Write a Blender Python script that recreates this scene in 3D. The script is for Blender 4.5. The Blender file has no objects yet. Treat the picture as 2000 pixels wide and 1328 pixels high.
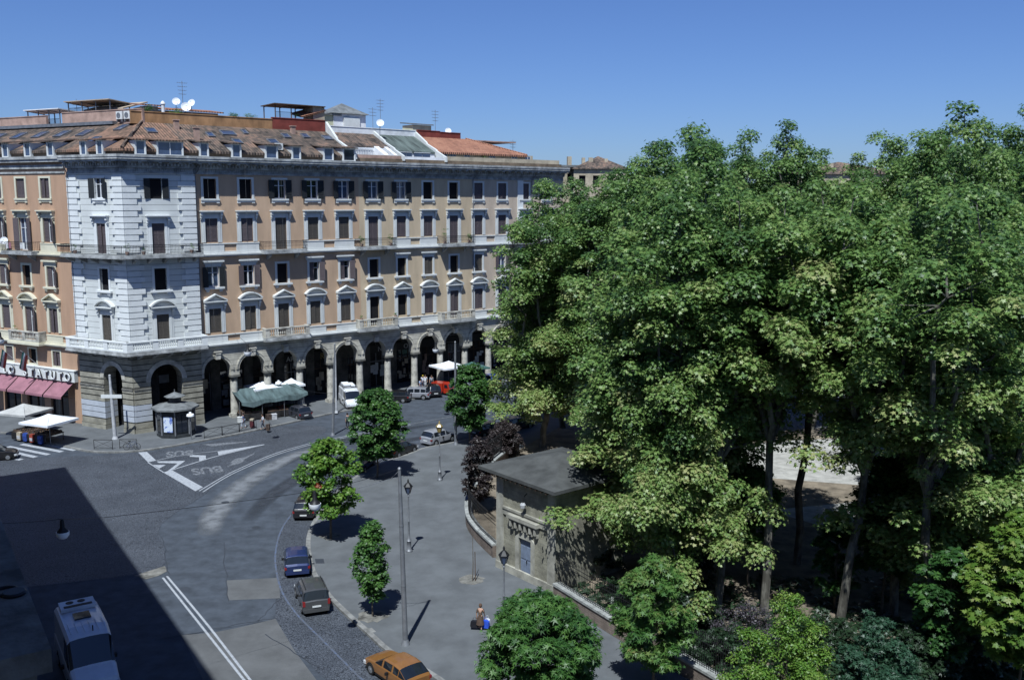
import bpy, bmesh, math, random
import numpy as np
from mathutils import Matrix, Vector
R_ = math.radians
random.seed(7)
sc = bpy.context.scene
C = sc.collection
# ---------------------------------------------------------------- camera
CH, CF, CP, CR = 25.0, 1859.0, R_(8.47), R_(.15)
cd = bpy.data.cameras.new('camera'); cam = bpy.data.objects.new('camera', cd); C.objects.link(cam)
cd.sensor_width = 36; cd.lens = 36*CF/2000; cd.clip_start = .1; cd.clip_end = 3000
cam.matrix_world = Matrix.Translation((0, 0, CH)) @ Matrix.Rotation(R_(90)-CP, 4, 'X') @ Matrix.Rotation(CR, 4, 'Z')
sc.camera = cam
# ---------------------------------------------------------------- sky and sun
SUN = Vector((-.17, -.985, 0)).normalized(); EL = R_(59.5)
w = bpy.data.worlds.new('World'); sc.world = w; w.use_nodes = True
nt = w.node_tree; bg = nt.nodes['Background']; sky = nt.nodes.new('ShaderNodeTexSky')
sky.sky_type = 'NISHITA'; sky.sun_disc = False; sky.sun_elevation = EL; sky.sun_rotation = math.atan2(SUN.x, SUN.y)
sky.altitude = 400; sky.air_density = 1.0; sky.dust_density = .6; sky.ozone_density = 3.0
hue = nt.nodes.new('ShaderNodeMix'); hue.data_type = 'RGBA'; hue.blend_type = 'MULTIPLY'; hue.inputs[0].default_value = 1; hue.inputs[7].default_value = (.70, .93, 1.46, 1)
nt.links.new(sky.outputs[0], hue.inputs[6]); nt.links.new(hue.outputs[2], bg.inputs[0]); bg.inputs[1].default_value = .053
sd = bpy.data.lights.new('sun', 'SUN'); sd.energy = 5.0; sd.angle = R_(.5); sd.color = (.93, .985, 1.0)
so = bpy.data.objects.new('sun', sd); C.objects.link(so)
sv = Vector((SUN.x*math.cos(EL), SUN.y*math.cos(EL), math.sin(EL)))
so.rotation_euler = sv.to_track_quat('Z', 'Y').to_euler(); so.location = (0, 0, 80)
sc.view_settings.view_transform = 'Standard'; sc.view_settings.look = 'None'; sc.view_settings.gamma = 1
sc.view_settings.exposure = .45
# ---------------------------------------------------------------- survey: where a sighted point stands on the ground
def ray(px, py):
    a = px-1000; b = py-664; cr, sr = math.cos(-CR), math.sin(-CR)
    a, b = a*cr-b*sr, a*sr+b*cr
    dx = a/CF; dy = -b/CF
    return (dx, math.cos(CP)+dy*math.sin(CP), -math.sin(CP)+dy*math.cos(CP))
def G(px, py, z=0.):
    d = ray(px, py); t = (z-CH)/d[2]; return (d[0]*t, d[1]*t)
# ---------------------------------------------------------------- materials
MATS = {}
def srgb(c):
    return tuple(((v/255)/12.92 if v/255 <= .04045 else ((v/255+.055)/1.055)**2.4) for v in c)
def mat(name, col, rough=.8, var=.15, scale=3., col2=None, bump=0., bscale=None, metal=0., spec=.3, detail=6., stretch=None, bands=None, ramp=(.35, .65), alpha=None, trans=0.):
    """procedural surface: base colour broken up by noise, optional second colour, bump and horizontal joints (bands = (height, width, darkness))"""
    if name in MATS: return MATS[name]
    col = tuple(v*.88 for v in col); col2 = tuple(v*.88 for v in col2) if col2 else None
    m = bpy.data.materials.new(name); MATS[name] = m; m.use_nodes = True; t = m.node_tree; N = t.nodes; Lk = t.links
    b = N['Principled BSDF']; b.inputs['Roughness'].default_value = rough; b.inputs['Metallic'].default_value = metal
    b.inputs['Specular IOR Level'].default_value = spec
    tc = N.new('ShaderNodeTexCoord'); src = tc.outputs['Object']
    if stretch:
        mp = N.new('ShaderNodeMapping'); mp.inputs['Scale'].default_value = stretch; Lk.new(src, mp.inputs[0]); src2 = mp.outputs[0]
    else: src2 = src
    n = N.new('ShaderNodeTexNoise'); n.inputs['Scale'].default_value = scale; n.inputs['Detail'].default_value = detail; n.inputs['Roughness'].default_value = .62
    Lk.new(src2, n.inputs['Vector'])
    c2 = col2 or tuple(max(0, v*(1-var*2)) for v in col); c1 = col if col2 else tuple(min(1, v*(1+var)) for v in col)
    r = N.new('ShaderNodeValToRGB'); r.color_ramp.elements[0].position = ramp[0]; r.color_ramp.elements[1].position = ramp[1]
    r.color_ramp.elements[0].color = (*c2, 1); r.color_ramp.elements[1].color = (*c1, 1)
    Lk.new(n.outputs[0], r.inputs[0]); out = r.outputs[0]; hgt = None
    if bands:
        bh, bw, dk = bands
        sx = N.new('ShaderNodeSeparateXYZ'); Lk.new(src, sx.inputs[0])
        a = N.new('ShaderNodeMath'); a.operation = 'DIVIDE'; Lk.new(sx.outputs[2], a.inputs[0]); a.inputs[1].default_value = bh
        f = N.new('ShaderNodeMath'); f.operation = 'FRACT'; Lk.new(a.outputs[0], f.inputs[0])
        l = N.new('ShaderNodeMath'); l.operation = 'LESS_THAN'; Lk.new(f.outputs[0], l.inputs[0]); l.inputs[1].default_value = bw
        mx = N.new('ShaderNodeMix'); mx.data_type = 'RGBA'; Lk.new(l.outputs[0], mx.inputs[0]); Lk.new(out, mx.inputs[6])
        mx.inputs[7].default_value = (*[v*dk for v in col], 1); out = mx.outputs[2]
        hgt = l.outputs[0]
    Lk.new(out, b.inputs['Base Color'])
    if bump or hgt:
        bp = N.new('ShaderNodeBump'); bp.inputs['Strength'].default_value = bump or .4; bp.inputs['Distance'].default_value = .05
        n2 = N.new('ShaderNodeTexNoise'); n2.inputs['Scale'].default_value = bscale or scale*6; n2.inputs['Detail'].default_value = 3; Lk.new(src2, n2.inputs['Vector'])
        if hgt:
            sb = N.new('ShaderNodeMath'); sb.operation = 'SUBTRACT'; Lk.new(n2.outputs[0], sb.inputs[0]); Lk.new(hgt, sb.inputs[1]); Lk.new(sb.outputs[0], bp.inputs['Height'])
        else: Lk.new(n2.outputs[0], bp.inputs['Height'])
        Lk.new(bp.outputs[0], b.inputs['Normal'])
    if trans:
        b.inputs['Transmission Weight'].default_value = trans
    return m
def leafmat(name, cols, rough=.44, transl=.42):
    m = bpy.data.materials.new(name); MATS[name] = m; m.use_nodes = True; t = m.node_tree; N = t.nodes; Lk = t.links
    b = N['Principled BSDF']; b.inputs['Roughness'].default_value = rough; b.inputs['Specular IOR Level'].default_value = .4
    at = N.new('ShaderNodeAttribute'); at.attribute_name = 'tone'
    oi = N.new('ShaderNodeObjectInfo'); ad = N.new('ShaderNodeMath'); ad.operation = 'MULTIPLY_ADD'
    Lk.new(oi.outputs['Random'], ad.inputs[0]); ad.inputs[1].default_value = .16; Lk.new(at.outputs['Fac'], ad.inputs[2])
    sb = N.new('ShaderNodeMath'); sb.operation = 'SUBTRACT'; Lk.new(ad.outputs[0], sb.inputs[0]); sb.inputs[1].default_value = .08
    r = N.new('ShaderNodeValToRGB'); r.color_ramp.elements[0].color = (*cols[0], 1); r.color_ramp.elements[1].color = (*cols[-1], 1)
    for i, c in enumerate(cols[1:-1]):
        e = r.color_ramp.elements.new((i+1)/(len(cols)-1)); e.color = (*c, 1)
    Lk.new(sb.outputs[0], r.inputs[0]); Lk.new(r.outputs[0], b.inputs['Base Color'])
    tr = N.new('ShaderNodeBsdfTranslucent'); Lk.new(r.outputs[0], tr.inputs[0]); mx = N.new('ShaderNodeMixShader'); mx.inputs[0].default_value = transl
    Lk.new(b.outputs[0], mx.inputs[1]); Lk.new(tr.outputs[0], mx.inputs[2]); Lk.new(mx.outputs[0], N['Material Output'].inputs[0])
    return m
def cobmat(name, c1, c2, scale):
    m = bpy.data.materials.new(name); MATS[name] = m; m.use_nodes = True; t = m.node_tree; N = t.nodes; Lk = t.links
    b = N['Principled BSDF']; b.inputs['Roughness'].default_value = .7
    tc = N.new('ShaderNodeTexCoord'); v = N.new('ShaderNodeTexVoronoi'); v.inputs['Scale'].default_value = scale; Lk.new(tc.outputs['Object'], v.inputs['Vector'])
    v2 = N.new('ShaderNodeTexVoronoi'); v2.feature = 'DISTANCE_TO_EDGE'; v2.inputs['Scale'].default_value = scale; Lk.new(tc.outputs['Object'], v2.inputs['Vector'])
    n = N.new('ShaderNodeTexNoise'); n.inputs['Scale'].default_value = .35; n.inputs['Detail'].default_value = 5; Lk.new(tc.outputs['Object'], n.inputs['Vector'])
    sp = N.new('ShaderNodeSeparateColor'); Lk.new(v.outputs['Color'], sp.inputs[0])
    ad = N.new('ShaderNodeMath'); ad.operation = 'MULTIPLY_ADD'; Lk.new(sp.outputs[0], ad.inputs[0]); ad.inputs[1].default_value = .45
    nb = N.new('ShaderNodeMath'); nb.operation = 'MULTIPLY_ADD'; Lk.new(n.outputs[0], nb.inputs[0]); nb.inputs[1].default_value = 1.6; nb.inputs[2].default_value = -.5
    Lk.new(nb.outputs[0], ad.inputs[2])
    mx = N.new('ShaderNodeMix'); mx.data_type = 'RGBA'; Lk.new(ad.outputs[0], mx.inputs[0]); mx.inputs[6].default_value = (*c1, 1); mx.inputs[7].default_value = (*c2, 1)
    st = N.new('ShaderNodeMath'); st.operation = 'LESS_THAN'; Lk.new(v2.outputs[0], st.inputs[0]); st.inputs[1].default_value = .07
    m2 = N.new('ShaderNodeMix'); m2.data_type = 'RGBA'; Lk.new(st.outputs[0], m2.inputs[0]); Lk.new(mx.outputs[2], m2.inputs[6]); m2.inputs[7].default_value = (*[x*.45 for x in c1], 1)
    Lk.new(m2.outputs[2], b.inputs['Base Color'])
    bp = N.new('ShaderNodeBump'); bp.inputs['Strength'].default_value = .7; bp.inputs['Distance'].default_value = .03; Lk.new(v2.outputs[0], bp.inputs['Height']); Lk.new(bp.outputs[0], b.inputs['Normal'])
    return m
def tilemat(name, cols, pitch=.34):
    """rows of barrel tiles: object x runs along the eave, z / y up the slope"""
    m = bpy.data.materials.new(name); MATS[name] = m; m.use_nodes = True; t = m.node_tree; N = t.nodes; Lk = t.links
    b = N['Principled BSDF']; b.inputs['Roughness'].default_value = .9; b.inputs['Specular IOR Level'].default_value = .1
    tc = N.new('ShaderNodeTexCoord')
    mp = N.new('ShaderNodeMapping'); mp.inputs['Scale'].default_value = (1/pitch, 1/.42, 0); Lk.new(tc.outputs['Object'], mp.inputs[0])
    wn = N.new('ShaderNodeTexVoronoi'); wn.inputs['Scale'].default_value = 1; wn.inputs['Randomness'].default_value = .35; Lk.new(mp.outputs[0], wn.inputs['Vector'])
    sp = N.new('ShaderNodeSeparateColor'); Lk.new(wn.outputs['Color'], sp.inputs[0])
    n = N.new('ShaderNodeTexNoise'); n.inputs['Scale'].default_value = .45; n.inputs['Detail'].default_value = 8; Lk.new(tc.outputs['Object'], n.inputs['Vector'])
    a = N.new('ShaderNodeMath'); a.operation = 'MULTIPLY_ADD'; Lk.new(sp.outputs[0], a.inputs[0]); a.inputs[1].default_value = .6
    nb = N.new('ShaderNodeMath'); nb.operation = 'MULTIPLY_ADD'; Lk.new(n.outputs[0], nb.inputs[0]); nb.inputs[1].default_value = 1.7; nb.inputs[2].default_value = -.62; Lk.new(nb.outputs[0], a.inputs[2])
    r = N.new('ShaderNodeValToRGB'); r.color_ramp.elements[0].color = (*cols[0], 1); r.color_ramp.elements[1].color = (*cols[-1], 1)
    for i, c in enumerate(cols[1:-1]):
        e = r.color_ramp.elements.new((i+1)/(len(cols)-1)); e.color = (*c, 1)
    Lk.new(a.outputs[0], r.inputs[0]); Lk.new(r.outputs[0], b.inputs['Base Color'])
    wv = N.new('ShaderNodeTexWave'); wv.wave_type = 'BANDS'; wv.bands_direction = 'X'; wv.inputs['Scale'].default_value = 1/pitch/3.14*1.0; Lk.new(tc.outputs['Object'], wv.inputs['Vector'])
    bp = N.new('ShaderNodeBump'); bp.inputs['Strength'].default_value = .9; bp.inputs['Distance'].default_value = .12; Lk.new(wv.outputs[0], bp.inputs['Height']); Lk.new(bp.outputs[0], b.inputs['Normal'])
    return m
# ---------------------------------------------------------------- mesh building
class MB:
    def __init__(s): s.v = []; s.f = []; s.m = []
    def add(s, vs, fs, mi=0):
        o = len(s.v); s.v += [tuple(p) for p in vs]; s.f += [tuple(i+o for i in f) for f in fs]; s.m += [mi]*len(fs); return s
    def box(s, x0, x1, y0, y1, z0, z1, mi=0):
        return s.add([(x0, y0, z0), (x1, y0, z0), (x1, y1, z0), (x0, y1, z0), (x0, y0, z1), (x1, y0, z1), (x1, y1, z1), (x0, y1, z1)],
                     [(0, 3, 2, 1), (4, 5, 6, 7), (0, 1, 5, 4), (1, 2, 6, 5), (2, 3, 7, 6), (3, 0, 4, 7)], mi)
    def prism(s, poly, z0, z1, mi=0, ax='z'):
        n = len(poly)
        if ax == 'z': a = [(p[0], p[1], z0) for p in poly]; b = [(p[0], p[1], z1) for p in poly]
        elif ax == 'y': a = [(p[0], z0, p[1]) for p in poly]; b = [(p[0], z1, p[1]) for p in poly]
        else: a = [(z0, p[0], p[1]) for p in poly]; b = [(z1, p[0], p[1]) for p in poly]
        return s.add(a+b, [tuple(range(n))[::-1], tuple(range(n, 2*n))]+[(i, (i+1) % n, n+(i+1) % n, n+i) for i in range(n)], mi)
    def tube(s, pts, rad, n=8, mi=0, cap=True):
        pts = [Vector(p) for p in pts]
        if not hasattr(rad, '__len__'): rad = [rad]*len(pts)
        vs = []; pu = None
        for i, p in enumerate(pts):
            d = (pts[min(i+1, len(pts)-1)]-pts[max(i-1, 0)]).normalized()
            u = d.orthogonal().normalized() if pu is None else (pu-d*pu.dot(d)).normalized()
            pu = u; w_ = d.cross(u)
            vs += [p+(u*math.cos(6.28318*k/n)+w_*math.sin(6.28318*k/n))*rad[i] for k in range(n)]
        fs = [(i*n+k, i*n+(k+1) % n, (i+1)*n+(k+1) % n, (i+1)*n+k) for i in range(len(pts)-1) for k in range(n)]
        if cap: fs += [tuple(range(n))[::-1], tuple(range((len(pts)-1)*n, len(pts)*n))]
        return s.add(vs, fs, mi)
    def lathe(s, prof, n=12, cx=0, cy=0, mi=0, cap=True):
        vs = [(cx+r*math.cos(6.28318*k/n), cy+r*math.sin(6.28318*k/n), z) for r, z in prof for k in range(n)]
        fs = [(i*n+k, i*n+(k+1) % n, (i+1)*n+(k+1) % n, (i+1)*n+k) for i in range(len(prof)-1) for k in range(n)]
        if cap: fs += [tuple(range(n))[::-1], tuple(range((len(prof)-1)*n, len(prof)*n))]
        return s.add(vs, fs, mi)
    def disc(s, c, nrm, r, n=16, mi=0, rx=None):
        c = Vector(c); nrm = Vector(nrm).normalized(); u = nrm.orthogonal().normalized(); w_ = nrm.cross(u)
        return s.add([c+u*math.cos(6.28318*k/n)*r+w_*math.sin(6.28318*k/n)*r for k in range(n)], [tuple(range(n))], mi)
    def quad(s, *p, mi=0): return s.add(p, [tuple(range(len(p)))], mi)
    def mesh(s, name, mats, smooth=False):
        me = bpy.data.meshes.new(name); me.from_pydata(s.v, [], s.f)
        for m in (mats if isinstance(mats, (list, tuple)) else [mats]): me.materials.append(m)
        if any(s.m): me.polygons.foreach_set('material_index', s.m)
        if smooth:
            me.shade_smooth()
            try: me.set_sharp_from_angle(angle=R_(38))
            except Exception: pass
        me.update(); return me
WM = {}
def link(name, data, parent=None, world=None):
    o = bpy.data.objects.new(name, data); C.objects.link(o)
    W_ = world if world is not None else (WM[parent.name] if parent else Matrix.Identity(4))
    if parent:
        o.parent = parent; o.matrix_basis = WM[parent.name].inverted() @ W_
    else: o.matrix_basis = W_
    WM[o.name] = W_.copy(); return o
def part(mb, name, mats, parent=None, world=None, smooth=False, label=None):
    me = mb.mesh(name, mats, smooth) if isinstance(mb, MB) else mb
    o = link(name, me, parent, world)
    if label: o['label'] = label
    return o
def tag(o, label, cat, group=None):
    o['label'] = label; o['category'] = cat
    if group: o['group'] = group
    return o
def thing(name, label, cat, M=None, group=None):
    return tag(link(name, None, None, M if M is not None else Matrix.Identity(4)), label, cat, group)
def struct(mb, name, mats, smooth=False):
    o = part(mb, name, mats, smooth=smooth); o['kind'] = 'structure'; return o
def T(x, y, z=0, rz=0, s=1): return Matrix.Translation((x, y, z)) @ Matrix.Rotation(rz, 4, 'Z') @ Matrix.Scale(s, 4)
def textmesh(txt, size, extrude=.03, bold=0.0, align='CENTER', shear=0, space=1.0):
    cu = bpy.data.curves.new('t', 'FONT'); cu.body = txt; cu.size = size; cu.extrude = extrude; cu.offset = bold; cu.align_x = align; cu.shear = shear; cu.space_character = space
    o = bpy.data.objects.new('t', cu); C.objects.link(o); dg = bpy.context.evaluated_depsgraph_get()
    me = bpy.data.meshes.new_from_object(o.evaluated_get(dg)); bpy.data.objects.remove(o); bpy.data.curves.remove(cu); return me
def ub(sx, sy, ox, oy, pts): return [(ox+x/sx, oy+y/sy) for x, y in pts]
M = {}
M['orange'] = mat('orange_plaster', (.50, .35, .24), .85, .08, .7, bump=.12, bscale=9, stretch=(1, 1, .22), detail=8)
M['tan'] = mat('tan_plaster', (.52, .415, .29), .85, .08, .7, bump=.12, bscale=9, stretch=(1, 1, .22), detail=8)
M['pink'] = mat('pinkish_tan_plaster', (.51, .42, .335), .85, .08, .7, bump=.12, bscale=9, stretch=(1, 1, .22), detail=8)
M['left'] = mat('salmon_plaster', (.43, .275, .185), .85, .08, .7, bump=.12, bscale=9, stretch=(1, 1, .22), detail=8)
M['white'] = mat('white_coursed_stone', (.60, .62, .61), .8, .04, .5, bump=.12, bscale=6, bands=(.62, .07, .28))
M['whitep'] = mat('white_painted_stone', (.68, .70, .70), .75, .04, 1.2, bump=.1)
M['trim'] = mat('grey_trim_stone', (.60, .615, .605), .8, .05, .9, bump=.08)
M['trimc'] = mat('cream_trim_stone', (.60, .57, .45), .8, .06, .9, bump=.08)
M['corn'] = mat('weathered_cornice_stone', (.36, .37, .37), .9, .25, 1.2, bump=.3)
M['frieze'] = mat('frieze_stone', (.40, .40, .39), .9, .2, 1.4, bump=.3)
M['rust'] = mat('rusticated_grey_stone', (.30, .285, .235), .9, .18, .8, bump=.35, bscale=7, bands=(.62, .09, .12))
M['arcw'] = mat('arcade_stone', (.50, .475, .41), .9, .18, .8, bump=.3, bscale=7, bands=(.62, .06, .3))
M['col'] = mat('column_stone', (.46, .44, .39), .85, .22, 1.3, bump=.25)
M['colcap'] = mat('dark_capital_stone', (.16, .155, .14), .9, .2, 2)
M['shut'] = mat('brown_slatted_shutter', (.135, .108, .115), .6, .1, 8, bands=(.09, .35, .55))
M['shutd'] = mat('dark_green_shutter', (.018, .022, .026), .6, .1, 8, bands=(.09, .35, .6))
M['shuto'] = mat('olive_shutter', (.115, .10, .085), .6, .1, 8, bands=(.09, .35, .55))
M['glass'] = mat('window_glass', (.012, .016, .026), .06, .1, 1, spec=.6)
M['glassb'] = mat('sky_tinted_glass', (.05, .075, .14), .08, .2, 1, spec=.9)  # blue of the reflected sky is put into the glass colour
M['dark'] = mat('dark_interior', (.008, .008, .010), .9, .1, 1)
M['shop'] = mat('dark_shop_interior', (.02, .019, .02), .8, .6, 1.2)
M['sash'] = mat('white_painted_sash', (.65, .67, .70), .5, .05, 4)
M['iron'] = mat('black_wrought_iron', (.02, .02, .022), .5, .1, 6, metal=.3)
M['metal'] = mat('galvanised_metal', (.22, .23, .25), .5, .12, 2, metal=.4)
M['concp'] = mat('pale_concrete_pole', (.42, .43, .45), .8, .12, 3)
M['tile'] = tilemat('old_roof_tiles', [(.03, .028, .027), (.08, .066, .058), (.14, .105, .085), (.22, .14, .105)])
M['tilen'] = tilemat('newer_orange_tiles', [(.09, .065, .05), (.18, .115, .085), (.27, .155, .11)])
M['tiler'] = tilemat('red_orange_tiles', [(.20, .10, .07), (.29, .14, .095), (.35, .18, .12)])
M['greenroof'] = mat('grey_green_roof', (.10, .125, .115), .8, .3, .8, stretch=(3, .4, .4))
M['ocherwall'] = mat('ochre_parapet', (.36, .20, .10), .9, .2, .8, stretch=(1, 1, .5))
M['redwall'] = mat('dark_red_parapet', (.20, .045, .035), .9, .15, 1)
M['pinkwall'] = mat('dusty_pink_parapet', (.40, .27, .22), .9, .15, 1)
M['wall'] = mat('white_render', (.72, .73, .75), .85, .12, .8)
M['yellowwall'] = mat('pale_yellow_render', (.55, .56, .40), .85, .12, .8)
M['beigewall'] = mat('beige_render', (.42, .36, .27), .85, .15, .8)
M['atticwall'] = mat('brown_attic_wall', (.16, .12, .085), .9, .2, 1)
M['asph'] = mat('asphalt', (.056, .067, .085), .85, .16, .9, bump=.3, bscale=40, detail=9)
M['asph2'] = mat('pale_worn_asphalt', (.105, .108, .112), .85, .14, .4, bump=.3, bscale=40, detail=9)
M['asph3'] = mat('dark_patched_asphalt', (.038, .044, .056), .85, .14, .5, bump=.3, bscale=40, detail=9)
M['dust'] = mat('dusty_wheel_track', (.165, .175, .19), .9, .08, .8, detail=8)
M['pave'] = mat('bitumen_pavement', (.108, .116, .125), .85, .11, .5, bump=.2, bscale=30, detail=9)
M['kerb'] = mat('travertine_kerb', (.20, .20, .195), .8, .2, 2)
M['cob'] = cobmat('basalt_cobbles', (.032, .038, .050), (.076, .086, .105), 6.5)
M['paint'] = mat('worn_white_road_paint', (.36, .38, .41), .7, .05, 5, col2=(.20, .21, .235), ramp=(.3, .55), detail=9)
M['paintf'] = mat('faded_road_paint', (.19, .205, .23), .8, .05, 5, col2=(.085, .09, .10), ramp=(.42, .62), detail=9)
M['paintb'] = mat('faded_blue_line', (.085, .115, .19), .8, .05, 3, col2=(.08, .088, .105), ramp=(.4, .65))
M['dirt'] = mat('park_earth', (.20, .165, .125), .95, .25, .7, bump=.4, bscale=8, detail=9)
M['gravel'] = mat('pale_gravel', (.36, .35, .33), .95, .15, 1.2, bump=.3, bscale=14, detail=9)
M['brickw'] = mat('low_brick_wall', (.20, .16, .135), .9, .2, 2, bands=(.14, .12, .6))
M['coping'] = mat('white_coping', (.30, .31, .30), .85, .2, 2.5)
M['housew'] = mat('lodge_stone', (.25, .24, .19), .9, .2, 1.2, bump=.4, bscale=7, bands=(.32, .06, .6))
M['houseq'] = mat('lodge_pale_render', (.33, .32, .275), .9, .2, 1)
M['houser'] = mat('bitumen_roof', (.066, .069, .068), .9, .18, .8)
M['door'] = mat('blue_grey_door', (.17, .21, .29), .6, .1, 3)
M['bark'] = mat('plane_bark', (.19, .18, .155), .9, .1, 1.6, col2=(.07, .065, .055), ramp=(.42, .58), stretch=(1, 1, .4))
M['bark2'] = mat('young_bark', (.12, .10, .08), .9, .2, 4)
M['awn'] = mat('dusty_pink_awning', (.27, .125, .155), .8, .1, 1)
M['canvas'] = mat('white_canvas', (.72, .74, .78), .8, .07, 1)
M['canvas2'] = mat('greyed_canvas', (.42, .42, .41), .85, .1, 1)
M['canvasg'] = mat('grey_green_tarpaulin', (.085, .125, .13), .7, .25, .6, stretch=(3, .6, .6))
M['canvasg2'] = mat('green_canvas', (.05, .12, .11), .7, .2, 1)
M['canvast'] = mat('tan_canvas', (.42, .34, .26), .8, .1, 1, stretch=(6, 1, 1))
M['wood'] = mat('brown_timber', (.10, .065, .045), .8, .2, 3)
M['rubber'] = mat('tyre_rubber', (.012, .012, .013), .8, .1, 8)
M['rim'] = mat('alloy_rim', (.35, .36, .38), .35, .1, 6, metal=.6)
M['carglass'] = mat('tinted_car_glass', (.012, .016, .022), .05, .1, 1, spec=.7)
M['redl'] = mat('red_tail_lamp', (.22, .015, .015), .25, .1, 3, spec=.6)
M['clearl'] = mat('clear_head_lamp', (.55, .57, .6), .15, .1, 3, spec=.7)
M['plate'] = mat('number_plate', (.6, .62, .62), .5, .05, 9)
M['blackp'] = mat('black_plastic', (.015, .015, .016), .6, .1, 5)
M['glow'] = mat('white_lamp_glass', (.85, .87, .9), .3, .03, 3)
M['brass'] = mat('ochre_lantern_glass', (.30, .22, .08), .3, .2, 6)
M['kiosk'] = mat('dark_kiosk_steel', (.045, .05, .055), .5, .2, 1.5, metal=.2)
M['kioskr'] = mat('grey_kiosk_roof', (.16, .17, .175), .7, .2, 1.2)
M['poster'] = mat('pale_poster', (.55, .62, .72), .5, .2, 2.2, col2=(.10, .16, .45), ramp=(.44, .5))
M['skin'] = mat('skin', (.42, .25, .18), .6, .05, 4)
M['hair'] = mat('dark_hair', (.03, .02, .015), .7, .1, 9)
M['ac'] = mat('air_unit_casing', (.62, .63, .62), .6, .08, 3)
M['dish'] = mat('white_dish', (.78, .8, .83), .5, .05, 3)
def paint(name, col, rough=.28, metal=.15):
    m = mat(name, col, rough, .04, 2, spec=.5, metal=metal)
    b = m.node_tree.nodes['Principled BSDF']; b.inputs['Coat Weight'].default_value = .6; b.inputs['Coat Roughness'].default_value = .05
    return m
M['pit'] = mat('tree_pit_earth', (.17, .165, .15), .95, .3, 1.5)
M['pierp'] = mat('pale_overpainted_stone', (.42, .45, .50), .85, .06, 1.2)
M['ledge'] = mat('dusty_ledge_stone', (.17, .165, .15), .95, .3, 1.5, bump=.4)
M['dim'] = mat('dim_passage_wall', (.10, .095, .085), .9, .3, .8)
LEAF = {
 'plane': leafmat('plane_leaves', [(.044, .098, .03), (.096, .185, .048), (.155, .25, .066), (.23, .31, .10), (.32, .33, .14)]),
 'green': leafmat('deep_green_leaves', [(.02, .06, .018), (.04, .11, .026), (.07, .16, .036), (.10, .20, .045)]),
 'lime': leafmat('lime_leaves', [(.04, .11, .018), (.085, .19, .028), (.135, .24, .038), (.19, .26, .055)]),
 'limey': leafmat('yellow_lime_leaves', [(.035, .085, .014), (.085, .17, .026), (.14, .22, .04), (.20, .24, .06)]),
 'chest': leafmat('browning_chestnut_leaves', [(.035, .10, .025), (.07, .16, .035), (.13, .22, .055), (.24, .19, .09)]),
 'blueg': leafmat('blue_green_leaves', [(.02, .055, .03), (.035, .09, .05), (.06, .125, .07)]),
 'purple': leafmat('purple_brown_leaves', [(.018, .015, .016), (.042, .032, .033), (.072, .056, .053)]),
 'greyp': leafmat('grey_purple_leaves', [(.035, .03, .04), (.075, .065, .08), (.11, .10, .11)]),
 'shade_leaf': leafmat('shade_dark_leaves', [(.008, .018, .008), (.014, .032, .014), (.022, .045, .02)], transl=.1),  # near-black leaf colours that carry painted shade
 'rust': leafmat('rust_red_leaves', [(.22, .05, .02), (.35, .09, .03)]),
}
FR = T(-34.29, 103.84, 0, R_(40.5)); FL = T(-40.26, 99.16, 0, R_(-27.5))
def wall(u0, u1, z0, z1, holes, y=0., dep=.35, mb=None):
    """wall sheet with rectangular openings and their reveals"""
    mb = mb or MB()
    us = sorted({u0, u1, *[h[0] for h in holes], *[h[1] for h in holes]}); zs = sorted({z0, z1, *[h[2] for h in holes], *[h[3] for h in holes]})
    for i in range(len(us)-1):
        for j in range(len(zs)-1):
            uc, zc = (us[i]+us[i+1])/2, (zs[j]+zs[j+1])/2
            if not (u0 < uc < u1 and z0 < zc < z1): continue
            if any(h[0] < uc < h[1] and h[2] < zc < h[3] for h in holes): continue
            mb.quad((us[i], y, zs[j]), (us[i+1], y, zs[j]), (us[i+1], y, zs[j+1]), (us[i], y, zs[j+1]))
    for a, b, c, d in holes:
        mb.quad((a, y, c), (a, y+dep, c), (a, y+dep, d), (a, y, d)); mb.quad((b, y, c), (b, y, d), (b, y+dep, d), (b, y+dep, c))
        mb.quad((a, y, d), (a, y+dep, d), (b, y+dep, d), (b, y, d)); mb.quad((a, y, c), (b, y, c), (b, y+dep, c), (a, y+dep, c))
    return mb
CACHE = {}
def cached(key, fn):
    if key not in CACHE: CACHE[key] = fn()
    return CACHE[key]
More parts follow.
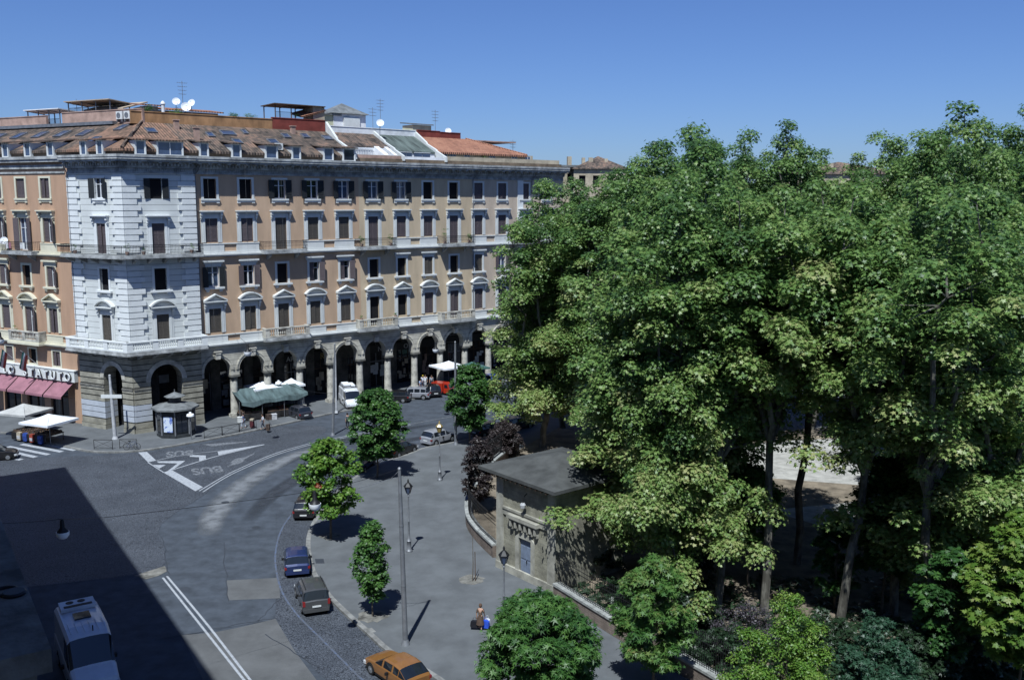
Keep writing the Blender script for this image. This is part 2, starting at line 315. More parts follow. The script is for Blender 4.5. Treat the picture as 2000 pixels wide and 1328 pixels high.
def surround(kind, w, h, trim):
    """stone frame of one window, origin at the centre of its opening's foot"""
    mb = MB(); a = w/2; e = .27
    if kind == 'top':
        mb.box(-a-e, -a, -.07, .1, 0, h+.22); mb.box(a, a+e, -.07, .1, 0, h+.22); mb.box(-a, a, -.07, .1, h, h+.22)
        mb.box(-a-e-.06, a+e+.06, -.2, .1, -.2, -.002); mb.box(-a-e, a+e, -.1, .1, -.42, -.2)
        for s in (-1, 1): mb.box(s*(a+.14)-.17, s*(a+.14)+.17, -.13, .1, -.5, -.2)
    if kind in ('hood', 'ped', 'seg'):
        mb.box(-a-e, -a, -.09, .1, 0, h+.35); mb.box(a, a+e, -.09, .1, 0, h+.35); mb.box(-a, a, -.09, .1, h, h+.35)
        mb.box(-a-e, a+e, -.06, .1, h+.35, h+.62)
        z = h+.62; W_ = a+.62
        mb.box(-W_+.06, W_-.06, -.38, .1, z, z+.12); mb.box(-W_, W_, -.5, .1, z+.12, z+.24)
        for s in (-1, 1):      # scrolled console each side
            mb.box(s*(a+.42)-.13, s*(a+.42)+.13, -.36, .1, z-.28, z-.002); mb.box(s*(a+.42)-.11, s*(a+.42)+.11, -.24, .1, z-.6, z-.28)
            mb.box(s*(a+.42)-.08, s*(a+.42)+.08, -.14, .1, z-.8, z-.6)
            mb.box(s*(a+.36)-.12, s*(a+.36)+.12, -.045, .1, 0, z-.8)
        z += .24
        if kind == 'ped':
            mb.prism([(-W_+.1, z), (W_-.1, z), (0, z+.55)], -.12, .1, ax='y')
            for s in (-1, 1): mb.prism([(s*W_, z), (s*W_, z+.14), (0, z+.82), (0, z+.66)][::s], -.5, .1, ax='y')
        if kind == 'seg':
            n = 10; R0 = (W_**2+.62**2)/(2*.62); zc = z+.62-R0; am = math.asin(W_/R0)
            pi = [(R0*math.sin(am*(2*i/n-1)), zc+R0*math.cos(am*(2*i/n-1))) for i in range(n+1)]
            po = [(x*(R0+.16)/R0, zc+(zz-zc)*(R0+.16)/R0) for x, zz in pi]
            mb.prism([(x*.97, zz-.02) for x, zz in pi][::-1], -.12, .1, ax='y')
            for i in range(n): mb.prism([pi[i], pi[i+1], po[i+1], po[i]], -.5, .1, ax='y')
    if kind in ('small', 'plain'):
        mb.box(-a-e, -a, -.07, .1, 0, h+.25); mb.box(a, a+e, -.07, .1, 0, h+.25); mb.box(-a, a, -.07, .1, h, h+.25)
        if kind == 'small':
            mb.box(-a-.42, a+.42, -.12, .1, h+.25, h+.5); mb.box(-a-.55, a+.55, -.32, .1, h+.5, h+.68)
        mb.box(-a-.5, a+.5, -.3, .1, -.22, -.002)
        for s in (-1, 1): mb.box(s*(a+.12)-.2, s*(a+.12)+.2, -.22, .1, -.42, -.22); mb.box(s*(a+.12)-.14, s*(a+.12)+.14, -.16, .1, -.55, -.42)
    if kind == 'frame':
        mb.box(-a-.2, -a, -.05, .1, -.2, h+.2); mb.box(a, a+.2, -.05, .1, -.2, h+.2); mb.box(-a, a, -.05, .1, h, h+.2); mb.box(-a, a, -.05, .1, -.2, 0)
    return mb.mesh('window_surround', trim)
def sash_mesh(w, h):
    mb = MB(); y0, y1 = .18, .26; b = .07
    for x in (-w/2, -.06, w/2-b): mb.box(x, x+(.12 if x == -.06 else b), y0, y1, 0, h)
    mb.box(-w/2+b, -.06, y0+.01, y1, h-b, h); mb.box(.06, w/2-b, y0+.01, y1, h-b, h); mb.box(-w/2+b, -.06, y0+.01, y1, 0, .1); mb.box(.06, w/2-b, y0+.01, y1, 0, .1)
    z = h*.68; mb.box(-w/2+b, -.06, y0+.01, y1, z, z+.06); mb.box(.06, w/2-b, y0+.01, y1, z, z+.06)
    return mb.mesh('window_frame', M['sash'])
def leaf_shutter(w, h, mt):
    """one shutter leaf hinged on its left edge, slatted"""
    mb = MB(); mb.box(0, w, 0, .03, .02, h-.02); n = int(h/.14)
    for x in (0, w-.06): mb.box(x, x+.06, -.02, -.0005, .02, h-.02)
    for i in range(n): mb.box(.06, w-.06, -.016, -.0005, .05+i*(h-.1)/n, .05+(i+.55)*(h-.1)/n)
    return mb.mesh('shutter', mt)
def window(B, F, u, z, w, h, kind, state, trim, sh='shut', nsh=2, y=0., glass=None):
    """window part with surround, sash and shutters as sub-parts"""
    W_ = F @ Matrix.Translation((u, y, z))
    g = glass or ('dark' if state in ('dark', 'gaping') else 'glassb' if state == 'openb' else 'glass')
    def pane():
        mb = MB(); mb.box(-w/2-.02, w/2+.02, .27, .3, -.02, h+.02); return mb.mesh('window', M[g])
    o = link('window', cached(('pane', w, h, g), pane), B, W_)
    if kind: link('window_surround', cached(('sur', kind, w, h, trim), lambda: surround(kind, w, h, M[trim])), o)
    if state in ('open', 'openb', 'half', 'dark'):
        if state != 'dark': link('window_frame', cached(('sash', w, h), lambda: sash_mesh(w, h)), o)
    hw = w/2
    def shutter(x, ang, flip, yy):
        Ms = W_ @ Matrix.Translation((x, yy, 0)) @ Matrix.Rotation(ang, 4, 'Z')
        link('shutter', cached(('sh', hw, h, sh), lambda: leaf_shutter(hw-.01, h, M[sh])), o, Ms)
    if state == 'closed':
        rq = random.random(); e = 0 if rq > .22 else -R_(random.uniform(5, 16))
        shutter(-w/2+.005, e, 0, .1); shutter(.005, 0, 0, .1)
    elif state in ('open', 'openb'):
        a = R_(random.uniform(6, 16))
        shutter(-w/2, R_(180)+a, 1, -.12); shutter(w/2, -a, 0, -.12)
    elif state == 'half':
        shutter(-w/2+.005, 0, 0, .1); shutter(w/2, -R_(28), 0, -.12)
    elif state == 'ajar':
        shutter(-w/2+.005, -R_(20), 0, .1); shutter(w/2, -R_(150), 0, .1)
    return o
# ---- standard rows
ROW = dict(top=(24.85, 2.15, 1.45), hood=(20.1, 2.6, 1.42), small=(15.2, 2.25, 1.3), ped=(10.1, 2.7, 1.4))
def rows_holes(us, doors, rows=('top', 'hood', 'small', 'ped'), y=0):
    H_ = []
    for k, u in us:
        for r in rows:
            z, h, w_ = ROW[r]
            if r == 'hood' and k in doors: z, h = 19.12, h+z-19.12
            if r == 'ped' and k in doors: z, h = 9.15, h+z-9.15
            H_.append((u-w_/2, u+w_/2, z, z+h))
    return H_
def fill_rows(B, F, us, doors, states, trim):
    for k, u in us:
        for r in ('top', 'hood', 'small', 'ped'):
            z, h, w_ = ROW[r]; st, sh = states.get((r, k), ('closed', 'shut'))
            kind = r
            if r == 'hood' and k in doors: z, h = 19.12, h+z-19.12
            if r == 'ped': kind = 'ped' if k % 2 == 0 else 'seg'
            if r == 'ped' and k in doors: z, h = 9.15, h+z-9.15
            if r == 'small' and k in doors: kind = 'plain'
            window(B, F, u, z, w_, h, kind, st, trim, sh)
def strings(B, F, u0, u1, doors_u, trim, us):
    """the two storey bands with the balconies let into them"""
    for z0, zt, ze in ((19.1, 20.0, 18.6), (9.07, 9.85, 8.6)):
        mb = MB()
        mb.box(u0, u1, -.16, .02, ze+.26, z0); mb.box(u0, u1, -.42, .02, ze+.1, ze+.26); mb.box(u0, u1, -.28, .02, ze-.05, ze+.1)
        segs = []; a = u0
        for d in sorted(doors_u):
            if d-2.75 > a: segs.append((a, d-2.75))
            a = d+2.75
        if a < u1: segs.append((a, u1))
        for a, b in segs:
            mb.box(a, b, -.14, .02, zt-.12, zt)
            for k, u in us:       # pale panels beneath each window
                if a < u < b: mb.box(max(a, u-1.35), min(b, u+1.35), -.10, .02, z0, zt-.12)
        part(mb, 'string_course', M[trim], B, F)
def iron_balcony(B, F, u0, u1, trim='corn', z=19.1, y0=-1.15, y1=0.):
    mb = MB(); mb.box(u0, u1, y0-.05, y1, z-.42, z-.2); mb.box(u0+.05, u1-.05, y0, y1, z-.2, z-.04)
    for u in (u0+.8, u1-1.1): mb.prism([(y1, z-.42), (y0+.25, z-.42), (y0+.3, z-.65), (y1, z-1.15)], u, u+.3, ax='x')
    b = part(mb, 'balcony', M[trim], B, F)
    mb = MB(); zt = z+.98
    mb.box(u0, u1, y0-.02, y0+.03, zt-.03, zt+.02); mb.box(u0, u1, y0-.01, y0+.02, z+.05, z+.08); mb.box(u0, u1, y0-.01, y0+.02, zt-.22, zt-.19)
    for u in (u0, u1-.03): mb.box(u, u+.03, y0+.03, y1, zt-.03, zt+.02); mb.box(u, u+.03, y0+.03, y1, z+.05, z+.08)
    n = int((u1-u0)/.17)
    for i in range(n+1):
        u = u0+(u1-u0-.02)*i/n; mb.box(u, u+.022, y0, y0+.022, z-.04, zt-.03)
        mb.box(u-.035, u+.057, y0-.002, y0+.02, z+.42, z+.47)
    for s in (u0, u1-.02):
        for k in range(5): mb.box(s, s+.02, y0+.2*(k+1), y0+.2*(k+1)+.02, z-.04, zt-.03)
    part(mb, 'railing', M['iron'], b); return b
def baluster(mb, x, y, z, h):
    mb.lathe([(.06, z), (.06, z+.06*h), (.035, z+.1*h), (.085, z+.32*h), (.05, z+.6*h), (.03, z+.85*h), (.06, z+.92*h), (.06, z+h)], 6, x, y)
def stone_balcony(B, F, u0, u1, trim='corn', z=9.07, y0=-1.0, ends=True, y1=0.):
    mb = MB(); mb.box(u0-.1, u1+.1, y0-.12, y1, z-.45, z-.22); mb.box(u0, u1, y0, y1, z-.22, z-.02)
    b = part(mb, 'balcony', M[trim], B, F); mb = MB()
    mb.box(u0, u1, y0, y0+.24, z-.02, z+.16); mb.box(u0, u1, y0-.03, y0+.27, z+.93, z+1.08)
    L = u1-u0; n = max(1, round(L/3.0))
    for i in range(n+1):
        u = u0+(L-.5)*i/n; mb.box(u, u+.5, y0+.01, y0+.23, z+.16, z+.93)
        if i < n:
            a = u+.5; e = u0+(L-.5)*(i+1)/n; m = int((e-a)/.24)
            for k in range(m): baluster(mb, a+(k+.5)*(e-a)/m, y0+.12, z+.16, .77)
    if ends:
        for u in (u0, u1-.24): mb.box(u, u+.24, y0+.27, y1, z+.93, z+1.08); mb.box(u+.02, u+.22, y0+.24, y1, z-.02, z+.93)
    part(mb, 'balustrade', M['whitep' if trim == 'whitep' else 'col'], b); return b
def cornice(B, F, u0, u1, y=0., zt=29.3, over=1.45, lm=0., rm=0., s=1.):
    """crowning cornice; lm / rm lengthen each step at an outer mitre"""
    mb = MB(); st = [(.12, 27.45, 27.62), (.05, 27.62, 28.0), (.30, 28.0, 28.16), (.34, 28.16, 28.5), (over-.2, 28.62, 28.82), (over-.05, 28.82, 29.05), (over, 29.05, zt)]
    for p, a, b in st: mb.box(u0-lm*p, u1+rm*p, y-p*s, y+.3, a, b)
    mb.box(u0-lm*.34, u1+rm*.34, y-.34, y+.3, 28.5, 28.62)
    part(mb, 'cornice', M['corn'], B, F)
    mb = MB(); n = int((u1-u0)/.36)
    for i in range(n): u = u0+(i+.2)*(u1-u0)/n; mb.box(u, u+.2, y-.5, y-.34, 28.2, 28.48)
    part(mb, 'dentils', M['corn'], B, F); mb = MB()
    mb.box(u0, u1, y-.52, y-.5, 28.5, 28.6); n = int((u1-u0)/1.04)
    for i in range(n): u = u0+(i+.35)*(u1-u0)/n; mb.box(u, u+.34, y-over*s+.32, y-.5, 28.46, 28.615)
    part(mb, 'modillions', M['corn'], B, F); mb = MB(); n = int((u1-u0)/.22)
    for i in range(n): u = u0+(i+.2)*(u1-u0)/n; mb.box(u, u+.1, y-.105, y-.05, 27.66, 27.97)
    part(mb, 'frieze_ornament', M['corn'], B, F)
def arch_pts(uc, r, zs, n=14, ry=None):
    return [(uc-r*math.cos(math.pi*i/n), zs+(ry or r)*math.sin(math.pi*i/n)) for i in range(n+1)]
def arcade(B, F, cs, r, zc, zs, zt, th, u0, u1, y=0., key=True, mt='arcw', bev=.36, skip=()):
    """arched wall: openings centred on cs, wall starts at zc, arches spring at zs"""
    mb = MB(); md = MB()
    xs = [u0]
    for c in cs: xs += [c-r, c+r]
    xs.append(u1)
    for i in range(0, len(xs), 2): mb.box(xs[i], xs[i+1], y, y+th, zc, zt)
    for c in cs:
        P_ = arch_pts(c, r, zs)
        for i in range(len(P_)-1):
            (a, za), (b, zb) = P_[i], P_[i+1]
            mb.quad((a, y, za), (b, y, zb), (b, y, zt), (a, y, zt)); mb.quad((a, y+th, za), (a, y+th, zt), (b, y+th, zt), (b, y+th, zb))
            mb.quad((a, y, za), (a, y+th, za), (b, y+th, zb), (b, y, zb))
        for p0, p1, pr in ((0., bev*.62, .05), (bev*.62, bev, .11)):
            A = arch_pts(c, r+p0, zs); Bq = arch_pts(c, r+p1, zs)
            for i in range(len(A)-1): md.prism([A[i], A[i+1], Bq[i+1], Bq[i]], y-pr, y+.001, ax='y')
    part(mb, 'arcade_wall', M[mt], B, F); part(md, 'arch_moulding', M['arcw' if mt == 'arcw' else mt], B, F)
    if key:
        for c in cs:
            k = MB(); k.prism([(-.24, -.15), (.24, -.15), (.36, .62), (-.36, .62)], -.42, 0, ax='y'); k.box(-.44, .44, -.5, 0, .62, .76)
            k.tube([(-.3, -.34, .46), (.3, -.34, .46)], .15, 7)
            part(cached('key', lambda: k.mesh('keystone', M['col'])), 'keystone', None, B, F @ Matrix.Translation((c, y, zs+r)))
def column_mesh():
    mb = MB(); mb.box(-.52, .52, -.52, .52, 0, .35)
    mb.lathe([(.52, .35), (.54, .45), (.47, .55), (.46, .6), (.44, 2.0), (.40, 4.2), (.40, 4.25)], 16, cap=False)
    return mb.mesh('column', M['col'], True)
def cap_mesh():
    mb = MB(); mb.lathe([(.40, 4.2), (.44, 4.3), (.41, 4.36), (.43, 4.5), (.54, 4.72)], 16); mb.box(-.56, .56, -.56, .56, 4.72, 4.95)
    return mb.mesh('capital', M['colcap'], True)
def downpipe(B, F, u, z0, z1, y=-.08):
    part(MB().tube([(u, y-.05, z0), (u, y-.05, z1-.6), (u+.3, y-.3, z1-.1), (u+.5, y-.9, z1+.8)], .06, 6), 'downpipe', M['metal'], B, F)
# ======================================================================== the three arcaded fronts
KU = [(k, 1.72+4.15*k) for k in range(14)]
DOORS = (2, 5, 8, 11)
DU = {k: u for k, u in KU}
ST = {}
def S(r, d):
    for k, v in d.items(): ST[(r, k)] = v
S('top', {0: ('gaping', 'shut'), 1: ('gaping', 'shut'), 2: ('open', 'shutd'), 3: ('open', 'shutd'), 4: ('openb', 'shutd'), 5: ('openb', 'shutd'), 6: ('openb', 'shutd'), 7: ('dark', 'shut'), 8: ('dark', 'shut')})
S('hood', {2: ('closed', 'shuto'), 3: ('closed', 'shuto'), 4: ('closed', 'shuto')})
S('small', {0: ('openb', 'shutd'), 1: ('open', 'shut'), 2: ('dark', 'shut'), 3: ('half', 'shut'), 4: ('half', 'shut'), 5: ('gaping', 'shut'), 6: ('dark', 'shut'), 7: ('closed', 'shuto'), 8: ('dark', 'shut'), 9: ('closed', 'shuto'), 10: ('openb', 'shut')})
S('ped', {0: ('closed', 'shuto'), 1: ('closed', 'shuto'), 2: ('closed', 'shuto'), 3: ('closed', 'shuto'), 4: ('closed', 'shuto'), 5: ('dark', 'shut'), 6: ('dark', 'shut')})
def front(name, label, mt, u0, u1, roofs):
    B = thing(name, label, 'building', FR @ Matrix.Translation((u0, 0, 0)), None)
    us = [(k, u) for k, u in KU if u0 < u < u1]; du = [u for k, u in us if k in DOORS]
    part(wall(u0, u1, 8.55, 28.7, rows_holes(us, DOORS)), 'wall', M[mt], B, FR)
    mb = MB(); mb.quad((u0, 14, 0), (u1, 14, 0), (u1, 14, 29.3), (u0, 14, 29.3))
    part(mb, 'rear_wall', M[mt], B, FR)
    fill_rows(B, FR, us, DOORS, ST, 'trim')
    strings(B, FR, u0, u1, du, 'trim', us)
    for d in du: iron_balcony(B, FR, d-2.72, d+2.72); stone_balcony(B, FR, d-2.8, d+2.8)
    cornice(B, FR, u0, u1)
    cs = [u for k, u in us]
    arcade(B, FR, cs, 1.56, 5.1, 5.72, 8.55, .95, u0, u1)
    for i, c in enumerate(cs+[cs[-1]+4.15] if u1 > 50 else cs):
        uc = c+2.075 if i < len(cs) else None
        if uc and uc < 54:
            W_ = FR @ Matrix.Translation((uc, .48, .15))
            co = link('column', cached('col', column_mesh), B, W_); link('capital', cached('cap', cap_mesh), co)
    # arcade passage behind the columns: ceiling, shop wall, shop fronts
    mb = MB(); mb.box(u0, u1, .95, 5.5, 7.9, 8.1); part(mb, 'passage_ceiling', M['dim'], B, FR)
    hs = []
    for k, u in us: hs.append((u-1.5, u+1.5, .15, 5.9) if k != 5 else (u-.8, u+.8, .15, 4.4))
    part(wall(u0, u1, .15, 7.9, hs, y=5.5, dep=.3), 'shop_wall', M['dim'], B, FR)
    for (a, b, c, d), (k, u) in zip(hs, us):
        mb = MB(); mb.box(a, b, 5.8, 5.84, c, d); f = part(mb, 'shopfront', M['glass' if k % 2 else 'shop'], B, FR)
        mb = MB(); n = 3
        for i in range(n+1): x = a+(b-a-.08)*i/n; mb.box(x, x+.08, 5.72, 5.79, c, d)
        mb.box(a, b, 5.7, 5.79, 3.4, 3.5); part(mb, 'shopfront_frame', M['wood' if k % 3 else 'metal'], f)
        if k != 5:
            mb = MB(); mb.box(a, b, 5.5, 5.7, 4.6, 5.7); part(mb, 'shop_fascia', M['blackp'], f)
            rr = random.Random(k); mb = MB()
            for i in range(7):
                x = a+.1+rr.random()*(b-a-1); z = .4+rr.random()*2.4; mb.box(x, x+.3+rr.random()*.5, 5.62, 5.66, z, z+.3+rr.random()*.9)
            part(mb, 'window_display', M[rr.choice(['trim', 'beigewall', 'pinkwall', 'metal'])], f)
    return B
Bo = front('arcaded_building', 'orange rendered arcaded building of five bays beside the white corner building', 'orange', -.25, 20.5, 0)
Bt = front('arcaded_building', 'tan rendered arcaded building of four bays in the middle of the long front', 'tan', 20.5, 37.95, 0)
Bp = front('arcaded_building', 'pinkish tan arcaded building at the far end, half hidden by plane trees', 'pink', 37.95, 54.7, 0)
mb = MB(); mb.box(46.0, 47.0, -.12, 0, 9.9, 27.4); part(mb, 'pilaster', M['whitep'], Bp, FR)
mb = MB(); mb.quad((54.7, 0, 0), (54.7, 14, 0), (54.7, 14, 28.7), (54.7, 0, 28.7)); part(mb, 'end_wall', M['pink'], Bp, FR)
for B, u in ((Bo, .1), (Bp, 38.1), (Bp, 48.6)): downpipe(B, FR, u, 9.9, 28.0)
mb = MB()
for z in (20.2, 10.0, 1.0): mb.box(37.7, 37.95, -.1, .0, z, z+.3)
# shop lettering in the shade of the arcade
for B, txt, u, z, sz, mt, y in ((Bo, 'ARMIO', DU[3]+.1, 4.85, .85, 'trim', 5.46), (Bo, 'Rut', DU[4]+.1, 4.7, 1.1, 'brass', 5.46), (Bo, 'a', DU[1], 3.0, 2.2, 'metal', 5.44), (Bt, 'N', DU[6], 4.8, .9, 'concp', 5.46), (Bt, 'O', DU[7], 4.8, .9, 'concp', 5.46)):
    me = textmesh(txt, sz, .03); me.materials.append(M[mt]); 
    part(me, 'shop_lettering', None, B, FR @ Matrix.Translation((u, y, z)) @ Matrix.Rotation(R_(90), 4, 'X'))
# ======================================================================== white corner building
CO = (-39.9133, 98.58)                                     # outer corner on the ground
FWR = T(CO[0], CO[1], 0, R_(40.5)); FWL = T(CO[0], CO[1], 0, R_(-27.5))
WR, WLn = 7.45, 8.15                                        # widths of its two faces
Bw = thing('corner_building', 'white stone corner building with alternating quoins between two coloured fronts', 'building', FWR)
def wface(F, u0, u1, uc, side):
    rows = [(24.85, 2.1, 1.3), (19.12, 3.15, 1.35), (15.25, 2.3, 1.3), (9.9, 2.75, 1.35)]
    hs = [(uc-w_/2, uc+w_/2, z, z+h) for z, h, w_ in rows]
    part(wall(u0, u1, 8.55, 28.7, hs), 'wall', M['white'], Bw, F)
    kinds = [('top', 'open', 'shutd'), ('hood', 'closed', 'shut'), ('plain', 'dark', 'shut'), ('seg', 'closed', 'shuto')]
    if side == 'R': kinds[0] = (None, 'gaping', 'shutd')
    for (z, h, w_), (kd, stt, sh) in zip(rows, kinds):
        o = window(Bw, F, uc, z, w_, h, kd, stt, 'whitep' if z > 15 else 'trim', sh)
        if kd is None or (side == 'R' and z > 24):
            for s in (-1, 1):
                me = cached(('sh', .65, 2.1, 'shutd'), lambda: leaf_shutter(.64, 2.1, M['shutd']))
                link('shutter', me, o, F @ Matrix.Translation((uc+s*.65, -.04, z)) @ Matrix.Rotation(R_(180)+R_(7) if s < 0 else -R_(7), 4, 'Z'))
    # quoins at both ends, alternating long and short
    qs = {}; z = 10.0; i = 0
    while z < 27.4:
        L = 1.75 if i % 2 == 0 else 1.35
        zt = min(z+.53, 27.42)
        if not 18.3 < z < 19.0:
            a_, b_ = qs.setdefault((z > 18.5, 0), MB()), qs.setdefault((z > 18.5, 1), MB())
            if side == 'R': a_.box(u0+.001, u0+L, -.15, .0, z, zt); b_.box(u1-L, u1+.15, -.15, 0, z, zt)
            else: a_.box(u0-.15, u0+L, -.15, .0, z, zt); b_.box(u1-L, u1+.15*math.tan(R_(33)), -.15, 0, z, zt)
            # the plain course between two quoin blocks keeps the strip in one piece
            for m_, s0, s1 in ((a_, u0+.001, u0+1.3), (b_, u1-1.3, u1)): m_.box(s0, s1, -.012, .0, zt, z+.62)
        z += .62; i += 1
    for m_ in qs.values(): part(m_, 'quoins', M['whitep'], Bw, F)
    # storey band
    # ground storey: rusticated wall with one arch and its piers
wface(FWR, 0, WR, 3.45, 'R'); wface(FWL, -WLn, 0, -3.45, 'L')
for F, u0, u1, uc, r, side_ in ((FWR, 0, WR, 3.5, 1.72, 'R'), (FWL, -WLn, 0, -3.0, 1.4, 'L')):
    zs = 7.25-r
    mb = MB(); th = 1.5
    # blocks of coursed stone either side of the arch, sunk joints between them
    for a, b in ((u0, uc-r), (uc+r, u1)):
        mb = MB(); z = .75
        a2 = a if a != u0 or u0 == 0 else a; 
        while z < 8.5:
            zt = min(z+.54, 8.55); p = .14 if z < 4.8 else .08
            mb.box(a, b, -p, th, z, zt, 1 if .8 < z < 3.0 and ((side_ == 'L' and a == u0) or (side_ == 'L' and b == u1) or (side_ == 'R' and a == u0)) else 0); mb.box(a, b, -.02, th-.01, zt, min(z+.62, 8.55)); z += .62
        mb.box(a-.02, b+.02, -.22, th, .12, .7); mb.box(a, b, -.12, th, .7, .75)
        part(mb, 'rusticated_pier', [M['rust'], M['pierp']], Bw, F)
    mb = MB(); P_ = arch_pts(uc, r, zs)
    for i in range(len(P_)-1):
        (a, za), (b, zb) = P_[i], P_[i+1]
        mb.quad((a, -.02, za), (b, -.02, zb), (b, -.02, 8.55), (a, -.02, 8.55)); mb.quad((a, -.02, za), (a, th, za), (b, th, zb), (b, -.02, zb))
    part(mb, 'arch_wall', M['rust'], Bw, F)
    md = MB(); A = arch_pts(uc, r, zs); Bq = arch_pts(uc, r+.5, zs)
    for i in range(len(A)-1): md.prism([A[i], A[i+1], Bq[i+1], Bq[i]], -.12, -.019, ax='y')
    part(md, 'arch_moulding', M['col'], Bw, F)
    mb = MB()
    for a, b in ((u0, uc-r), (uc+r, u1)): part(MB().box(a, b, -.2, .0, 4.75, 4.95), 'impost_band', M['colcap'], Bw, F)
# back of the corner passage
mb = MB(); mb.box(.2, 7.3, 5.0, 5.2, .15, 8); part(mb, 'shop_wall', M['shop'], Bw, FWR)
mb = MB(); mb.box(-7.9, -.2, 3.4, 3.6, .15, 8); part(mb, 'shop_wall', M['shop'], Bw, FWL)
mb = MB(); mb.box(1.2, 5.6, 4.86, 4.98, 4.3, 5.2); f = part(mb, 'shop_fascia', M['metal'], Bw, FWR)
me = textmesh('S', 1.6, .03); me.materials.append(M['metal']); part(me, 'shop_lettering', None, Bw, FWR @ Matrix.Translation((3.6, 4.84, 2.9)) @ Matrix.Rotation(R_(90), 4, 'X'))
ang = R_(68)     # turning angle between the two faces; mitre of projecting courses
mt_ = math.tan(R_(34))
cornice(Bw, FWR, 0, WR, lm=mt_, over=1.2); cornice(Bw, FWL, -WLn, -.002, rm=mt_, over=1.2)
for F, u0, u1, l, r_ in ((FWR, 0, WR, mt_, 0), (FWL, -WLn, -.002, 0, mt_)):
    mb = MB()
    for p, a, b in ((.1, 8.55, 8.9), (.35, 8.9, 9.05)): mb.box(u0-l*p, u1+r_*p, -p, .1, a, b)
    part(mb, 'string_course', M['whitep'], Bw, F)
def bent_balcony(z, d, mtl):
    mb = MB()
    for F, u0, u1, l, r_ in ((FWR, 0, WR+.25, mt_, 0), (FWL, -WLn-.3, -.002, 0, mt_)): pass
    return mb
# iron balcony wrapping the corner on the second floor, stone one on the first
for kind in ('iron', 'stone'):
    z = 19.1 if kind == 'iron' else 9.07; d = 1.25 if kind == 'iron' else 1.35
    b0 = None
    for F, u0, u1, l, r_ in ((FWR, 0, WR+.3, mt_, 0), (FWL, -WLn-.35, -.003, 0, mt_)):
        mb = MB()
        for p, a, b in ((d+.1, z-.4, z-.22), (d, z-.22, z-.04)):
            mb.prism([(u0-l*p, -p), (u1+r_*p, -p), (u1, .0), (u0, .0)], a, b)
        n = 5
        for i in range(n):
            u = u0+.5+(u1-u0-1.3)*i/(n-1); mb.prism([(0, z-.4), (-d+.1, z-.4), (-d+.2, z-.6), (-.05, z-1.0)], u, u+.3, ax='x')
        b0 = part(mb, 'balcony', M['corn'], Bw, F)
        mb = MB(); a = u0-l*(d-.06); b = u1+r_*(d-.06); y0 = -d+.04
        if kind == 'iron':
            zt = z+.98; mb.box(a, b, y0-.02, y0+.03, zt-.03, zt+.02); mb.box(a, b, y0-.01, y0+.02, z+.05, z+.08); mb.box(a, b, y0-.01, y0+.02, zt-.22, zt-.19)
            n = int((b-a)/.15)
            for i in range(n+1):
                u = a+(b-a-.02)*i/n; mb.box(u, u+.022, y0, y0+.022, z-.04, zt-.03); mb.box(u-.035, u+.057, y0-.002, y0+.02, z+.4, z+.46)
            e = b if l else a
            mb.box(e-.02, e+.02, y0+.03, 0, zt-.03, zt+.02)
            for k in range(6): mb.box(e-.01, e+.01, y0+.2*(k+1), y0+.2*(k+1)+.02, z-.04, zt-.03)
            part(mb, 'railing', M['iron'], b0)
        else:
            mb.box(a, b, y0, y0+.24, z-.02, z+.16); mb.box(a, b, y0-.04, y0+.28, z+.93, z+1.08)
            n = 3
            for i in range(n+1):
                u = a+(b-a-.6)*i/n; mb.box(u, u+.6, y0+.01, y0+.23, z+.16, z+.93)
                if i < n:
                    s = u+.6; e = a+(b-a-.6)*(i+1)/n; m = int((e-s)/.22)
                    for k in range(m): baluster(mb, s+(k+.5)*(e-s)/m, y0+.12, z+.16, .77)
            e = b-.24 if l else a
            mb.box(e, e+.24, y0+.28, 0, z+.93, z+1.08); mb.box(e+.02, e+.22, y0+.24, 0, z-.02, z+.93)
            part(mb, 'balustrade', M['whitep'], b0)
downpipe(Bw, FWL, -WLn+.02, 9.9, 27.6)
# ======================================================================== salmon building of the side street
Bl = thing('apartment_building', 'salmon pink apartment building with a cafe awning at the left edge', 'building', FL @ T(-8.3, 0))
LU = [(k, -11.8-4.07*k) for k in range(5)]; u0, u1 = -31.0, -8.1
hl = rows_holes(LU, (1,)); hl += [(u-.62, u+.62, 6.35, 8.0) for k, u in LU]
shp = [(u-1.5, u+1.5, .15, 3.9) for k, u in LU]
part(wall(u0, u1, .1, 28.7, hl+shp), 'wall', M['left'], Bl, FL)
SL = {('top', 0): ('closed', 'shut'), ('hood', 0): ('half', 'shut'), ('hood', 1): ('openb', 'shut'), ('hood', 2): ('half', 'shut'), ('small', 0): ('half', 'shut'), ('small', 1): ('dark', 'shut'), ('small', 2): ('half', 'shut'), ('ped', 1): ('half', 'shut')}
fill_rows(Bl, FL, LU, (1,), SL, 'trimc')
for k, u in LU: window(Bl, FL, u, 6.35, 1.24, 1.65, 'frame', 'gaping' if k == 1 else 'closed', 'trimc', 'shut')
strings(Bl, FL, u0, u1, [LU[1][1]], 'trimc', LU)
iron_balcony(Bl, FL, LU[1][1]-2.6, LU[1][1]+2.6); stone_balcony(Bl, FL, LU[1][1]-2.6, LU[1][1]+2.6, 'trimc')
mb = MB()
for p, a, b in ((.1, 27.5, 27.7), (.2, 28.0, 28.4), (.5, 28.7, 29.0), (.62, 29.0, 29.3)): mb.box(u0, u1-.35, -p, .3, a, b)
part(mb, 'cornice', M['corn'], Bl, FL)
mb = MB(); mb.quad((u0, 12, 0), (u1, 12, 0), (u1, 12, 29.3), (u0, 12, 29.3)); part(mb, 'rear_wall', M['left'], Bl, FL)
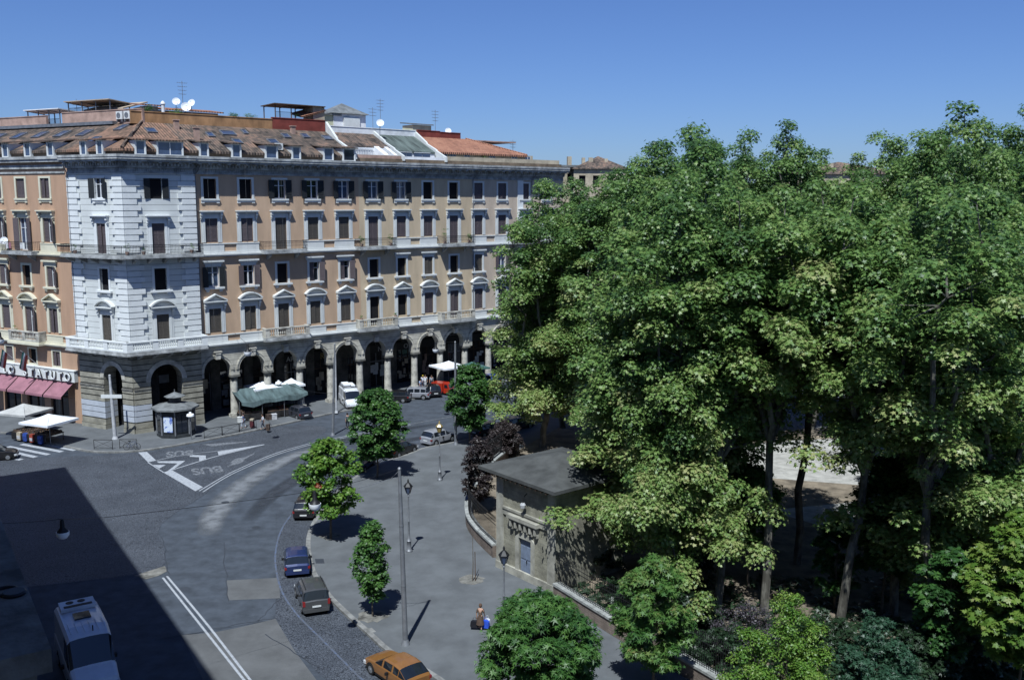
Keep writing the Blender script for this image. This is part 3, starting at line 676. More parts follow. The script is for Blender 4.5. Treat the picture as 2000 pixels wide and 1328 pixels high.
for (a, b, c, d) in shp:
    mb = MB(); mb.box(a, b, .3, .34, c, d); f = part(mb, 'shopfront', M['glass'], Bl, FL); mb = MB()
    for x in (a, (a+b)/2-.05, b-.1): mb.box(x, x+.1, .2, .29, c, d)
    mb.box(a, b, .18, .28, 2.8, 2.95); part(mb, 'shopfront_frame', M['wood'], f)
# sign band with raised white letters
mb = MB(); mb.box(u0, -8.45, -.5, -.02, 4.85, 6.05); mb.box(u0, -8.4, -.56, -.02, 6.05, 6.15); sg = part(mb, 'sign_band', M['trim'], Bl, FL)
word = 'LO STATUTO'; xs_ = [None]; base = -9.15; stp = 1.19
for i, ch in enumerate(word):
    if ch == ' ': continue
    me = textmesh(ch, 1.25, .05, 0); me.materials.append(M['whitep'])
    part(me, 'sign_letter', None, sg, FL @ Matrix.Translation((base-stp*(len(word)-1-i)-.2, -.72, 5.0)) @ Matrix.Rotation(R_(90), 4, 'X'))
    mb = MB(); me2 = cached(('rim', ch), lambda c=ch: textmesh(c, 1.25, .02, .035)); 
    if not me2.materials: me2.materials.append(M['iron'])
    part(me2, 'sign_letter', None, sg, FL @ Matrix.Translation((base-stp*(len(word)-1-i)-.2, -.6, 5.0)) @ Matrix.Rotation(R_(90), 4, 'X'))
for i in range(6):
    a = -9.0-3.1*i; mb = MB(); b = a-2.9
    P0 = [(b, -.3, 4.7), (a, -.3, 4.7), (a+.25, -2.1, 3.5), (b+.25, -2.1, 3.5)]
    mb.quad(*P0); mb.quad(*[(x, y, z-.03) for x, y, z in P0][::-1]); mb.quad((b+.25, -2.1, 3.5), (a+.25, -2.1, 3.5), (a+.25, -2.12, 3.25), (b+.25, -2.12, 3.25))
    mb.quad((a, -.3, 4.7), (a, -.3, 4.67), (a+.25, -2.1, 3.47), (a+.25, -2.1, 3.5))
    aw = part(mb, 'awning', M['awn'], Bl, FL)
    mb = MB(); mb.tube([(a, -.2, 3.0), (a+.2, -2.05, 3.45)], .025, 5); mb.tube([(b, -.2, 3.0), (b+.25, -2.05, 3.45)], .025, 5); part(mb, 'awning_arm', M['iron'], aw)
# ======================================================================== roofs
def slope_pt(u, t, F=None): return (u, .15+6.9*t, 29.95+3.25*t)      # t = 0 at the eave, 1 at the top
def roofsheet(B, F, pts, mt, name='roof'):
    mb = MB(); n = len(pts); mb.quad(*pts); mb.quad(*[(x, y, z-.25) for x, y, z in pts][::-1])
    for i in range(n):
        a, b = pts[i], pts[(i+1) % n]; mb.quad(a, (a[0], a[1], a[2]-.25), (b[0], b[1], b[2]-.25), b)
    return part(mb, name, M[mt], B, F)
cw = FL.inverted() @ Vector((CO[0], CO[1], 0))
r1w = roofsheet(Bw, FR, [(-7.36, .15, 29.95), (-.25, .15, 29.95), (-.25, 7.05, 33.2), (-2.7, 7.05, 33.2)], 'tilen')
r1w2 = roofsheet(Bw, FL, [(-8.2, .15, 29.95), (cw.x-.34, .15, 29.95), (cw.x-5.0, 7.05, 33.2), (-8.2, 7.05, 33.2)], 'tilen')
r1 = roofsheet(Bo, FR, [slope_pt(-.25, 0), slope_pt(20.5, 0), slope_pt(20.5, 1), slope_pt(-.25, 1)], 'tile')
rl = roofsheet(Bl, FL, [(-31, .15, 29.95), (-8.2, .15, 29.95), (-8.2, 7.05, 33.2), (-31, 7.05, 33.2)], 'tile')
h1 = FR @ Vector((-7.36, .15, 30.05)); h2 = FR @ Vector((-2.7, 7.05, 33.32))
part(MB().tube([h1, h2], .16, 7), 'hip_ridge', M['tile'], Bw, Matrix.Identity(4))
for B, F, a, b in ((Bo, FR, -.25, 20.5), (Bt, FR, 20.5, 37.95), (Bp, FR, 37.95, 54.7), (Bw, FR, -7.1, -.25), (Bw, FL, -8.2, cw.x-.3), (Bl, FL, -31, -8.2)):
    mb = MB(); mb.box(a, b, .35, .55, 29.3, 29.8); part(mb, 'attic_wall', M['atticwall'], B, F)
    mb = MB(); mb.box(a, b, .3, 14 if F is FR and a > -1 else 7.2, 29.1, 29.29); part(mb, 'roof_slab', M['corn'], B, F)
def dormer(B, F, u, w, glass='glassb', h=1.5, y0=-.02, roof='tile'):
    mb = MB(); z0 = 29.32; z1 = z0+h; a = w/2
    for s in (-1, 1): mb.box(s*a-.07, s*a+.07, y0, y0+2.9, z0, z1)
    mb.box(-a, a, y0+.02, y0+.12, z0, z0+.12); mb.box(-a, a, y0+.02, y0+.12, z1-.12, z1)
    W_ = F @ Matrix.Translation((u, 0, 0)); d = part(mb, 'dormer', M['trim'], B, W_)
    mb = MB(); mb.box(-a+.07, a-.07, y0+.1, y0+.14, z0+.12, z1-.12); part(mb, 'pane', M[glass], d)
    mb = MB(); n = max(1, round(w/1.1))
    for i in range(n+1):
        x = -a+.07+(w-.14)*i/n; mb.box(x-.04, x+.04, y0+.04, y0+.095, z0+.12, z1-.12)
    part(mb, 'dormer_frame', M['sash'], d)
    mb = MB(); P0 = [(-a-.28, y0-.25, z1), (a+.28, y0-.25, z1), (a+.28, y0+3.2, z1+.38), (-a-.28, y0+3.2, z1+.38)]
    mb.quad(*[(x, y, z+.12) for x, y, z in P0]); mb.quad(*P0[::-1])
    for i in range(4):
        p, q = P0[i], P0[(i+1) % 4]; mb.quad(p, q, (q[0], q[1], q[2]+.12), (p[0], p[1], p[2]+.12))
    part(mb, 'dormer_roof', M[roof], d)
for u, w, g in ((1.3, .9, 'glassb'), (5.0, 1.0, 'glassb'), (9.2, 1.4, 'glassb'), (12.3, 1.0, 'glassb'), (16.5, 1.2, 'glassb'), (19.3, 1.6, 'glass')): dormer(Bo, FR, u, w, g)
for u, w in ((-5.5, 1.0), (-2.4, 2.7)): dormer(Bw, FR, u, w, roof='tilen')
for u in (-6.6, -4.1): dormer(Bw, FL, u+1.2, .85, roof='tilen')
for i in range(5): dormer(Bl, FL, -10.6-3.75*i, .95)
def skylight(B, F, u, t, w=1.0, h=1.2, flip=0):
    x, y, z = slope_pt(u, t); sl = math.atan2(3.25, 6.9)
    W_ = F @ Matrix.Translation((x, y, z+.02)) @ Matrix.Rotation(sl, 4, 'X')
    mb = MB()
    for a, b, c, d in ((-w/2, w/2, 0, .09), (-w/2, w/2, h-.09, h), (-w/2, -w/2+.08, .09, h-.09), (w/2-.08, w/2, .09, h-.09)): mb.box(a, b, c, d, -.05, .16)
    s = part(mb, 'skylight', M['metal'], B, W_)
    mb = MB(); mb.box(-w/2+.08, w/2-.08, .09, h-.09, .04, .1); part(mb, 'pane', M['glassb'], s)
for u, t, w in ((3.9, .52, .8), (6.3, .62, 1.7), (6.4, .3, 1.0), (13.6, .62, .9), (11.0, .36, 1.2), (19.2, .62, 1.2), (16.3, .66, .9), (8.6, .7, .6)): skylight(Bo, FR, u, t, w)
skylight(Bw, FR, -2.6, .58, 1.1)
for u, t in ((-5.8, .62), (-6.6, .18)): skylight(Bw, FL, u, t+.05, 1.1, 1.5)
for i in range(6): skylight(Bl, FL, -10.4-3.75*i, .5, 1.3, 1.7)
# chimney stacks
for B, F, u, t, h in ((Bo, FR, 1.6, .35, 1.4), (Bo, FR, .6, .8, .9), (Bo, FR, 15.1, .85, .8)):
    x, y, z = slope_pt(u, t); mb = MB(); mb.box(u-.25, u+.25, y-.25, y+.25, z-.3, z+h); mb.box(u-.33, u+.33, y-.33, y+.33, z+h, z+h+.1); part(mb, 'chimney', M['pinkwall'], B, F)
# roof-terrace parapets
def parapet(B, F, u0, u1, y, z0, z1, mt):
    mb = MB(); mb.box(u0, u1, y, y+.3, z0, z1); mb.box(u0, u1, y-.06, y+.36, z1, z1+.09); return part(mb, 'terrace_parapet', M[mt], B, F)
parapet(Bw, FR, -3.9, -.25, 7.0, 33.0, 34.3, 'ocherwall'); parapet(Bo, FR, -.25, 12.9, 7.0, 33.0, 34.3, 'ocherwall'); parapet(Bo, FR, 12.9, 20.1, 7.01, 33.0, 34.5, 'redwall')
parapet(Bw, FL, -8.2, cw.x-4.8, 7.0, 33.0, 34.6, 'pinkwall'); parapet(Bl, FL, -31, -20.2, 7.0, 33.0, 34.4, 'pinkwall'); parapet(Bl, FL, -17.4, -8.2, 7.0, 33.0, 34.6, 'pinkwall')
mb = MB(); mb.box(-31, -8.2, 6.3, 7.0, 33.05, 33.4); part(mb, 'parapet_ledge', M['metal'], Bl, FL)
for B, F, a, b in ((Bw, FR, -4, -.25), (Bo, FR, -.25, 20.5), (Bt, FR, 20.5, 37.95), (Bp, FR, 37.95, 52), (Bl, FL, -31, -5)):
    mb = MB(); mb.box(a, b, 7.3, 13.9, 33.0, 33.15); part(mb, 'terrace_floor', M['pinkwall'], B, F)
# party gables stepping down the slope
def gable(B, u, mt='wall', z1=33.7, w=.4, lift=.35):
    mb = MB(); pts = [(.1, 29.6), (.1, 30.1+lift), (2.2, 31.0+lift), (2.3, 31.15+lift), (4.4, 32.0+lift), (4.5, 32.2+lift), (7.0, z1), (7.0, 29.6)]
    mb.prism([(y, z) for y, z in pts], u-w/2, u+w/2, ax='x'); return part(mb, 'party_gable', M[mt], B, FR)
gable(Bo, 20.3, 'trim', 34.4, .3, .12); gable(Bt, 27.3, 'trim', 33.6, .26, .1); gable(Bt, 33.9, 'trim', 33.8, .28, .12)
# section two: tiles over a sunk white terrace
roofsheet(Bt, FR, [slope_pt(20.6, .42), slope_pt(27.1, .42), slope_pt(27.1, 1), slope_pt(20.6, 1)], 'tile')
mb = MB(); mb.box(20.6, 27.1, 3.0, 3.2, 29.3, 31.2); part(mb, 'attic_wall', M['wall'], Bt, FR)
mb = MB(); mb.box(20.6, 27.1, .5, .7, 29.8, 30.2); part(mb, 'terrace_parapet', M['pinkwall'], Bt, FR)
mb = MB(); mb.prism([(.7, 29.3), (.7, 30.3), (3.0, 31.4), (3.0, 29.3)], 24.7, 25.4, ax='x'); mb.prism([(.7, 29.3), (.7, 30.3), (3.0, 31.4), (3.0, 29.3)], 26.2, 26.7, ax='x'); part(mb, 'stair_wall', M['wall'], Bt, FR)
mb = MB()
for i in range(14): mb.box(21.2+i*.24, 21.26+i*.24, 2.9, 2.94, 30.2, 31.0)
mb.box(21.2, 24.5, 2.88, 2.95, 31.0, 31.05); part(mb, 'railing', M['sash'], Bt, FR)
# section three: grey-green roof over a strip of windows
roofsheet(Bt, FR, [slope_pt(27.6, .3), slope_pt(33.6, .3), slope_pt(33.6, 1), slope_pt(27.6, 1)], 'greenroof')
mb = MB(); mb.box(27.6, 33.6, 2.3, 2.5, 29.3, 30.9); part(mb, 'attic_wall', M['wall'], Bt, FR)
for a, b in ((28.1, 29.0), (29.1, 29.9), (30.3, 31.5), (31.6, 32.8)):
    mb = MB(); mb.box(a, b, 2.22, 2.28, 30.05, 30.75); wd = part(mb, 'window', M['glassb'], Bt, FR)
    mb = MB(); mb.box(a-.06, b+.06, 2.2, 2.29, 30.75, 30.82); mb.box(a-.06, b+.06, 2.2, 2.29, 29.98, 30.05); part(mb, 'window_frame', M['sash'], wd)
mb = MB(); mb.box(27.6, 33.8, .4, .65, 29.3, 30.15); part(mb, 'terrace_parapet', M['wall'], Bt, FR)
# section four: orange tiles, hipped at its far end
roofsheet(Bt, FR, [slope_pt(34.2, .33), slope_pt(37.95, .33), slope_pt(37.95, 1), slope_pt(34.2, 1)], 'tiler')
roofsheet(Bp, FR, [slope_pt(37.95, .33), slope_pt(50, .33), slope_pt(42.5, 1), slope_pt(37.95, 1)], 'tiler')
roofsheet(Bp, FR, [slope_pt(50, .33), (50.5, 9.5, 31.0), slope_pt(42.5, 1)], 'tiler')
mb = MB(); mb.tube([slope_pt(50, .34), slope_pt(42.5, 1.02)], .13, 6); part(mb, 'hip_ridge', M['tiler'], Bp, FR)
for B, a, b in ((Bt, 34.2, 37.95), (Bp, 37.95, 51.5)):
    mb = MB(); mb.box(a, b, 3.0, 3.2, 29.3, 31.0); part(mb, 'attic_wall', M['beigewall'], B, FR)
    mb = MB(); mb.box(a, b if B is Bt else 54.3, .4, .65, 29.3, 30.35); part(mb, 'terrace_parapet', M['beigewall'], B, FR)
for a in (35.2, 36.6, 39.0, 43.5, 47.5, 50.0):
    mb = MB(); mb.box(a, a+.9, 2.92, 2.98, 30.0, 30.85); wd = part(mb, 'window', M['glassb'], Bt if a < 37.9 else Bp, FR)
    mb = MB(); mb.box(a-.06, a, 2.9, 2.99, 29.95, 30.9); mb.box(a+.9, a+.96, 2.9, 2.99, 29.95, 30.9); mb.box(a+.42, a+.48, 2.89, 2.915, 29.95, 30.9); part(mb, 'window_frame', M['sash'], wd)
parapet(Bt, FR, 20.8, 33.9, 7.0, 33.0, 33.9, 'wall'); parapet(Bt, FR, 34.2, 37.95, 7.0, 33.0, 34.0, 'redwall'); parapet(Bp, FR, 37.95, 41.5, 7.0, 33.0, 33.9, 'redwall')
# penthouses (parts of their buildings)
def cube_room(B, F, u0, u1, y0, y1, z0, z1, mt, roof, over=.3, ph=.0, slope=0., name='penthouse'):
    mb = MB(); mb.box(u0, u1, y0, y1, z0, z1); p = part(mb, name, M[mt], B, F); mb = MB()
    if ph: # pyramid roof
        c = ((u0+u1)/2, (y0+y1)/2, z1+ph); q = [(u0-over, y0-over, z1), (u1+over, y0-over, z1), (u1+over, y1+over, z1), (u0-over, y1+over, z1)]
        for i in range(4): mb.quad(q[i], q[(i+1) % 4], c)
        mb.quad(*q[::-1])
    else:
        q = [(u0-over, y0-over, z1+.01), (u1+over, y0-over, z1+.01), (u1+over, y1+over, z1+slope), (u0-over, y1+over, z1+slope)]
        mb.quad(*[(x, y, z+.15) for x, y, z in q]); mb.quad(*q[::-1])
        for i in range(4): a, b = q[i], q[(i+1) % 4]; mb.quad(a, b, (b[0], b[1], b[2]+.15), (a[0], a[1], a[2]+.15))
    part(mb, 'penthouse_roof', M[roof], p); return p
p = cube_room(Bt, FR, 22.2, 27.0, 8.5, 12.5, 33.1, 35.7, 'wall', 'kioskr', .4, 1.5)
mb = MB(); mb.box(23.6, 26.0, 8.3, 8.49, 33.9, 35.2); part(mb, 'glazed_front', M['trim'], p, FR)
cube_room(Bt, FR, 20.9, 23.0, 8.6, 10.5, 33.1, 35.4, 'yellowwall', 'kioskr', .3)
cube_room(Bt, FR, 34.8, 37.9, 9, 11.5, 33.1, 34.9, 'yellowwall', 'kioskr', .25, 0, .3)
cube_room(Bw, FR, -1.8, -.3, 8.5, 12, 33.1, 35.1, 'beigewall', 'tiler', .3, 0, .4)
cube_room(Bo, FR, -.2, 7.2, 9.5, 12.5, 33.1, 34.8, 'beigewall', 'tiler', .5, 0, .5)
cube_room(Bl, FL, -15.5, -9.5, 9, 12, 33.1, 34.9, 'beigewall', 'canvast', .3, 0, 1.0)
mb = MB(); mb.box(18.7, 20.3, 7.4, 10, 33.1, 36.2); p = part(mb, 'stair_tower', M['beigewall'], Bo, FR)
mb = MB(); q = [(17.0, 7.2, 34.9), (20.5, 7.2, 35.9), (20.5, 10.2, 36.5), (17.0, 10.2, 35.5)]; mb.quad(*q); mb.quad(*[(x, y, z-.15) for x, y, z in q][::-1]); part(mb, 'penthouse_roof', M['tiler'], p, FR)
# ---- things standing on the roofs
def pergola(name, label, cat, F, u0, u1, y0, y1, z0, z1, rise, rm, post):
    t = thing(name, label, cat, F @ T(u0, y0, z0)); L, D, h = u1-u0, y1-y0, z1-z0
    mb = MB(); q = [(-.3, -.4, h), (L+.3, -.4, h), (L+.3, D+.3, h+rise), (-.3, D+.3, h+rise)]
    mb.quad(*[(x, y, z+.1) for x, y, z in q]); mb.quad(*q[::-1])
    for i in range(4): a, b = q[i], q[(i+1) % 4]; mb.quad(a, b, (b[0], b[1], b[2]+.1), (a[0], a[1], a[2]+.1))
    part(mb, 'canopy', M[rm], t); n = max(2, round(L/2.2)); mb = MB()
    for i in range(n+1):
        x = L*i/n; mb.box(x-.05, x+.05, -.05, .05, 0, h); mb.box(x-.05, x+.05, D-.05, D+.05, 0, h+rise*.9); mb.tube([(x, -.3, h-.06), (x, D, h+rise-.06)], .04, 5)
    part(mb, 'frame', M[post], t); mb = MB()
    for i in range(int(L/.14)): mb.box(i*.14, i*.14+.02, -.01, .01, 0, .9)
    mb.box(0, L, -.02, .02, .9, .94); part(mb, 'railing', M['iron'], t); return t
pergola('pergola', 'dark timber pergola on the roof terrace above the dark red parapet', 'pergola', FR, 13.6, 20.0, 7.5, 10.5, 34.4, 36.2, -.1, 'wood', 'wood')
pergola('roof_canopy', 'long tan canvas roof canopy with white edge over the pink parapet on the left roofs', 'canopy', FL, -17.2, -10.2, 7.8, 10.5, 34.3, 35.9, -.25, 'canvast', 'metal')
pergola('roof_canopy', 'pale striped canopy over the railed roof terrace at the far left edge', 'canopy', FL, -24.5, -18.8, 7.8, 10, 33.2, 35.2, -.2, 'canvas', 'metal')
def dish_mesh(r):
    mb = MB(); prof = [(0.02, 0), (r*.5, r*.07), (r*.85, r*.2), (r, r*.3), (r*.97, r*.33), (r*.82, r*.23), (r*.48, r*.1), (.02, .03)]
    mb.lathe(prof, 16); mb.tube([(r*.8, 0, r*.25), (0, 0, r*.9)], .02, 5); mb.box(-.06, .06, -.06, .06, r*.85, r*1.05)
    return mb.mesh('reflector', M['dish'], True)
def dish(label, Wp, h, r, az, group=None, mast=True):
    t = thing('satellite_dish', label, 'satellite dish', Wp, group)
    mb = MB(); mb.tube([(0, 0, 0), (0, 0, h)], .035, 6); part(mb, 'mast', M['metal'], t)
    # reflector turned towards the south-east, seen from the square
    part(cached(('dish', r), lambda: dish_mesh(r)), 'reflector', None, t, Wp @ Matrix.Translation((0, -.1, h)) @ Matrix.Rotation(az, 4, 'Z') @ Matrix.Rotation(R_(68), 4, 'X'))
dish('white satellite dish, left one of the cluster above the ochre parapet', FR @ T(1.6, 8, 33.2), 2.5, .45, R_(-25)); dish('white satellite dish, lowest and largest of the cluster above the ochre parapet', FR @ T(2.5, 7.5, 33.2), 1.9, .55, R_(-20)); dish('white satellite dish, right one of the cluster above the ochre parapet', FR @ T(3.4, 8, 33.2), 2.45, .45, R_(-50))
dish('white satellite dish on a thin mast over the grey-green roof', FR @ T(27.3, 5.6, 32.6), 1.9, .5, R_(-30)); dish('small white satellite dish behind the red parapet', FR @ T(40.0, 8, 33.2), 1.0, .45, R_(-30))
dish('white satellite dish on the iron balcony of the salmon building', FL @ T(-18.4, -.6, 19.1), 1.0, .45, R_(35))
def antenna(label, Wp, h, n=4):
    t = thing('rooftop_antenna', label, 'antenna', Wp)
    part(MB().tube([(0, 0, 0), (0, 0, h)], .03, 5), 'mast', M['metal'], t); mb = MB()
    for i in range(n):
        z = h-.25-i*.42; L = .55-.05*i; mb.box(-L, L, -.015, .015, z, z+.03)
        for k in range(5): x = -L+k*L/2; mb.box(x-.01, x+.01, -.22, .22, z+.03, z+.05)
    part(mb, 'elements', M['metal'], t)
antenna('tall thin television antenna behind the satellite dish cluster', FR @ T(2.8, 9, 33.2), 5.0)
antenna('tall television antenna right of the white penthouse', FR @ T(29.6, 9, 33.2), 4.8); antenna('shorter television antenna beside the tall one right of the white penthouse', FR @ T(28.4, 9, 33.2), 3.6, 3)
antenna('television antenna on the small yellow roof hut', FR @ T(38.6, 9, 33.2), 3.9); antenna('television antenna left of the long tan roof canopy', FL @ T(-17.3, 9, 33.2), 3.2, 3)
antenna('thin television antenna above the far right roof end', FR @ T(52, 8, 29.3), 4.2, 3)
for i, u in enumerate((-5.6, -4.35)):
    t = thing('air_conditioner', ('left', 'right')[i]+' one of the two white air conditioners below the parapet near the roof corner', 'air conditioner', FL @ T(u-1.6, 6.6, 33.25), 'air conditioners near the roof corner')
    mb = MB(); mb.box(-.5, .5, -.2, .2, .3, 1.15); part(mb, 'casing', M['ac'], t)
    mb = MB(); mb.lathe([(.3, 0), (.3, .03)], 14); part(mb, 'fan_grille', M['metal'], t, WM[t.name] @ Matrix.Translation((-.1, -.2, .72)) @ Matrix.Rotation(R_(90), 4, 'X'))
    mb = MB(); mb.box(-.45, -.35, -.2, .2, 0, .3); mb.box(.35, .45, -.2, .2, 0, .3); part(mb, 'bracket', M['metal'], t)
t = thing('air_conditioner', 'white air conditioner hung between two dormers of the orange building', 'air conditioner', FR @ T(10.6, 1.0, 30.2))
mb = MB(); mb.box(-.45, .45, -.2, .2, .2, .95); part(mb, 'casing', M['ac'], t)
mb = MB(); mb.lathe([(.27, 0), (.27, .03)], 14); part(mb, 'fan_grille', M['metal'], t, WM[t.name] @ Matrix.Translation((0, -.2, .58)) @ Matrix.Rotation(R_(90), 4, 'X'))
mb = MB(); mb.lathe([(.2, 0), (.2, 2.1), (.28, 2.15), (.28, 2.25), (.1, 2.5)], 10); tag(part(mb, 'flue_pipe', M['wall'], None, FR @ T(.1, 8, 33.2), True), 'white flue pipe standing left of the satellite dishes', 'flue')
# small building ends beyond the right end of the front
for i, (px, d, w_, zt, mt, rf, lb) in enumerate(((1135, 190, 13, 31.0, 'beigewall', 'kioskr', 'distant beige apartment block with flat roof just right of the long front'), (1172, 180, 10, 30.4, 'beigewall', 'tile', 'distant house with brown hipped roof beside the plane tree tops'), (1640, 190, 26, 29.8, 'beigewall', 'tile', 'distant house glimpsed between the tree tops on the right'))):
    rx, ry, rz = ray(px, 400); x = rx/ry*d; B = thing('distant_building', lb, 'building', T(x, d, 0, R_(12-12*i)))
    mb = wall(-w_/2, w_/2, 0, zt, [(-w_/2+1+2.6*k, -w_/2+2.2+2.6*k, zt-3, zt-1.2) for k in range(int(w_/2.6))]); part(mb, 'wall', M[mt], B)
    mb = MB(); mb.box(-w_/2, w_/2, .36, 12, 0, zt-.01); part(mb, 'core', M['dark'], B)
    mb = MB(); q = [(-w_/2-.5, -.5, zt), (w_/2+.5, -.5, zt), (w_/2+.5, 12.5, zt), (-w_/2-.5, 12.5, zt)]
    if i == 0: mb.box(-w_/2-.4, w_/2+.4, -.6, 12, zt, zt+.4)
    else:
        for k in range(4): mb.quad(q[k], q[(k+1) % 4], (0, 6, zt+2.6))
    r = part(mb, 'roof', M[rf], B); part(MB().box(-2, -1.2, 3, 3.8, zt, zt+2.2), 'chimney', M['beigewall'], r); part(MB().box(1, 1.6, 3, 3.6, zt, zt+2.0), 'chimney', M['beigewall'], r)
# plants on the roof terraces and balconies are built with the foliage below
# ======================================================================== the ground
def sheet(name, pts, z, mt, px=True):
    q = [G(*p, 0) if px else p for p in pts]; mb = MB(); mb.v = [(x, y, z) for x, y in q]; mb.f = [tuple(range(len(q)))]; mb.m = [0]
    o = struct(mb, name, M[mt]); return o
def curve(pts, n=6):
    out = []
    P = [pts[0]]+list(pts)+[pts[-1]]
    for i in range(1, len(P)-2):
        for k in range(n):
            t = k/n; p0, p1, p2, p3 = P[i-1], P[i], P[i+1], P[i+2]
            out.append(tuple(.5*((2*p1[j])+(-p0[j]+p2[j])*t+(2*p0[j]-5*p1[j]+4*p2[j]-p3[j])*t*t+(-p0[j]+3*p1[j]-3*p2[j]+p3[j])*t**3) for j in range(2)))
    out.append(tuple(pts[-1])); return out
def ribbon(name, pts, w, z, mt, closed=False, ends=None):
    """strip of given width along ground points (metres)"""
    mb = MB(); L = []; n = len(pts)
    for i in range(n):
        a = Vector(pts[max(i-1, 0)]); b = Vector(pts[min(i+1, n-1)]); d = (b-a).normalized(); nn = Vector((-d.y, d.x)); ww = w[i] if hasattr(w, '__len__') else w
        p = Vector(pts[i]); L.append((p+nn*ww/2, p-nn*ww/2))
    for i in range(n-1):
        (a, b), (c, d) = L[i], L[i+1]; mb.quad((a.x, a.y, z), (b.x, b.y, z), (d.x, d.y, z), (c.x, c.y, z))
    return struct(mb, name, M[mt])
sheet('ground', [(-900, -300), (900, -300), (900, 1500), (-900, 1500)], -.01, 'asph', False)
# far kerb in front of the arcades
KF = curve([G(*p) for p in [(-160, 842), (0, 846), (60, 858), (145, 877), (194, 884), (262, 882.5), (339, 872), (452, 851), (560, 828), (660, 806), (740, 794), (850, 772), (960, 752), (1080, 730)]])
def slab(name, loop, z1, mt, z0=-.02):
    mb = MB(); n = len(loop); mb.add([(x, y, z1) for x, y in loop], [tuple(range(n))])
    for i in range(n):
        (a, b), (c, d) = loop[i], loop[(i+1) % n]; mb.quad((a, b, z1), (a, b, z0), (c, d, z0), (c, d, z1))
    return struct(mb, name, M[mt])
far = [(60, 190), (-90, 190)]
slab('far_pavement', KF+far, .15, 'pave')
ribbon('far_kerb', [(x, y) for x, y in KF], .3, .154, 'kerb')
mb = MB()
for i in range(len(KF)-1):
    (a, b), (c, d) = KF[i], KF[i+1]; v = Vector((c-a, d-b)).normalized(); nx, ny = v.y*.151, -v.x*.151
    mb.quad((a+nx, b+ny, 0), (c+nx, d+ny, 0), (c+nx, d+ny, .154), (a+nx, b+ny, .154))
struct(mb, 'far_kerb_face', M['kerb'])
# square side: pavement with its long curved kerb
KN = curve([G(*p) for p in [(1010, 1440), (900, 1360), (836, 1315), (765, 1277), (718, 1236), (673, 1196), (643, 1166), (622, 1137), (609, 1109), (602, 1067), (608, 1035), (628, 1000), (660, 962), (700, 931), (750, 905), (799, 889), (830, 877), (887, 866), (960, 850), (1060, 828), (1200, 800)]])
slab('square_pavement', KN+[(70, 170), (90, 60), (60, 20), (10, 20)], .15, 'pave')
ribbon('near_kerb', KN, .32, .154, 'kerb')
mb = MB()
for i in range(len(KN)-1):
    (a, b), (c, d) = KN[i], KN[i+1]; v = Vector((c-a, d-b)).normalized(); nx, ny = -v.y*.161, v.x*.161
    mb.quad((a+nx, b+ny, 0), (a+nx, b+ny, .154), (c+nx, d+ny, .154), (c+nx, d+ny, 0))
struct(mb, 'near_kerb_face', M['kerb'])
# road surfaces
sheet('cobbled_lane', curve([(760, 1400), (640, 1328), (600, 1290), (560, 1254), (538, 1209), (535, 1158), (533, 1093), (545, 1040), (570, 1000), (610, 960), (660, 925), (730, 893), (790, 872), (880, 850)])+curve([(880, 866), (830, 877), (799, 889), (750, 905), (700, 931), (660, 962), (628, 1000), (608, 1035), (602, 1067), (609, 1109), (622, 1137), (643, 1166), (673, 1196), (718, 1236), (765, 1277), (836, 1315), (900, 1360)]), .004, 'cob')
sheet('cobbled_junction', curve([(-300, 905), (100, 893), (262, 885), (340, 876), (460, 854), (560, 832), (640, 838), (560, 880), (470, 914), (430, 936), (400, 965), (330, 1010), (310, 1040), (322, 1100), (200, 1130), (-300, 1180)], 4), .004, 'cob')
sheet('worn_asphalt', [(315, 1045), (400, 1025), (540, 1000), (538, 1209), (500, 1216), (300, 1250), (290, 1180), (330, 1120)], .008, 'asph')
sheet('pale_asphalt', curve([(355, 1240), (420, 1234), (480, 1222), (538, 1208)], 3)+[(575, 1270), (620, 1330), (640, 1420), (440, 1420)], .012, 'asph2')
sheet('repair_patch', [(443, 1133), (545, 1128), (547, 1168), (445, 1172)], .012, 'asph2')
sheet('earth_patch', [(262, 1124), (322, 1105), (327, 1115), (310, 1124), (285, 1131)], .014, 'pit')
tr = curve([G(*p) for p in [(640, 868), (560, 896), (490, 936), (440, 978), (414, 1015), (408, 1048)]], 5)
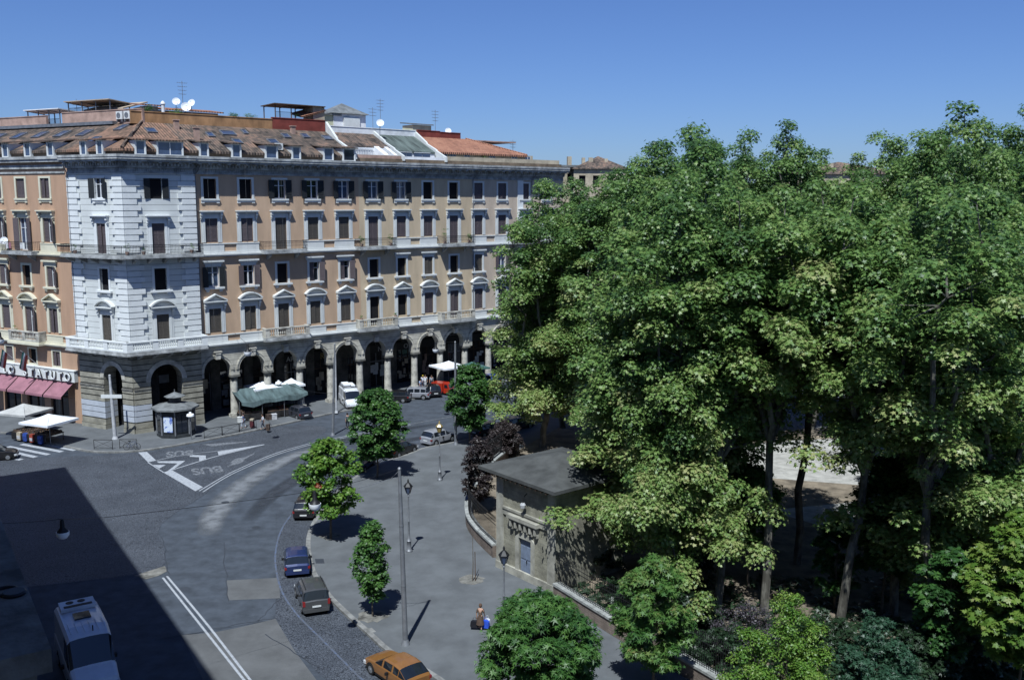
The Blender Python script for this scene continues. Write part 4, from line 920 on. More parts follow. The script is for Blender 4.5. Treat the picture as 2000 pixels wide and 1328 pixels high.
def soft_ribbon(name, pts, w, z, mt):
    """worn or dusty streak whose own cover thins out towards its edges"""
    mb = MB(); n = len(pts); K = 7; al = []
    for i in range(n):
        a = Vector(pts[max(i-1, 0)]); b = Vector(pts[min(i+1, n-1)]); d = (b-a).normalized(); nn = Vector((-d.y, d.x)); ww = w*(.6+.4*math.sin(3.1*i/n)); p = Vector(pts[i]); e = min(1, i/4, (n-1-i)/4)
        for k in range(K): q = p+nn*ww*(k/(K-1)-.5); mb.v.append((q.x, q.y, z)); al.append(math.sin(math.pi*k/(K-1))*e)
    for i in range(n-1):
        for k in range(K-1): mb.f.append((i*K+k, (i+1)*K+k, (i+1)*K+k+1, i*K+k+1)); mb.m.append(0)
    m = M[mt].copy(); m.name = mt+'_thinning'; t = m.node_tree; N = t.nodes; Lk = t.links; b = N['Principled BSDF']
    at_ = N.new('ShaderNodeAttribute'); at_.attribute_name = 'cover'; tc = N.new('ShaderNodeTexCoord'); no = N.new('ShaderNodeTexNoise'); no.inputs['Scale'].default_value = .9; no.inputs['Detail'].default_value = 9; Lk.new(tc.outputs['Object'], no.inputs['Vector'])
    x = N.new('ShaderNodeMath'); x.operation = 'MULTIPLY_ADD'; Lk.new(no.outputs[0], x.inputs[0]); x.inputs[1].default_value = 2.6; x.inputs[2].default_value = -.35; y = N.new('ShaderNodeMath'); y.operation = 'MULTIPLY'; y.use_clamp = True; Lk.new(x.outputs[0], y.inputs[0]); Lk.new(at_.outputs['Fac'], y.inputs[1]); Lk.new(y.outputs[0], b.inputs['Alpha'])
    o = struct(mb, name, m); A_ = o.data.attributes.new('cover', 'FLOAT', 'POINT'); A_.data.foreach_set('value', np.array(al, dtype=np.float32)); return o
soft_ribbon('dusty_track', tr, 2.7, .014, 'dust')
for j, (off, pts) in enumerate((((0), [(900, 840), (760, 868), (640, 905), (540, 960), (480, 1020), (470, 1100), (490, 1200)]), (0, [(870, 826), (740, 846), (620, 876), (520, 920)]))):
    soft_ribbon('dark_track', curve([G(*p) for p in pts[:5]], 5), 2.0, .010+.001*j, 'asph3')
# markings
def line(name, pts, w, mt='paint', z=.018, n=6): return ribbon(name, curve([G(*p) for p in pts], n), w, z, mt)
for dx in (0, 10): line('road_marking', [(318+dx*.8, 1128-dx*.3), (396+dx, 1226-dx*.5), (477+dx*1.2, 1328), (560+dx*1.3, 1432)], .14)
for dd in (0, 1): line('road_marking', [(389+7*dd, 959+2*dd), (431+4*dd, 934+2*dd), (470+2*dd, 914+3*dd), (538, 885.5+3.5*dd), (606, 866+3*dd), (680, 851+2.5*dd), (730, 841+2.5*dd), (802, 828+2*dd)], .12)
line('road_marking', [(802, 828.5), (887, 813), (960, 800)], .2, 'paintf')
line('blue_parking_line', [(568, 1006), (552, 1030), (541, 1061), (538, 1100), (549, 1151), (577, 1196), (625, 1245), (673, 1293), (702, 1322), (760, 1370)], .12, 'paintb', .016)
line('blue_parking_line', [(590, 975), (640, 940), (700, 908), (760, 880)], .12, 'paintb', .016)
for q in ([(270, 883.6), (287, 882.5), (305, 899.4), (289, 902.8)], [(319.6, 923), (336.6, 918.6), (396.4, 951.4), (381.7, 959.3)]): sheet('road_marking', q, .019, 'paint')
line('road_marking', [(289, 903), (320, 923)], .12)
line('road_marking', [(305, 899.4), (360, 888.5), (452, 877.5), (516, 868)], [.1]*19, 'paint', .017)
line('road_marking', [(319.6, 923), (380, 904), (427, 890), (516, 868.3)], .16, 'paint', .0175)
sheet('road_marking', [(427, 889), (425, 882), (452, 878), (516, 867.6)], .0185, 'paint')
sheet('road_marking', [(306, 901), (362, 900), (338, 917), (326, 921), (347, 905), (310, 904)], .0185, 'paint'); sheet('road_marking', [(299, 908), (324, 908), (311, 915)], .0188, 'paint')
sheet('road_marking', [(372, 888.5), (402, 889.5), (402, 898), (389, 900), (389, 893), (370, 892)], .0188, 'paint')
sheet('road_marking', [(441.7, 912), (455, 905), (449, 904), (459, 896), (478, 893), (497, 884.5), (497, 886.5), (478, 897), (474, 903), (462, 907)], .0188, 'paintf')
sheet('road_marking', [(395, 868), (484, 862), (484, 863.3), (415, 872)], .0188, 'paintf')
def roadword(txt, px, py, ang, size, mt):
    me = textmesh(txt, size, 0, .05); me.materials.append(M[mt]); x, y = G(px, py)
    o = part(me, 'road_lettering', None, None, T(x, y, .019, ang) @ Matrix.Diagonal((1, 1.9, 1, 1))); o['kind'] = 'structure'
roadword('BUS', 402, 913, R_(205), 1.6, 'paintf'); roadword('BUS', 352, 881, R_(197), 1.5, 'paintf')
for a, b, wd in (((86, 868), (147, 879.5), .55), ((42, 867.5), (121, 882.5), .55), ((15, 872), (95, 888), .55), ((3, 878), (70, 893), .55), ((-25, 886), (42, 898), .55)): ribbon('crossing_stripe', [G(*a), G(*b)], wd, .018, 'paint')
rc = random.Random(5)
for k, (p, q) in enumerate((((360, 1238), (536, 1207)), ((436, 1060), (446, 1172)), ((548, 1170), (500, 1216)), ((330, 1120), (318, 1048)), ((620, 1300), (520, 1240)), ((700, 860), (600, 905)))):
    n = 9; ribbon('asphalt_crack', [G(p[0]+(q[0]-p[0])*i/n+rc.uniform(-3, 3), p[1]+(q[1]-p[1])*i/n+rc.uniform(-2, 2)) for i in range(n+1)], .07, .0165, 'asph3')
for k, (px, py) in enumerate(((440, 981), (500, 1030), (360, 1150), (560, 880))):
    x, y = G(px, py); sheet('manhole_cover', [(x+.33*math.cos(a*.449), y+.33*math.sin(a*.449)) for a in range(14)], .0168, 'asph3', False)
# drain covers and paving repairs on the square
sheet('drain_cover', [(615, 1095), (632, 1095), (634, 1104), (617, 1104)], .156, 'asph3'); sheet('paving_repair', [(712, 1232), (726, 1230), (735, 1238), (720, 1242)], .156, 'kerb')
for px, py, r in ((728, 1207, 1.0), (922, 1136, .9), (735, 931, .9), (645, 1050, .9)):
    x, y = G(px, py); rr = random.Random(px); sheet('tree_pit', [(x+r*.85*(.85+.4*rr.random())*math.cos(a*.349), y+r*.85*(.85+.4*rr.random())*math.sin(a*.349)) for a in range(18)], .157, 'pit', False)
# park floor
FEN = curve([G(*p, .15) for p in [(1010, 880), (955, 925), (922, 975), (915, 1020), (932, 1052), (968, 1088)]], 5)
FE2 = [G(*p, .15) for p in [(1086, 1166), (1200, 1238), (1330, 1312), (1430, 1372)]]
HL, HR = Vector(G(973, 1106, .15)), Vector(G(1083, 1158, .15))
sheet('park_floor', FEN+[tuple(HL), tuple(HR)]+FE2+[(45, 30), (100, 60), (60, 112), (9, 110)], .158, 'dirt', False)
sheet('park_path', [(1330, 880), (1560, 862), (2100, 840), (2300, 930), (1700, 952), (1480, 935), (1380, 950)], .162, 'gravel'); sheet('park_path', [(1500, 1000), (1760, 975), (2200, 1000), (2300, 1050), (1850, 1040), (1600, 1030)], .166, 'gravel')
sheet('park_path', [(990, 800), (1250, 790), (1700, 795), (2300, 800), (2300, 830), (1500, 840), (1100, 840)], .162, 'asph2')
# ======================================================================== gate lodge
d = (HR-HL); LW = d.length; la = math.atan2(d.y, d.x)
FH = T(HL.x, HL.y, .15, la); HH = 6.75; DP = 6.2
Bh = thing('gate_lodge', 'small stone gate lodge with blue grey door and low dark roof among the trees', 'building', FH)
dc = LW*.50
mb = wall(0, LW, 0, HH, [(dc-.62, dc+.62, 0, 2.75)], dep=.3)
mb.quad((LW, 0, 0), (LW, DP, 0), (LW, DP, HH), (LW, 0, HH)); mb.quad((0, DP, 0), (0, 0, 0), (0, 0, HH), (0, DP, HH)); mb.quad((LW, DP, 0), (0, DP, 0), (0, DP, HH), (LW, DP, HH))
part(mb, 'wall', M['housew'], Bh)
mb = MB()
for a, b in ((-.08, .62), (LW-.62, LW+.08)): mb.box(a, b, -.1, .001, 0, HH)
mb.box(-.1, LW+.1, -.16, .001, 0, .5); part(mb, 'corner_pilaster', M['houseq'], Bh)
mb = MB(); mb.box(.62, LW-.62, -.1, .001, 3.95, 4.35); mb.box(.62, LW-.62, -.16, .001, 4.35, 4.5); part(mb, 'string_course', M['houseq'], Bh)
mb = MB(); mb.box(dc-1.5, dc+1.5, -.42, 0, 3.95, 4.2); mb.box(dc-1.4, dc+1.4, -.34, 0, 3.85, 3.95)
for k in range(6): x = dc-1.3+k*.49; mb.box(x, x+.17, -.34, 0, 3.4, 3.85); mb.box(x, x+.17, -.2, 0, 3.2, 3.4)
part(mb, 'door_canopy', M['houseq'], Bh)
mb = MB(); mb.box(dc-.95, dc-.62, -.1, .001, 0, 2.75); mb.box(dc+.62, dc+.95, -.1, .001, 0, 2.75)
A = [(dc-.95+1.9*i/8, 2.75+.45*math.sin(math.pi*i/8)) for i in range(9)]; mb.prism([(dc+.95, 2.75)]+[(dc-.95, 2.75)]+A[1:-1], -.1, .001, ax='y'); part(mb, 'door_surround', M['houseq'], Bh)
mb = MB(); mb.box(dc-.62, dc+.62, .12, .18, .02, 2.74)
for x in (dc-.56, dc+.04): mb.box(x, x+.52, .09, .12, .15, 1.2); mb.box(x, x+.52, .09, .12, 1.35, 2.2)
dr = part(mb, 'door', M['door'], Bh); part(MB().box(dc+.02, dc+.07, .04, .09, 1.1, 1.3), 'handle', M['iron'], dr)
mb = MB(); mb.lathe([(.02, 0), (.16, .1), (.2, .3), (.12, .42)], 8); part(mb, 'wall_lamp', M['concp'], Bh, FH @ T(LW*.52, -.35, 4.9)); 
part(MB().tube([(LW*.52, -.35, 5.3), (LW*.52, -.3, 5.7), (LW*.52, 0, 5.9)], .03, 5), 'lamp_arm', M['iron'], Bh)
ov = .75; mb = MB(); q = [(-ov-.5, -ov, HH), (LW+ov, -ov, HH), (LW+ov, DP+ov, HH), (-ov-.5, DP+ov, HH)]; ap = [(LW*.5, DP*.5, HH+1.25)]
for i in range(4): mb.quad((*q[i][:2], HH+.22), (*q[(i+1) % 4][:2], HH+.22), ap[0])
for i in range(4): mb.quad(q[i], q[(i+1) % 4], (*q[(i+1) % 4][:2], HH+.22), (*q[i][:2], HH+.22))
mb.quad(*q[::-1]); part(mb, 'roof', M['houser'], Bh)
mb = MB()
for i in range(12): mb.box(.1+i*(LW-.3)/11, .22+i*(LW-.3)/11, -ov+.05, 0, HH-.16, HH-.001)
part(mb, 'eaves_rafters', M['wood'], Bh)
# ======================================================================== railings on their low wall
def fence(label, pts, h=.85, rail=1.9):
    t = thing('park_fence', label, 'fence', T(pts[0][0], pts[0][1], .15)); O = Vector(pts[0])
    P_ = [Vector(p)-O for p in pts]; mb = MB(); cp = MB(); ir = MB()
    for i in range(len(P_)-1):
        a, b = P_[i], P_[i+1]; dv = (b-a).normalized(); n = Vector((-dv.y, dv.x))
        for m_, w_, z0, z1 in ((mb, .22, -.1, h), (cp, .29, h, h+.14)):
            q = [a+n*w_, b+n*w_, b-n*w_, a-n*w_]; m_.prism([(v.x, v.y) for v in q], z0, z1)
        L = (b-a).length; k = max(1, round(L/.16))
        for j in range(k):
            c = a+dv*(L*(j+.5)/k); ir.tube([(c.x, c.y, h+.14), (c.x, c.y, h+rail)], .016, 4, cap=False); ir.tube([(c.x, c.y, h+rail), (c.x, c.y, h+rail+.1), (c.x, c.y, h+rail+.24)], [.016, .04, .003], 4)
        for z in (h+.3, h+rail-.4, h+rail-.15): ir.tube([(a.x, a.y, z), (b.x, b.y, z)], .022, 4)
    part(mb, 'low_wall', M['brickw'], t); part(cp, 'coping', M['coping'], t); part(ir, 'iron_railing', M['iron'], t)
fence('curved low wall with white coping and spear railings left of the lodge', FEN)
fence('straight low wall with white coping and spear railings right of the lodge', FE2)
# ======================================================================== foliage
LEAF5 = None
def leaf_shape(kind):
    if kind == 'maple': a = [(0, -.15), (.28, -.42), (.30, -.12), (.62, .05), (.33, .18), (.30, .48), (.08, .40), (0, .82), (-.08, .40), (-.30, .48), (-.33, .18), (-.62, .05), (-.30, -.12), (-.28, -.42)]
    elif kind == 'plane': a = [(0, -.12), (.50, -.34), (.34, .02), (.66, .36), (.26, .34), (0, .86), (-.26, .34), (-.66, .36), (-.34, .02), (-.50, -.34)]
    elif kind == 'palm': a = [(0, -.1), (.55, -.3), (.2, .05), (.75, .35), (.15, .25), (0, .95), (-.15, .25), (-.75, .35), (-.2, .05), (-.55, -.3)]
    else: a = [(0, -.5), (.3, 0), (0, .55), (-.3, 0)]
    return np.array(a)
def leaves_mesh(name, cent, nrm, size, tone, kind, mt, rng):
    """one mesh of many real leaves, each its own small polygon fan"""
    S_ = leaf_shape(kind); K = len(S_); n = len(cent)
    nrm = nrm/np.linalg.norm(nrm, axis=1, keepdims=True)
    up = rng.normal(size=(n, 3)); u = np.cross(nrm, up); u /= np.linalg.norm(u, axis=1, keepdims=True); v = np.cross(nrm, u)
    P_ = cent[:, None, :]+size[:, None, None]*(S_[None, :, 0, None]*u[:, None, :]+S_[None, :, 1, None]*v[:, None, :])
    droop = (np.abs(S_[:, 0])**2+S_[:, 1]**2)*.22
    P_ = P_-size[:, None, None]*droop[None, :, None]*nrm[:, None, :]
    if K > 4:
        V = np.concatenate([P_, cent[:, None, :]], 1); kk = K+1
        base = np.arange(n)[:, None, None]*kk; tri = np.array([[i, (i+1) % K, K] for i in range(K)])[None]
        F_ = (base+tri).reshape(-1, 3); lt = 3
    else: V = P_; kk = K; F_ = (np.arange(n)[:, None]*kk+np.arange(4)[None]); lt = 4
    me = bpy.data.meshes.new(name); me.vertices.add(n*kk); me.vertices.foreach_set('co', V.reshape(-1).astype(np.float32))
    me.loops.add(F_.size); me.loops.foreach_set('vertex_index', F_.reshape(-1).astype(np.int32)); me.polygons.add(len(F_))
    me.polygons.foreach_set('loop_start', (np.arange(len(F_))*lt).astype(np.int32)); me.polygons.foreach_set('loop_total', np.full(len(F_), lt, np.int32))
    me.update(calc_edges=True); at = me.attributes.new('tone', 'FLOAT', 'POINT'); at.data.foreach_set('value', np.repeat(tone, kk).astype(np.float32))
    me.materials.append(mt); return me
def clumps_to_leaves(cl, per, lsize, rng, flat=.75, up=.75, shell=.5, rnd=.55):
    """cl: array (x, y, z, r, tone); leaves thicker on each clump's outside and facing out and up"""
    cs, ns, ss, ts = [], [], [], []
    for x, y, z, r, tn in cl:
        n = max(12, int(per*r*r)); d = rng.normal(size=(n, 3)); d /= np.linalg.norm(d, axis=1, keepdims=True); d[:, 2] = np.where(d[:, 2] < -.35, -d[:, 2], d[:, 2])
        rr = r*(shell+(1-shell)*rng.random(n)**.6)*(1+.18*rng.normal(size=n)); p = d*rr[:, None]; p[:, 2] *= flat
        cs.append(p+[x, y, z]); nn = d*.8+rng.normal(size=(n, 3))*rnd; nn[:, 2] = np.abs(nn[:, 2])+up; ns.append(nn)
        ss.append(lsize*(.65+.7*rng.random(n))); ts.append(np.clip(tn+rng.normal(size=n)*.17, 0, 1))
    return np.concatenate(cs), np.concatenate(ns), np.concatenate(ss), np.concatenate(ts)
def limb(mb, a, b, r0, r1, rng, n=5, wob=.25, sides=6):
    a, b = np.array(a, float), np.array(b, float); L = np.linalg.norm(b-a); pts = []; rad = []
    for i in range(n+1):
        t = i/n; p = a+(b-a)*t+rng.normal(size=3)*wob*math.sin(math.pi*t)*min(1, L/6); pts.append(tuple(p)); rad.append(r0+(r1-r0)*t)
    mb.tube(pts, rad, sides, cap=False); return [np.array(p) for p in pts]
def plane_tree_meshes(seed, H_=29., R0=4.6, base=6.5, per=205, lsz=.19, boughs=8):
    rng = np.random.default_rng(seed); wood = MB(); cl = []
    nl = rng.integers(6, 9); fork = rng.uniform(3.5, 6) if base < 10 else base*.78
    trunk = limb(wood, (0, 0, -.2), (rng.normal()*.5, rng.normal()*.5, fork), .34 if base < 10 else .26, .27 if base < 10 else .21, rng, 4, .15, 9); F0 = trunk[-1]
    a0 = rng.random()*6.28
    for k in range(nl):
        a = a0+6.28*k/nl+rng.normal()*.3; rd = R0*rng.uniform(.42, .80) if k else .5; top = H_*rng.uniform(.84, .97) if k else H_
        tip = np.array([math.cos(a)*rd, math.sin(a)*rd, top-1.0]); mid = F0+(tip-F0)*.45+np.array([math.cos(a), math.sin(a), 0])*.9
        s1 = limb(wood, F0, mid, .20, .13, rng, 4, .3); s2 = limb(wood, mid, tip, .13, .03, rng, 6, .4); stem = s1+s2[1:]
        zs = np.arange(base+rng.uniform(-1, 1.5), top, 1.12)
        for z in zs:
            q = min(stem, key=lambda p: abs(p[2]-z)); t = (z-base)/(top-base); env = (2.5*math.sin(math.pi*min(1, .24+.62*t))**.7)*(1 if t < .8 else max(.34, (1-t)/.2)**.75)
            m = 3
            for j in range(m):
                b = rng.random()*6.28; ro = env*rng.uniform(.5, 1.15); r = rng.uniform(.6, 1.5)*(1 if t < .85 else .78)
                if rng.random() < .24: continue
                c = np.array([q[0]+math.cos(b)*ro, q[1]+math.sin(b)*ro, z+rng.normal()*.35]); cl.append((*c, r, np.clip(.49+rng.normal()*.14-.44*(t-.42)+(.12 if rng.random() < .05 else 0), 0, 1)))
                if rng.random() < .3: limb(wood, q, c, .05, .015, rng, 2, .1, 4)
    for k in range(boughs):
        a = rng.random()*6.28; z = rng.uniform(base-2.2, base+7); L = rng.uniform(3.6, 6.3); e = np.array([math.cos(a)*L, math.sin(a)*L, z+rng.uniform(-.6, 1.6)]); q = F0 if z < fork else trunk[-1]+np.array([0, 0, z-fork])
        limb(wood, q, e, .10, .03, rng, 4, .3, 5)
        for j in range(9):
            t = rng.uniform(.5, 1.08); c = q+(e-q)*t+rng.normal(size=3)*.6; cl.append((*c, rng.uniform(.55, 1.15), np.clip(.66+rng.normal()*.12, 0, 1)))
    C_, N_, S_, T_ = clumps_to_leaves(np.array(cl), per, lsz, rng, flat=.82, up=.45, shell=.72, rnd=.34)
    return leaves_mesh('crown', C_, N_, S_, T_, 'plane', LEAF['plane'], rng), wood.mesh('trunk', M['bark'], True)
VH = [29, 30, 28.5, 27, 28, 27.5, 26, 27]
PV = [plane_tree_meshes(100+i, H_=h, base=bs, boughs=bo) for i, (h, bs, bo) in enumerate(zip(VH, (7.5, 8.0, 7.0, 4.6, 5.2, 4.2, 13.5, 12.5), (8, 8, 7, 14, 13, 15, 3, 3)))]
# where each trunk stands (sighted at its foot), the height of its top, crown kind
PT = [
 (1058, 872, 25.8, 3, .3, 'plane tree at the left end of the wood, its crown overlapping the pinkish building'),
 (1100, 835, 26.0, 1, 1.9, 'plane tree behind the leftmost one, half hidden by it'),
 (1185, 893, 27.8, 0, 4.0, 'plane tree rising directly behind the lodge roof on its left side'),
 (1272, 985, 28.2, 4, 2.2, 'plane tree whose boughs reach the right corner of the lodge roof'),
 (1262, 905, 30.0, 0, 5.1, 'tall plane tree whose top stands clear left of the middle of the wood'),
 (1330, 905, 30.6, 1, 3.3, 'tall plane tree with the leftmost of the two highest middle tops'),
 (1296, 1095, 25.4, 3, 1.2, 'plane tree in the front row just right of the lodge, in deep shade below'),
 (1335, 1035, 28.6, 5, .8, 'plane tree whose low sunlit boughs hang over the chestnut tree'),
 (1345, 1100, 27.5, 4, 2.6, 'plane tree in the front row with the lowest pale hanging leaves'),
 (1425, 860, 31.0, 2, 1.1, 'plane tree whose top fills the dip beside the central notch'),
 (1500, 842, 33.0, 0, 2.9, 'plane tree with the pointed top in the middle of the wood skyline'),
 (1556, 1100, 26.5, 6, 5.0, 'plane tree with a bare trunk in front of the pale gravel path'),
 (1585, 838, 30.2, 0, 5.6, 'plane tree just left of the notch in the skyline'),
 (1765, 895, 30.8, 1, 2.7, 'plane tree just right of the notch in the skyline'),
 (1822, 1040, 27.5, 4, 5.9, 'plane tree whose bright low crown hangs over the middle of the dark park floor'),
 (1800, 905, 31.2, 2, .2, 'plane tree left of the highest top on the right'),
 (1830, 960, 32.8, 0, 1.6, 'highest plane tree, its top standing alone against the sky on the right'),
 (1905, 910, 31.2, 1, 4.4, 'plane tree right of the highest top'),
 (1980, 985, 32.0, 2, 3.0, 'dark plane tree cut by the right edge of the photo'),
 (1945, 1085, 26.5, 5, .9, 'plane tree with a mottled trunk over the dark park floor'),
 (2060, 960, 31.0, 0, 2.0, 'plane tree mostly beyond the right edge'),
 (1890, 1120, 27.0, 3, 3.6, 'front row plane tree left of the yellow green maple'),
 (1985, 1120, 27.5, 4, 5.3, 'plane tree whose lower crown fills the right edge above the yellow green maple'),
 (1280, 850, 29.0, 1, 4.8, 'plane tree in the rear row behind the left half of the wood'),
 (1180, 845, 27.0, 2, 2.4, 'plane tree in the rear row behind the lodge'),
 (1400, 845, 28.8, 0, 1.4, 'plane tree in the rear row left of the skyline notch'),
 (1698, 850, 31.0, 2, 3.5, 'plane tree in the rear row seen through the skyline notch'),
 (1304, 1150, 24.2, 4, 3.1, 'plane tree right beside the lodge wall, its lowest boughs over the spear railings'),
 (1310, 1195, 25.0, 5, 1.7, 'plane tree in the darkest shade between the lodge and the chestnut tree'),
 (1400, 1195, 25.6, 7, 4.6, 'high crowned plane tree in the front row above the grey purple shrub'),
 (1492, 1195, 26.0, 6, .6, 'high crowned plane tree above the left side of the gravel path gap'),
 (1640, 1215, 25.8, 7, 2.3, 'high crowned plane tree behind the lime green shrub'),
 (1745, 1200, 26.4, 6, 3.7, 'high crowned plane tree behind the blue green shrub'),
 (1820, 1300, 25.6, 7, 5.2, 'high crowned plane tree nearest the camera in the lower right'),
 (1870, 1240, 24.0, 5, 4.9, 'shorter plane tree in the dark lower right corner behind the yellow green maple'),
]
for i, (px, py, ht, v, a, lb) in enumerate(PT):
    x, y = G(px, py, .15); s = ht/VH[v]
    w_ = .82 if px in (1822, 1890, 1310) else 1.04
    Wp = Matrix.Translation((x, y, .15)) @ Matrix.Rotation(a, 4, 'Z') @ Matrix.Diagonal((w_, w_, s, 1))
    t = thing('plane_tree', lb, 'tree', Wp, 'plane trees of the park'); link('crown', PV[v][0], t); link('trunk', PV[v][1], t)
# ---- young street trees and shrubs
def small_tree(name, label, px, py, h, r, base, lm, seed, per=150, lsz=.24, kind='maple', cat='tree', group=None, tone=.5, shape='round', rust=0, trunk_r=.09, z0=.15, xy=None, nc=1.0, bark='bark2', flat=.8):
    rng = np.random.default_rng(seed); x, y = xy or G(px, py, z0); t = thing(name, label, cat, T(x, y, z0), group); wood = MB(); cl = []
    limb(wood, (0, 0, -.1), (rng.normal()*.1, rng.normal()*.1, h*.8), trunk_r, trunk_r*.3, rng, 5, .08, 7)
    n = int(nc*64*max(.4, r*r*(h-base)/14)**.62)
    for i in range(n):
        t_ = (i+.5)/n; z = base+(h-base)*t_
        if shape == 'round': env = r*math.sin(math.pi*(.14+.80*t_))**.65
        elif shape == 'cone': env = r*(1-t_)**.62*min(1, .55+t_*3)
        else: env = r*min(1, .6+t_*2)*(1 if t_ < .6 else math.sqrt(max(.05, 1-((t_-.6)/.4)**2)))
        a = i*2.4+rng.normal()*.4; cr = rng.uniform(.32, .56)*min(1.25, .45+r*.32); ro = max(0, env-cr*.6)*rng.uniform(.2, 1.0)**.5*(1+.14*math.sin(a*2.3+z*1.7))
        c = (math.cos(a)*ro, math.sin(a)*ro, z+rng.normal()*.12); cl.append((*c, cr, np.clip(tone+rng.normal()*.14, 0, 1)))
        if i % 2 == 0: limb(wood, (0, 0, max(base*.7, z-.7)), c, trunk_r*.3, .012, rng, 3, .08, 4)
    C_, N_, S_, T_ = clumps_to_leaves(np.array(cl), per/.16*.5, lsz, rng, flat=flat, shell=.35)
    part(leaves_mesh('crown', C_, N_, S_, T_, kind, LEAF[lm], rng), 'crown', None, t)
    if rust:
        q = np.array([[-.5, -1.4, h*.62, .28, .5], [-.75, -1.2, h*.53, .2, .5]]); C_, N_, S_, T_ = clumps_to_leaves(q, per/.16*.5, lsz, rng)
        part(leaves_mesh('rusty_leaves', C_, N_, S_, T_, kind, LEAF['rust'], rng), 'rusty_leaves', None, t)
    part(wood, 'trunk', M[bark], t, smooth=True); return t
small_tree('street_tree', 'bright green young street tree with rust red leaf patches beside the black parked car', 646, 1052, 7.2, 2.35, 1.9, 'lime', 1, rust=1, lsz=.19, kind='maple', group='young trees on the square')
small_tree('street_tree', 'dark green dense street tree before the white van', 737, 933, 7.7, 2.75, 1.9, 'green', 2, lsz=.2, group='young trees on the square')
small_tree('street_tree', 'small dark street tree beside the silver hatchback, before the red three-wheeler', 917, 866, 7.8, 2.5, 1.7, 'green', 3, lsz=.2, tone=.35, group='young trees on the square')
small_tree('street_tree', 'smallest street tree, slender crown on thin trunk beside the tall grey pole', 728, 1203, 5.6, 1.25, 1.25, 'green', 4, lsz=.15, nc=1.9, per=190, tone=.7, shape='round', group='young trees on the square', trunk_r=.05)
small_tree('street_tree', 'large leafy chestnut tree at the bottom edge below the lodge', 1054, 1440, 6.6, 2.95, 1.3, 'green', 5, lsz=.24, kind='palm', tone=.62, group='young trees on the square', shape='dome', nc=1.15)
small_tree('street_tree', 'chestnut tree with browning leaves in front of the railings', 1273, 1352, 6.9, 2.0, 1.5, 'chest', 6, lsz=.22, kind='palm', tone=.45, group='young trees on the square', shape='dome', nc=1.0)
t = thing('staked_sapling', 'bare staked sapling in its pale tree pit before the lodge', 'sapling', T(*G(923, 1134, .15), .15))
part(MB().tube([(0, 0, 0), (.04, 0, 1.2), (0, .05, 3.4)], [.04, .03, .012], 6), 'trunk', M['bark2'], t); part(MB().tube([(.18, 0, 0), (.16, 0, 2.0)], .03, 6), 'stake', M['wood'], t)
def bush(name, label, px, py, r, h, lm, seed, lsz=.16, tone=.5, kind='leaf', nc=1.6, z0=.15, per=190, cat='shrub', base=.2):
    return small_tree(name, label, px, py, h, r, base, lm, seed, per=per, lsz=lsz, kind=kind, cat=cat, tone=tone, shape='dome', z0=z0, nc=nc)
bush('purple_plum', 'purple leaved tree over the curved railings left of the lodge', 934, 1000, 1.5, 5.8, 'purple', 21, .20, nc=1.3, cat='tree', base=1.2)
bush('purple_plum', 'purple brown bush behind the lodge roof corner, beyond the taller purple tree', 985, 895, 1.8, 3.4, 'purple', 22, .18, cat='tree')
def mound(name, label, px, py, parts_, lm, seed, lsz, kind='leaf', per=560, tone=.5, cat='shrub'):
    """spreading shrub of several leaning masses: parts_ = (dx, dy, height, radius)"""
    rng = np.random.default_rng(seed); t = thing(name, label, cat, T(*G(px, py, .15), .15)); cl = []; wood = MB()
    for dx, dy, h, r in parts_:
        n = int(26*r*max(1, h*.55)); limb(wood, (dx*.2, dy*.2, 0), (dx, dy, h*.8), .05, .015, rng, 4, .15, 5)
        for i in range(n):
            f = rng.random(); z = h*(.12+.86*f); e = r*(1-.72*f**1.6)*rng.uniform(.3, 1.12); a = rng.random()*6.28; cl.append((dx+math.cos(a)*e, dy+math.sin(a)*e, z+rng.normal()*.15, rng.uniform(.22, .5), np.clip(tone+rng.normal()*.15, 0, 1)))
            if i % 5 == 0: limb(wood, (dx*.6, dy*.6, z*.5), cl[-1][:3], .02, .006, rng, 2, .06, 3)
    C_, N_, S_, T_ = clumps_to_leaves(np.array(cl), per, lsz, rng, shell=.3, flat=.9); part(leaves_mesh('foliage', C_, N_, S_, T_, kind, LEAF[lm], rng), 'foliage', None, t); part(wood, 'stems', M['bark2'], t)
mound('shrub', 'grey purple thin shrub in the shade right of the chestnut tree', 1455, 1290, ((0, 0, 3.4, 1.2), (-1.1, .6, 2.6, 1.0), (.9, .3, 2.8, .9), (-1.8, -.3, 1.7, .8)), 'greyp', 23, .11, per=210)
mound('shrub', 'broad lime green feathery shrub at the bottom of the park', 1525, 1420, ((.2, .4, 6.3, 1.6), (-1.5, 0, 4.8, 1.4), (1.4, .3, 5.0, 1.2), (-2.7, -.8, 2.9, 1.1), (.6, -1.4, 3.6, 1.3)), 'lime', 24, .12, tone=.6)
mound('shrub', 'blue green shrub at the bottom edge, right of the lime green one', 1700, 1420, ((0, 0, 5.4, 1.4), (-1.2, -.6, 4.1, 1.2), (1.2, -.2, 3.9, 1.3), (.2, -1.4, 3.2, 1.3)), 'blueg', 25, .17, 'palm', per=300)
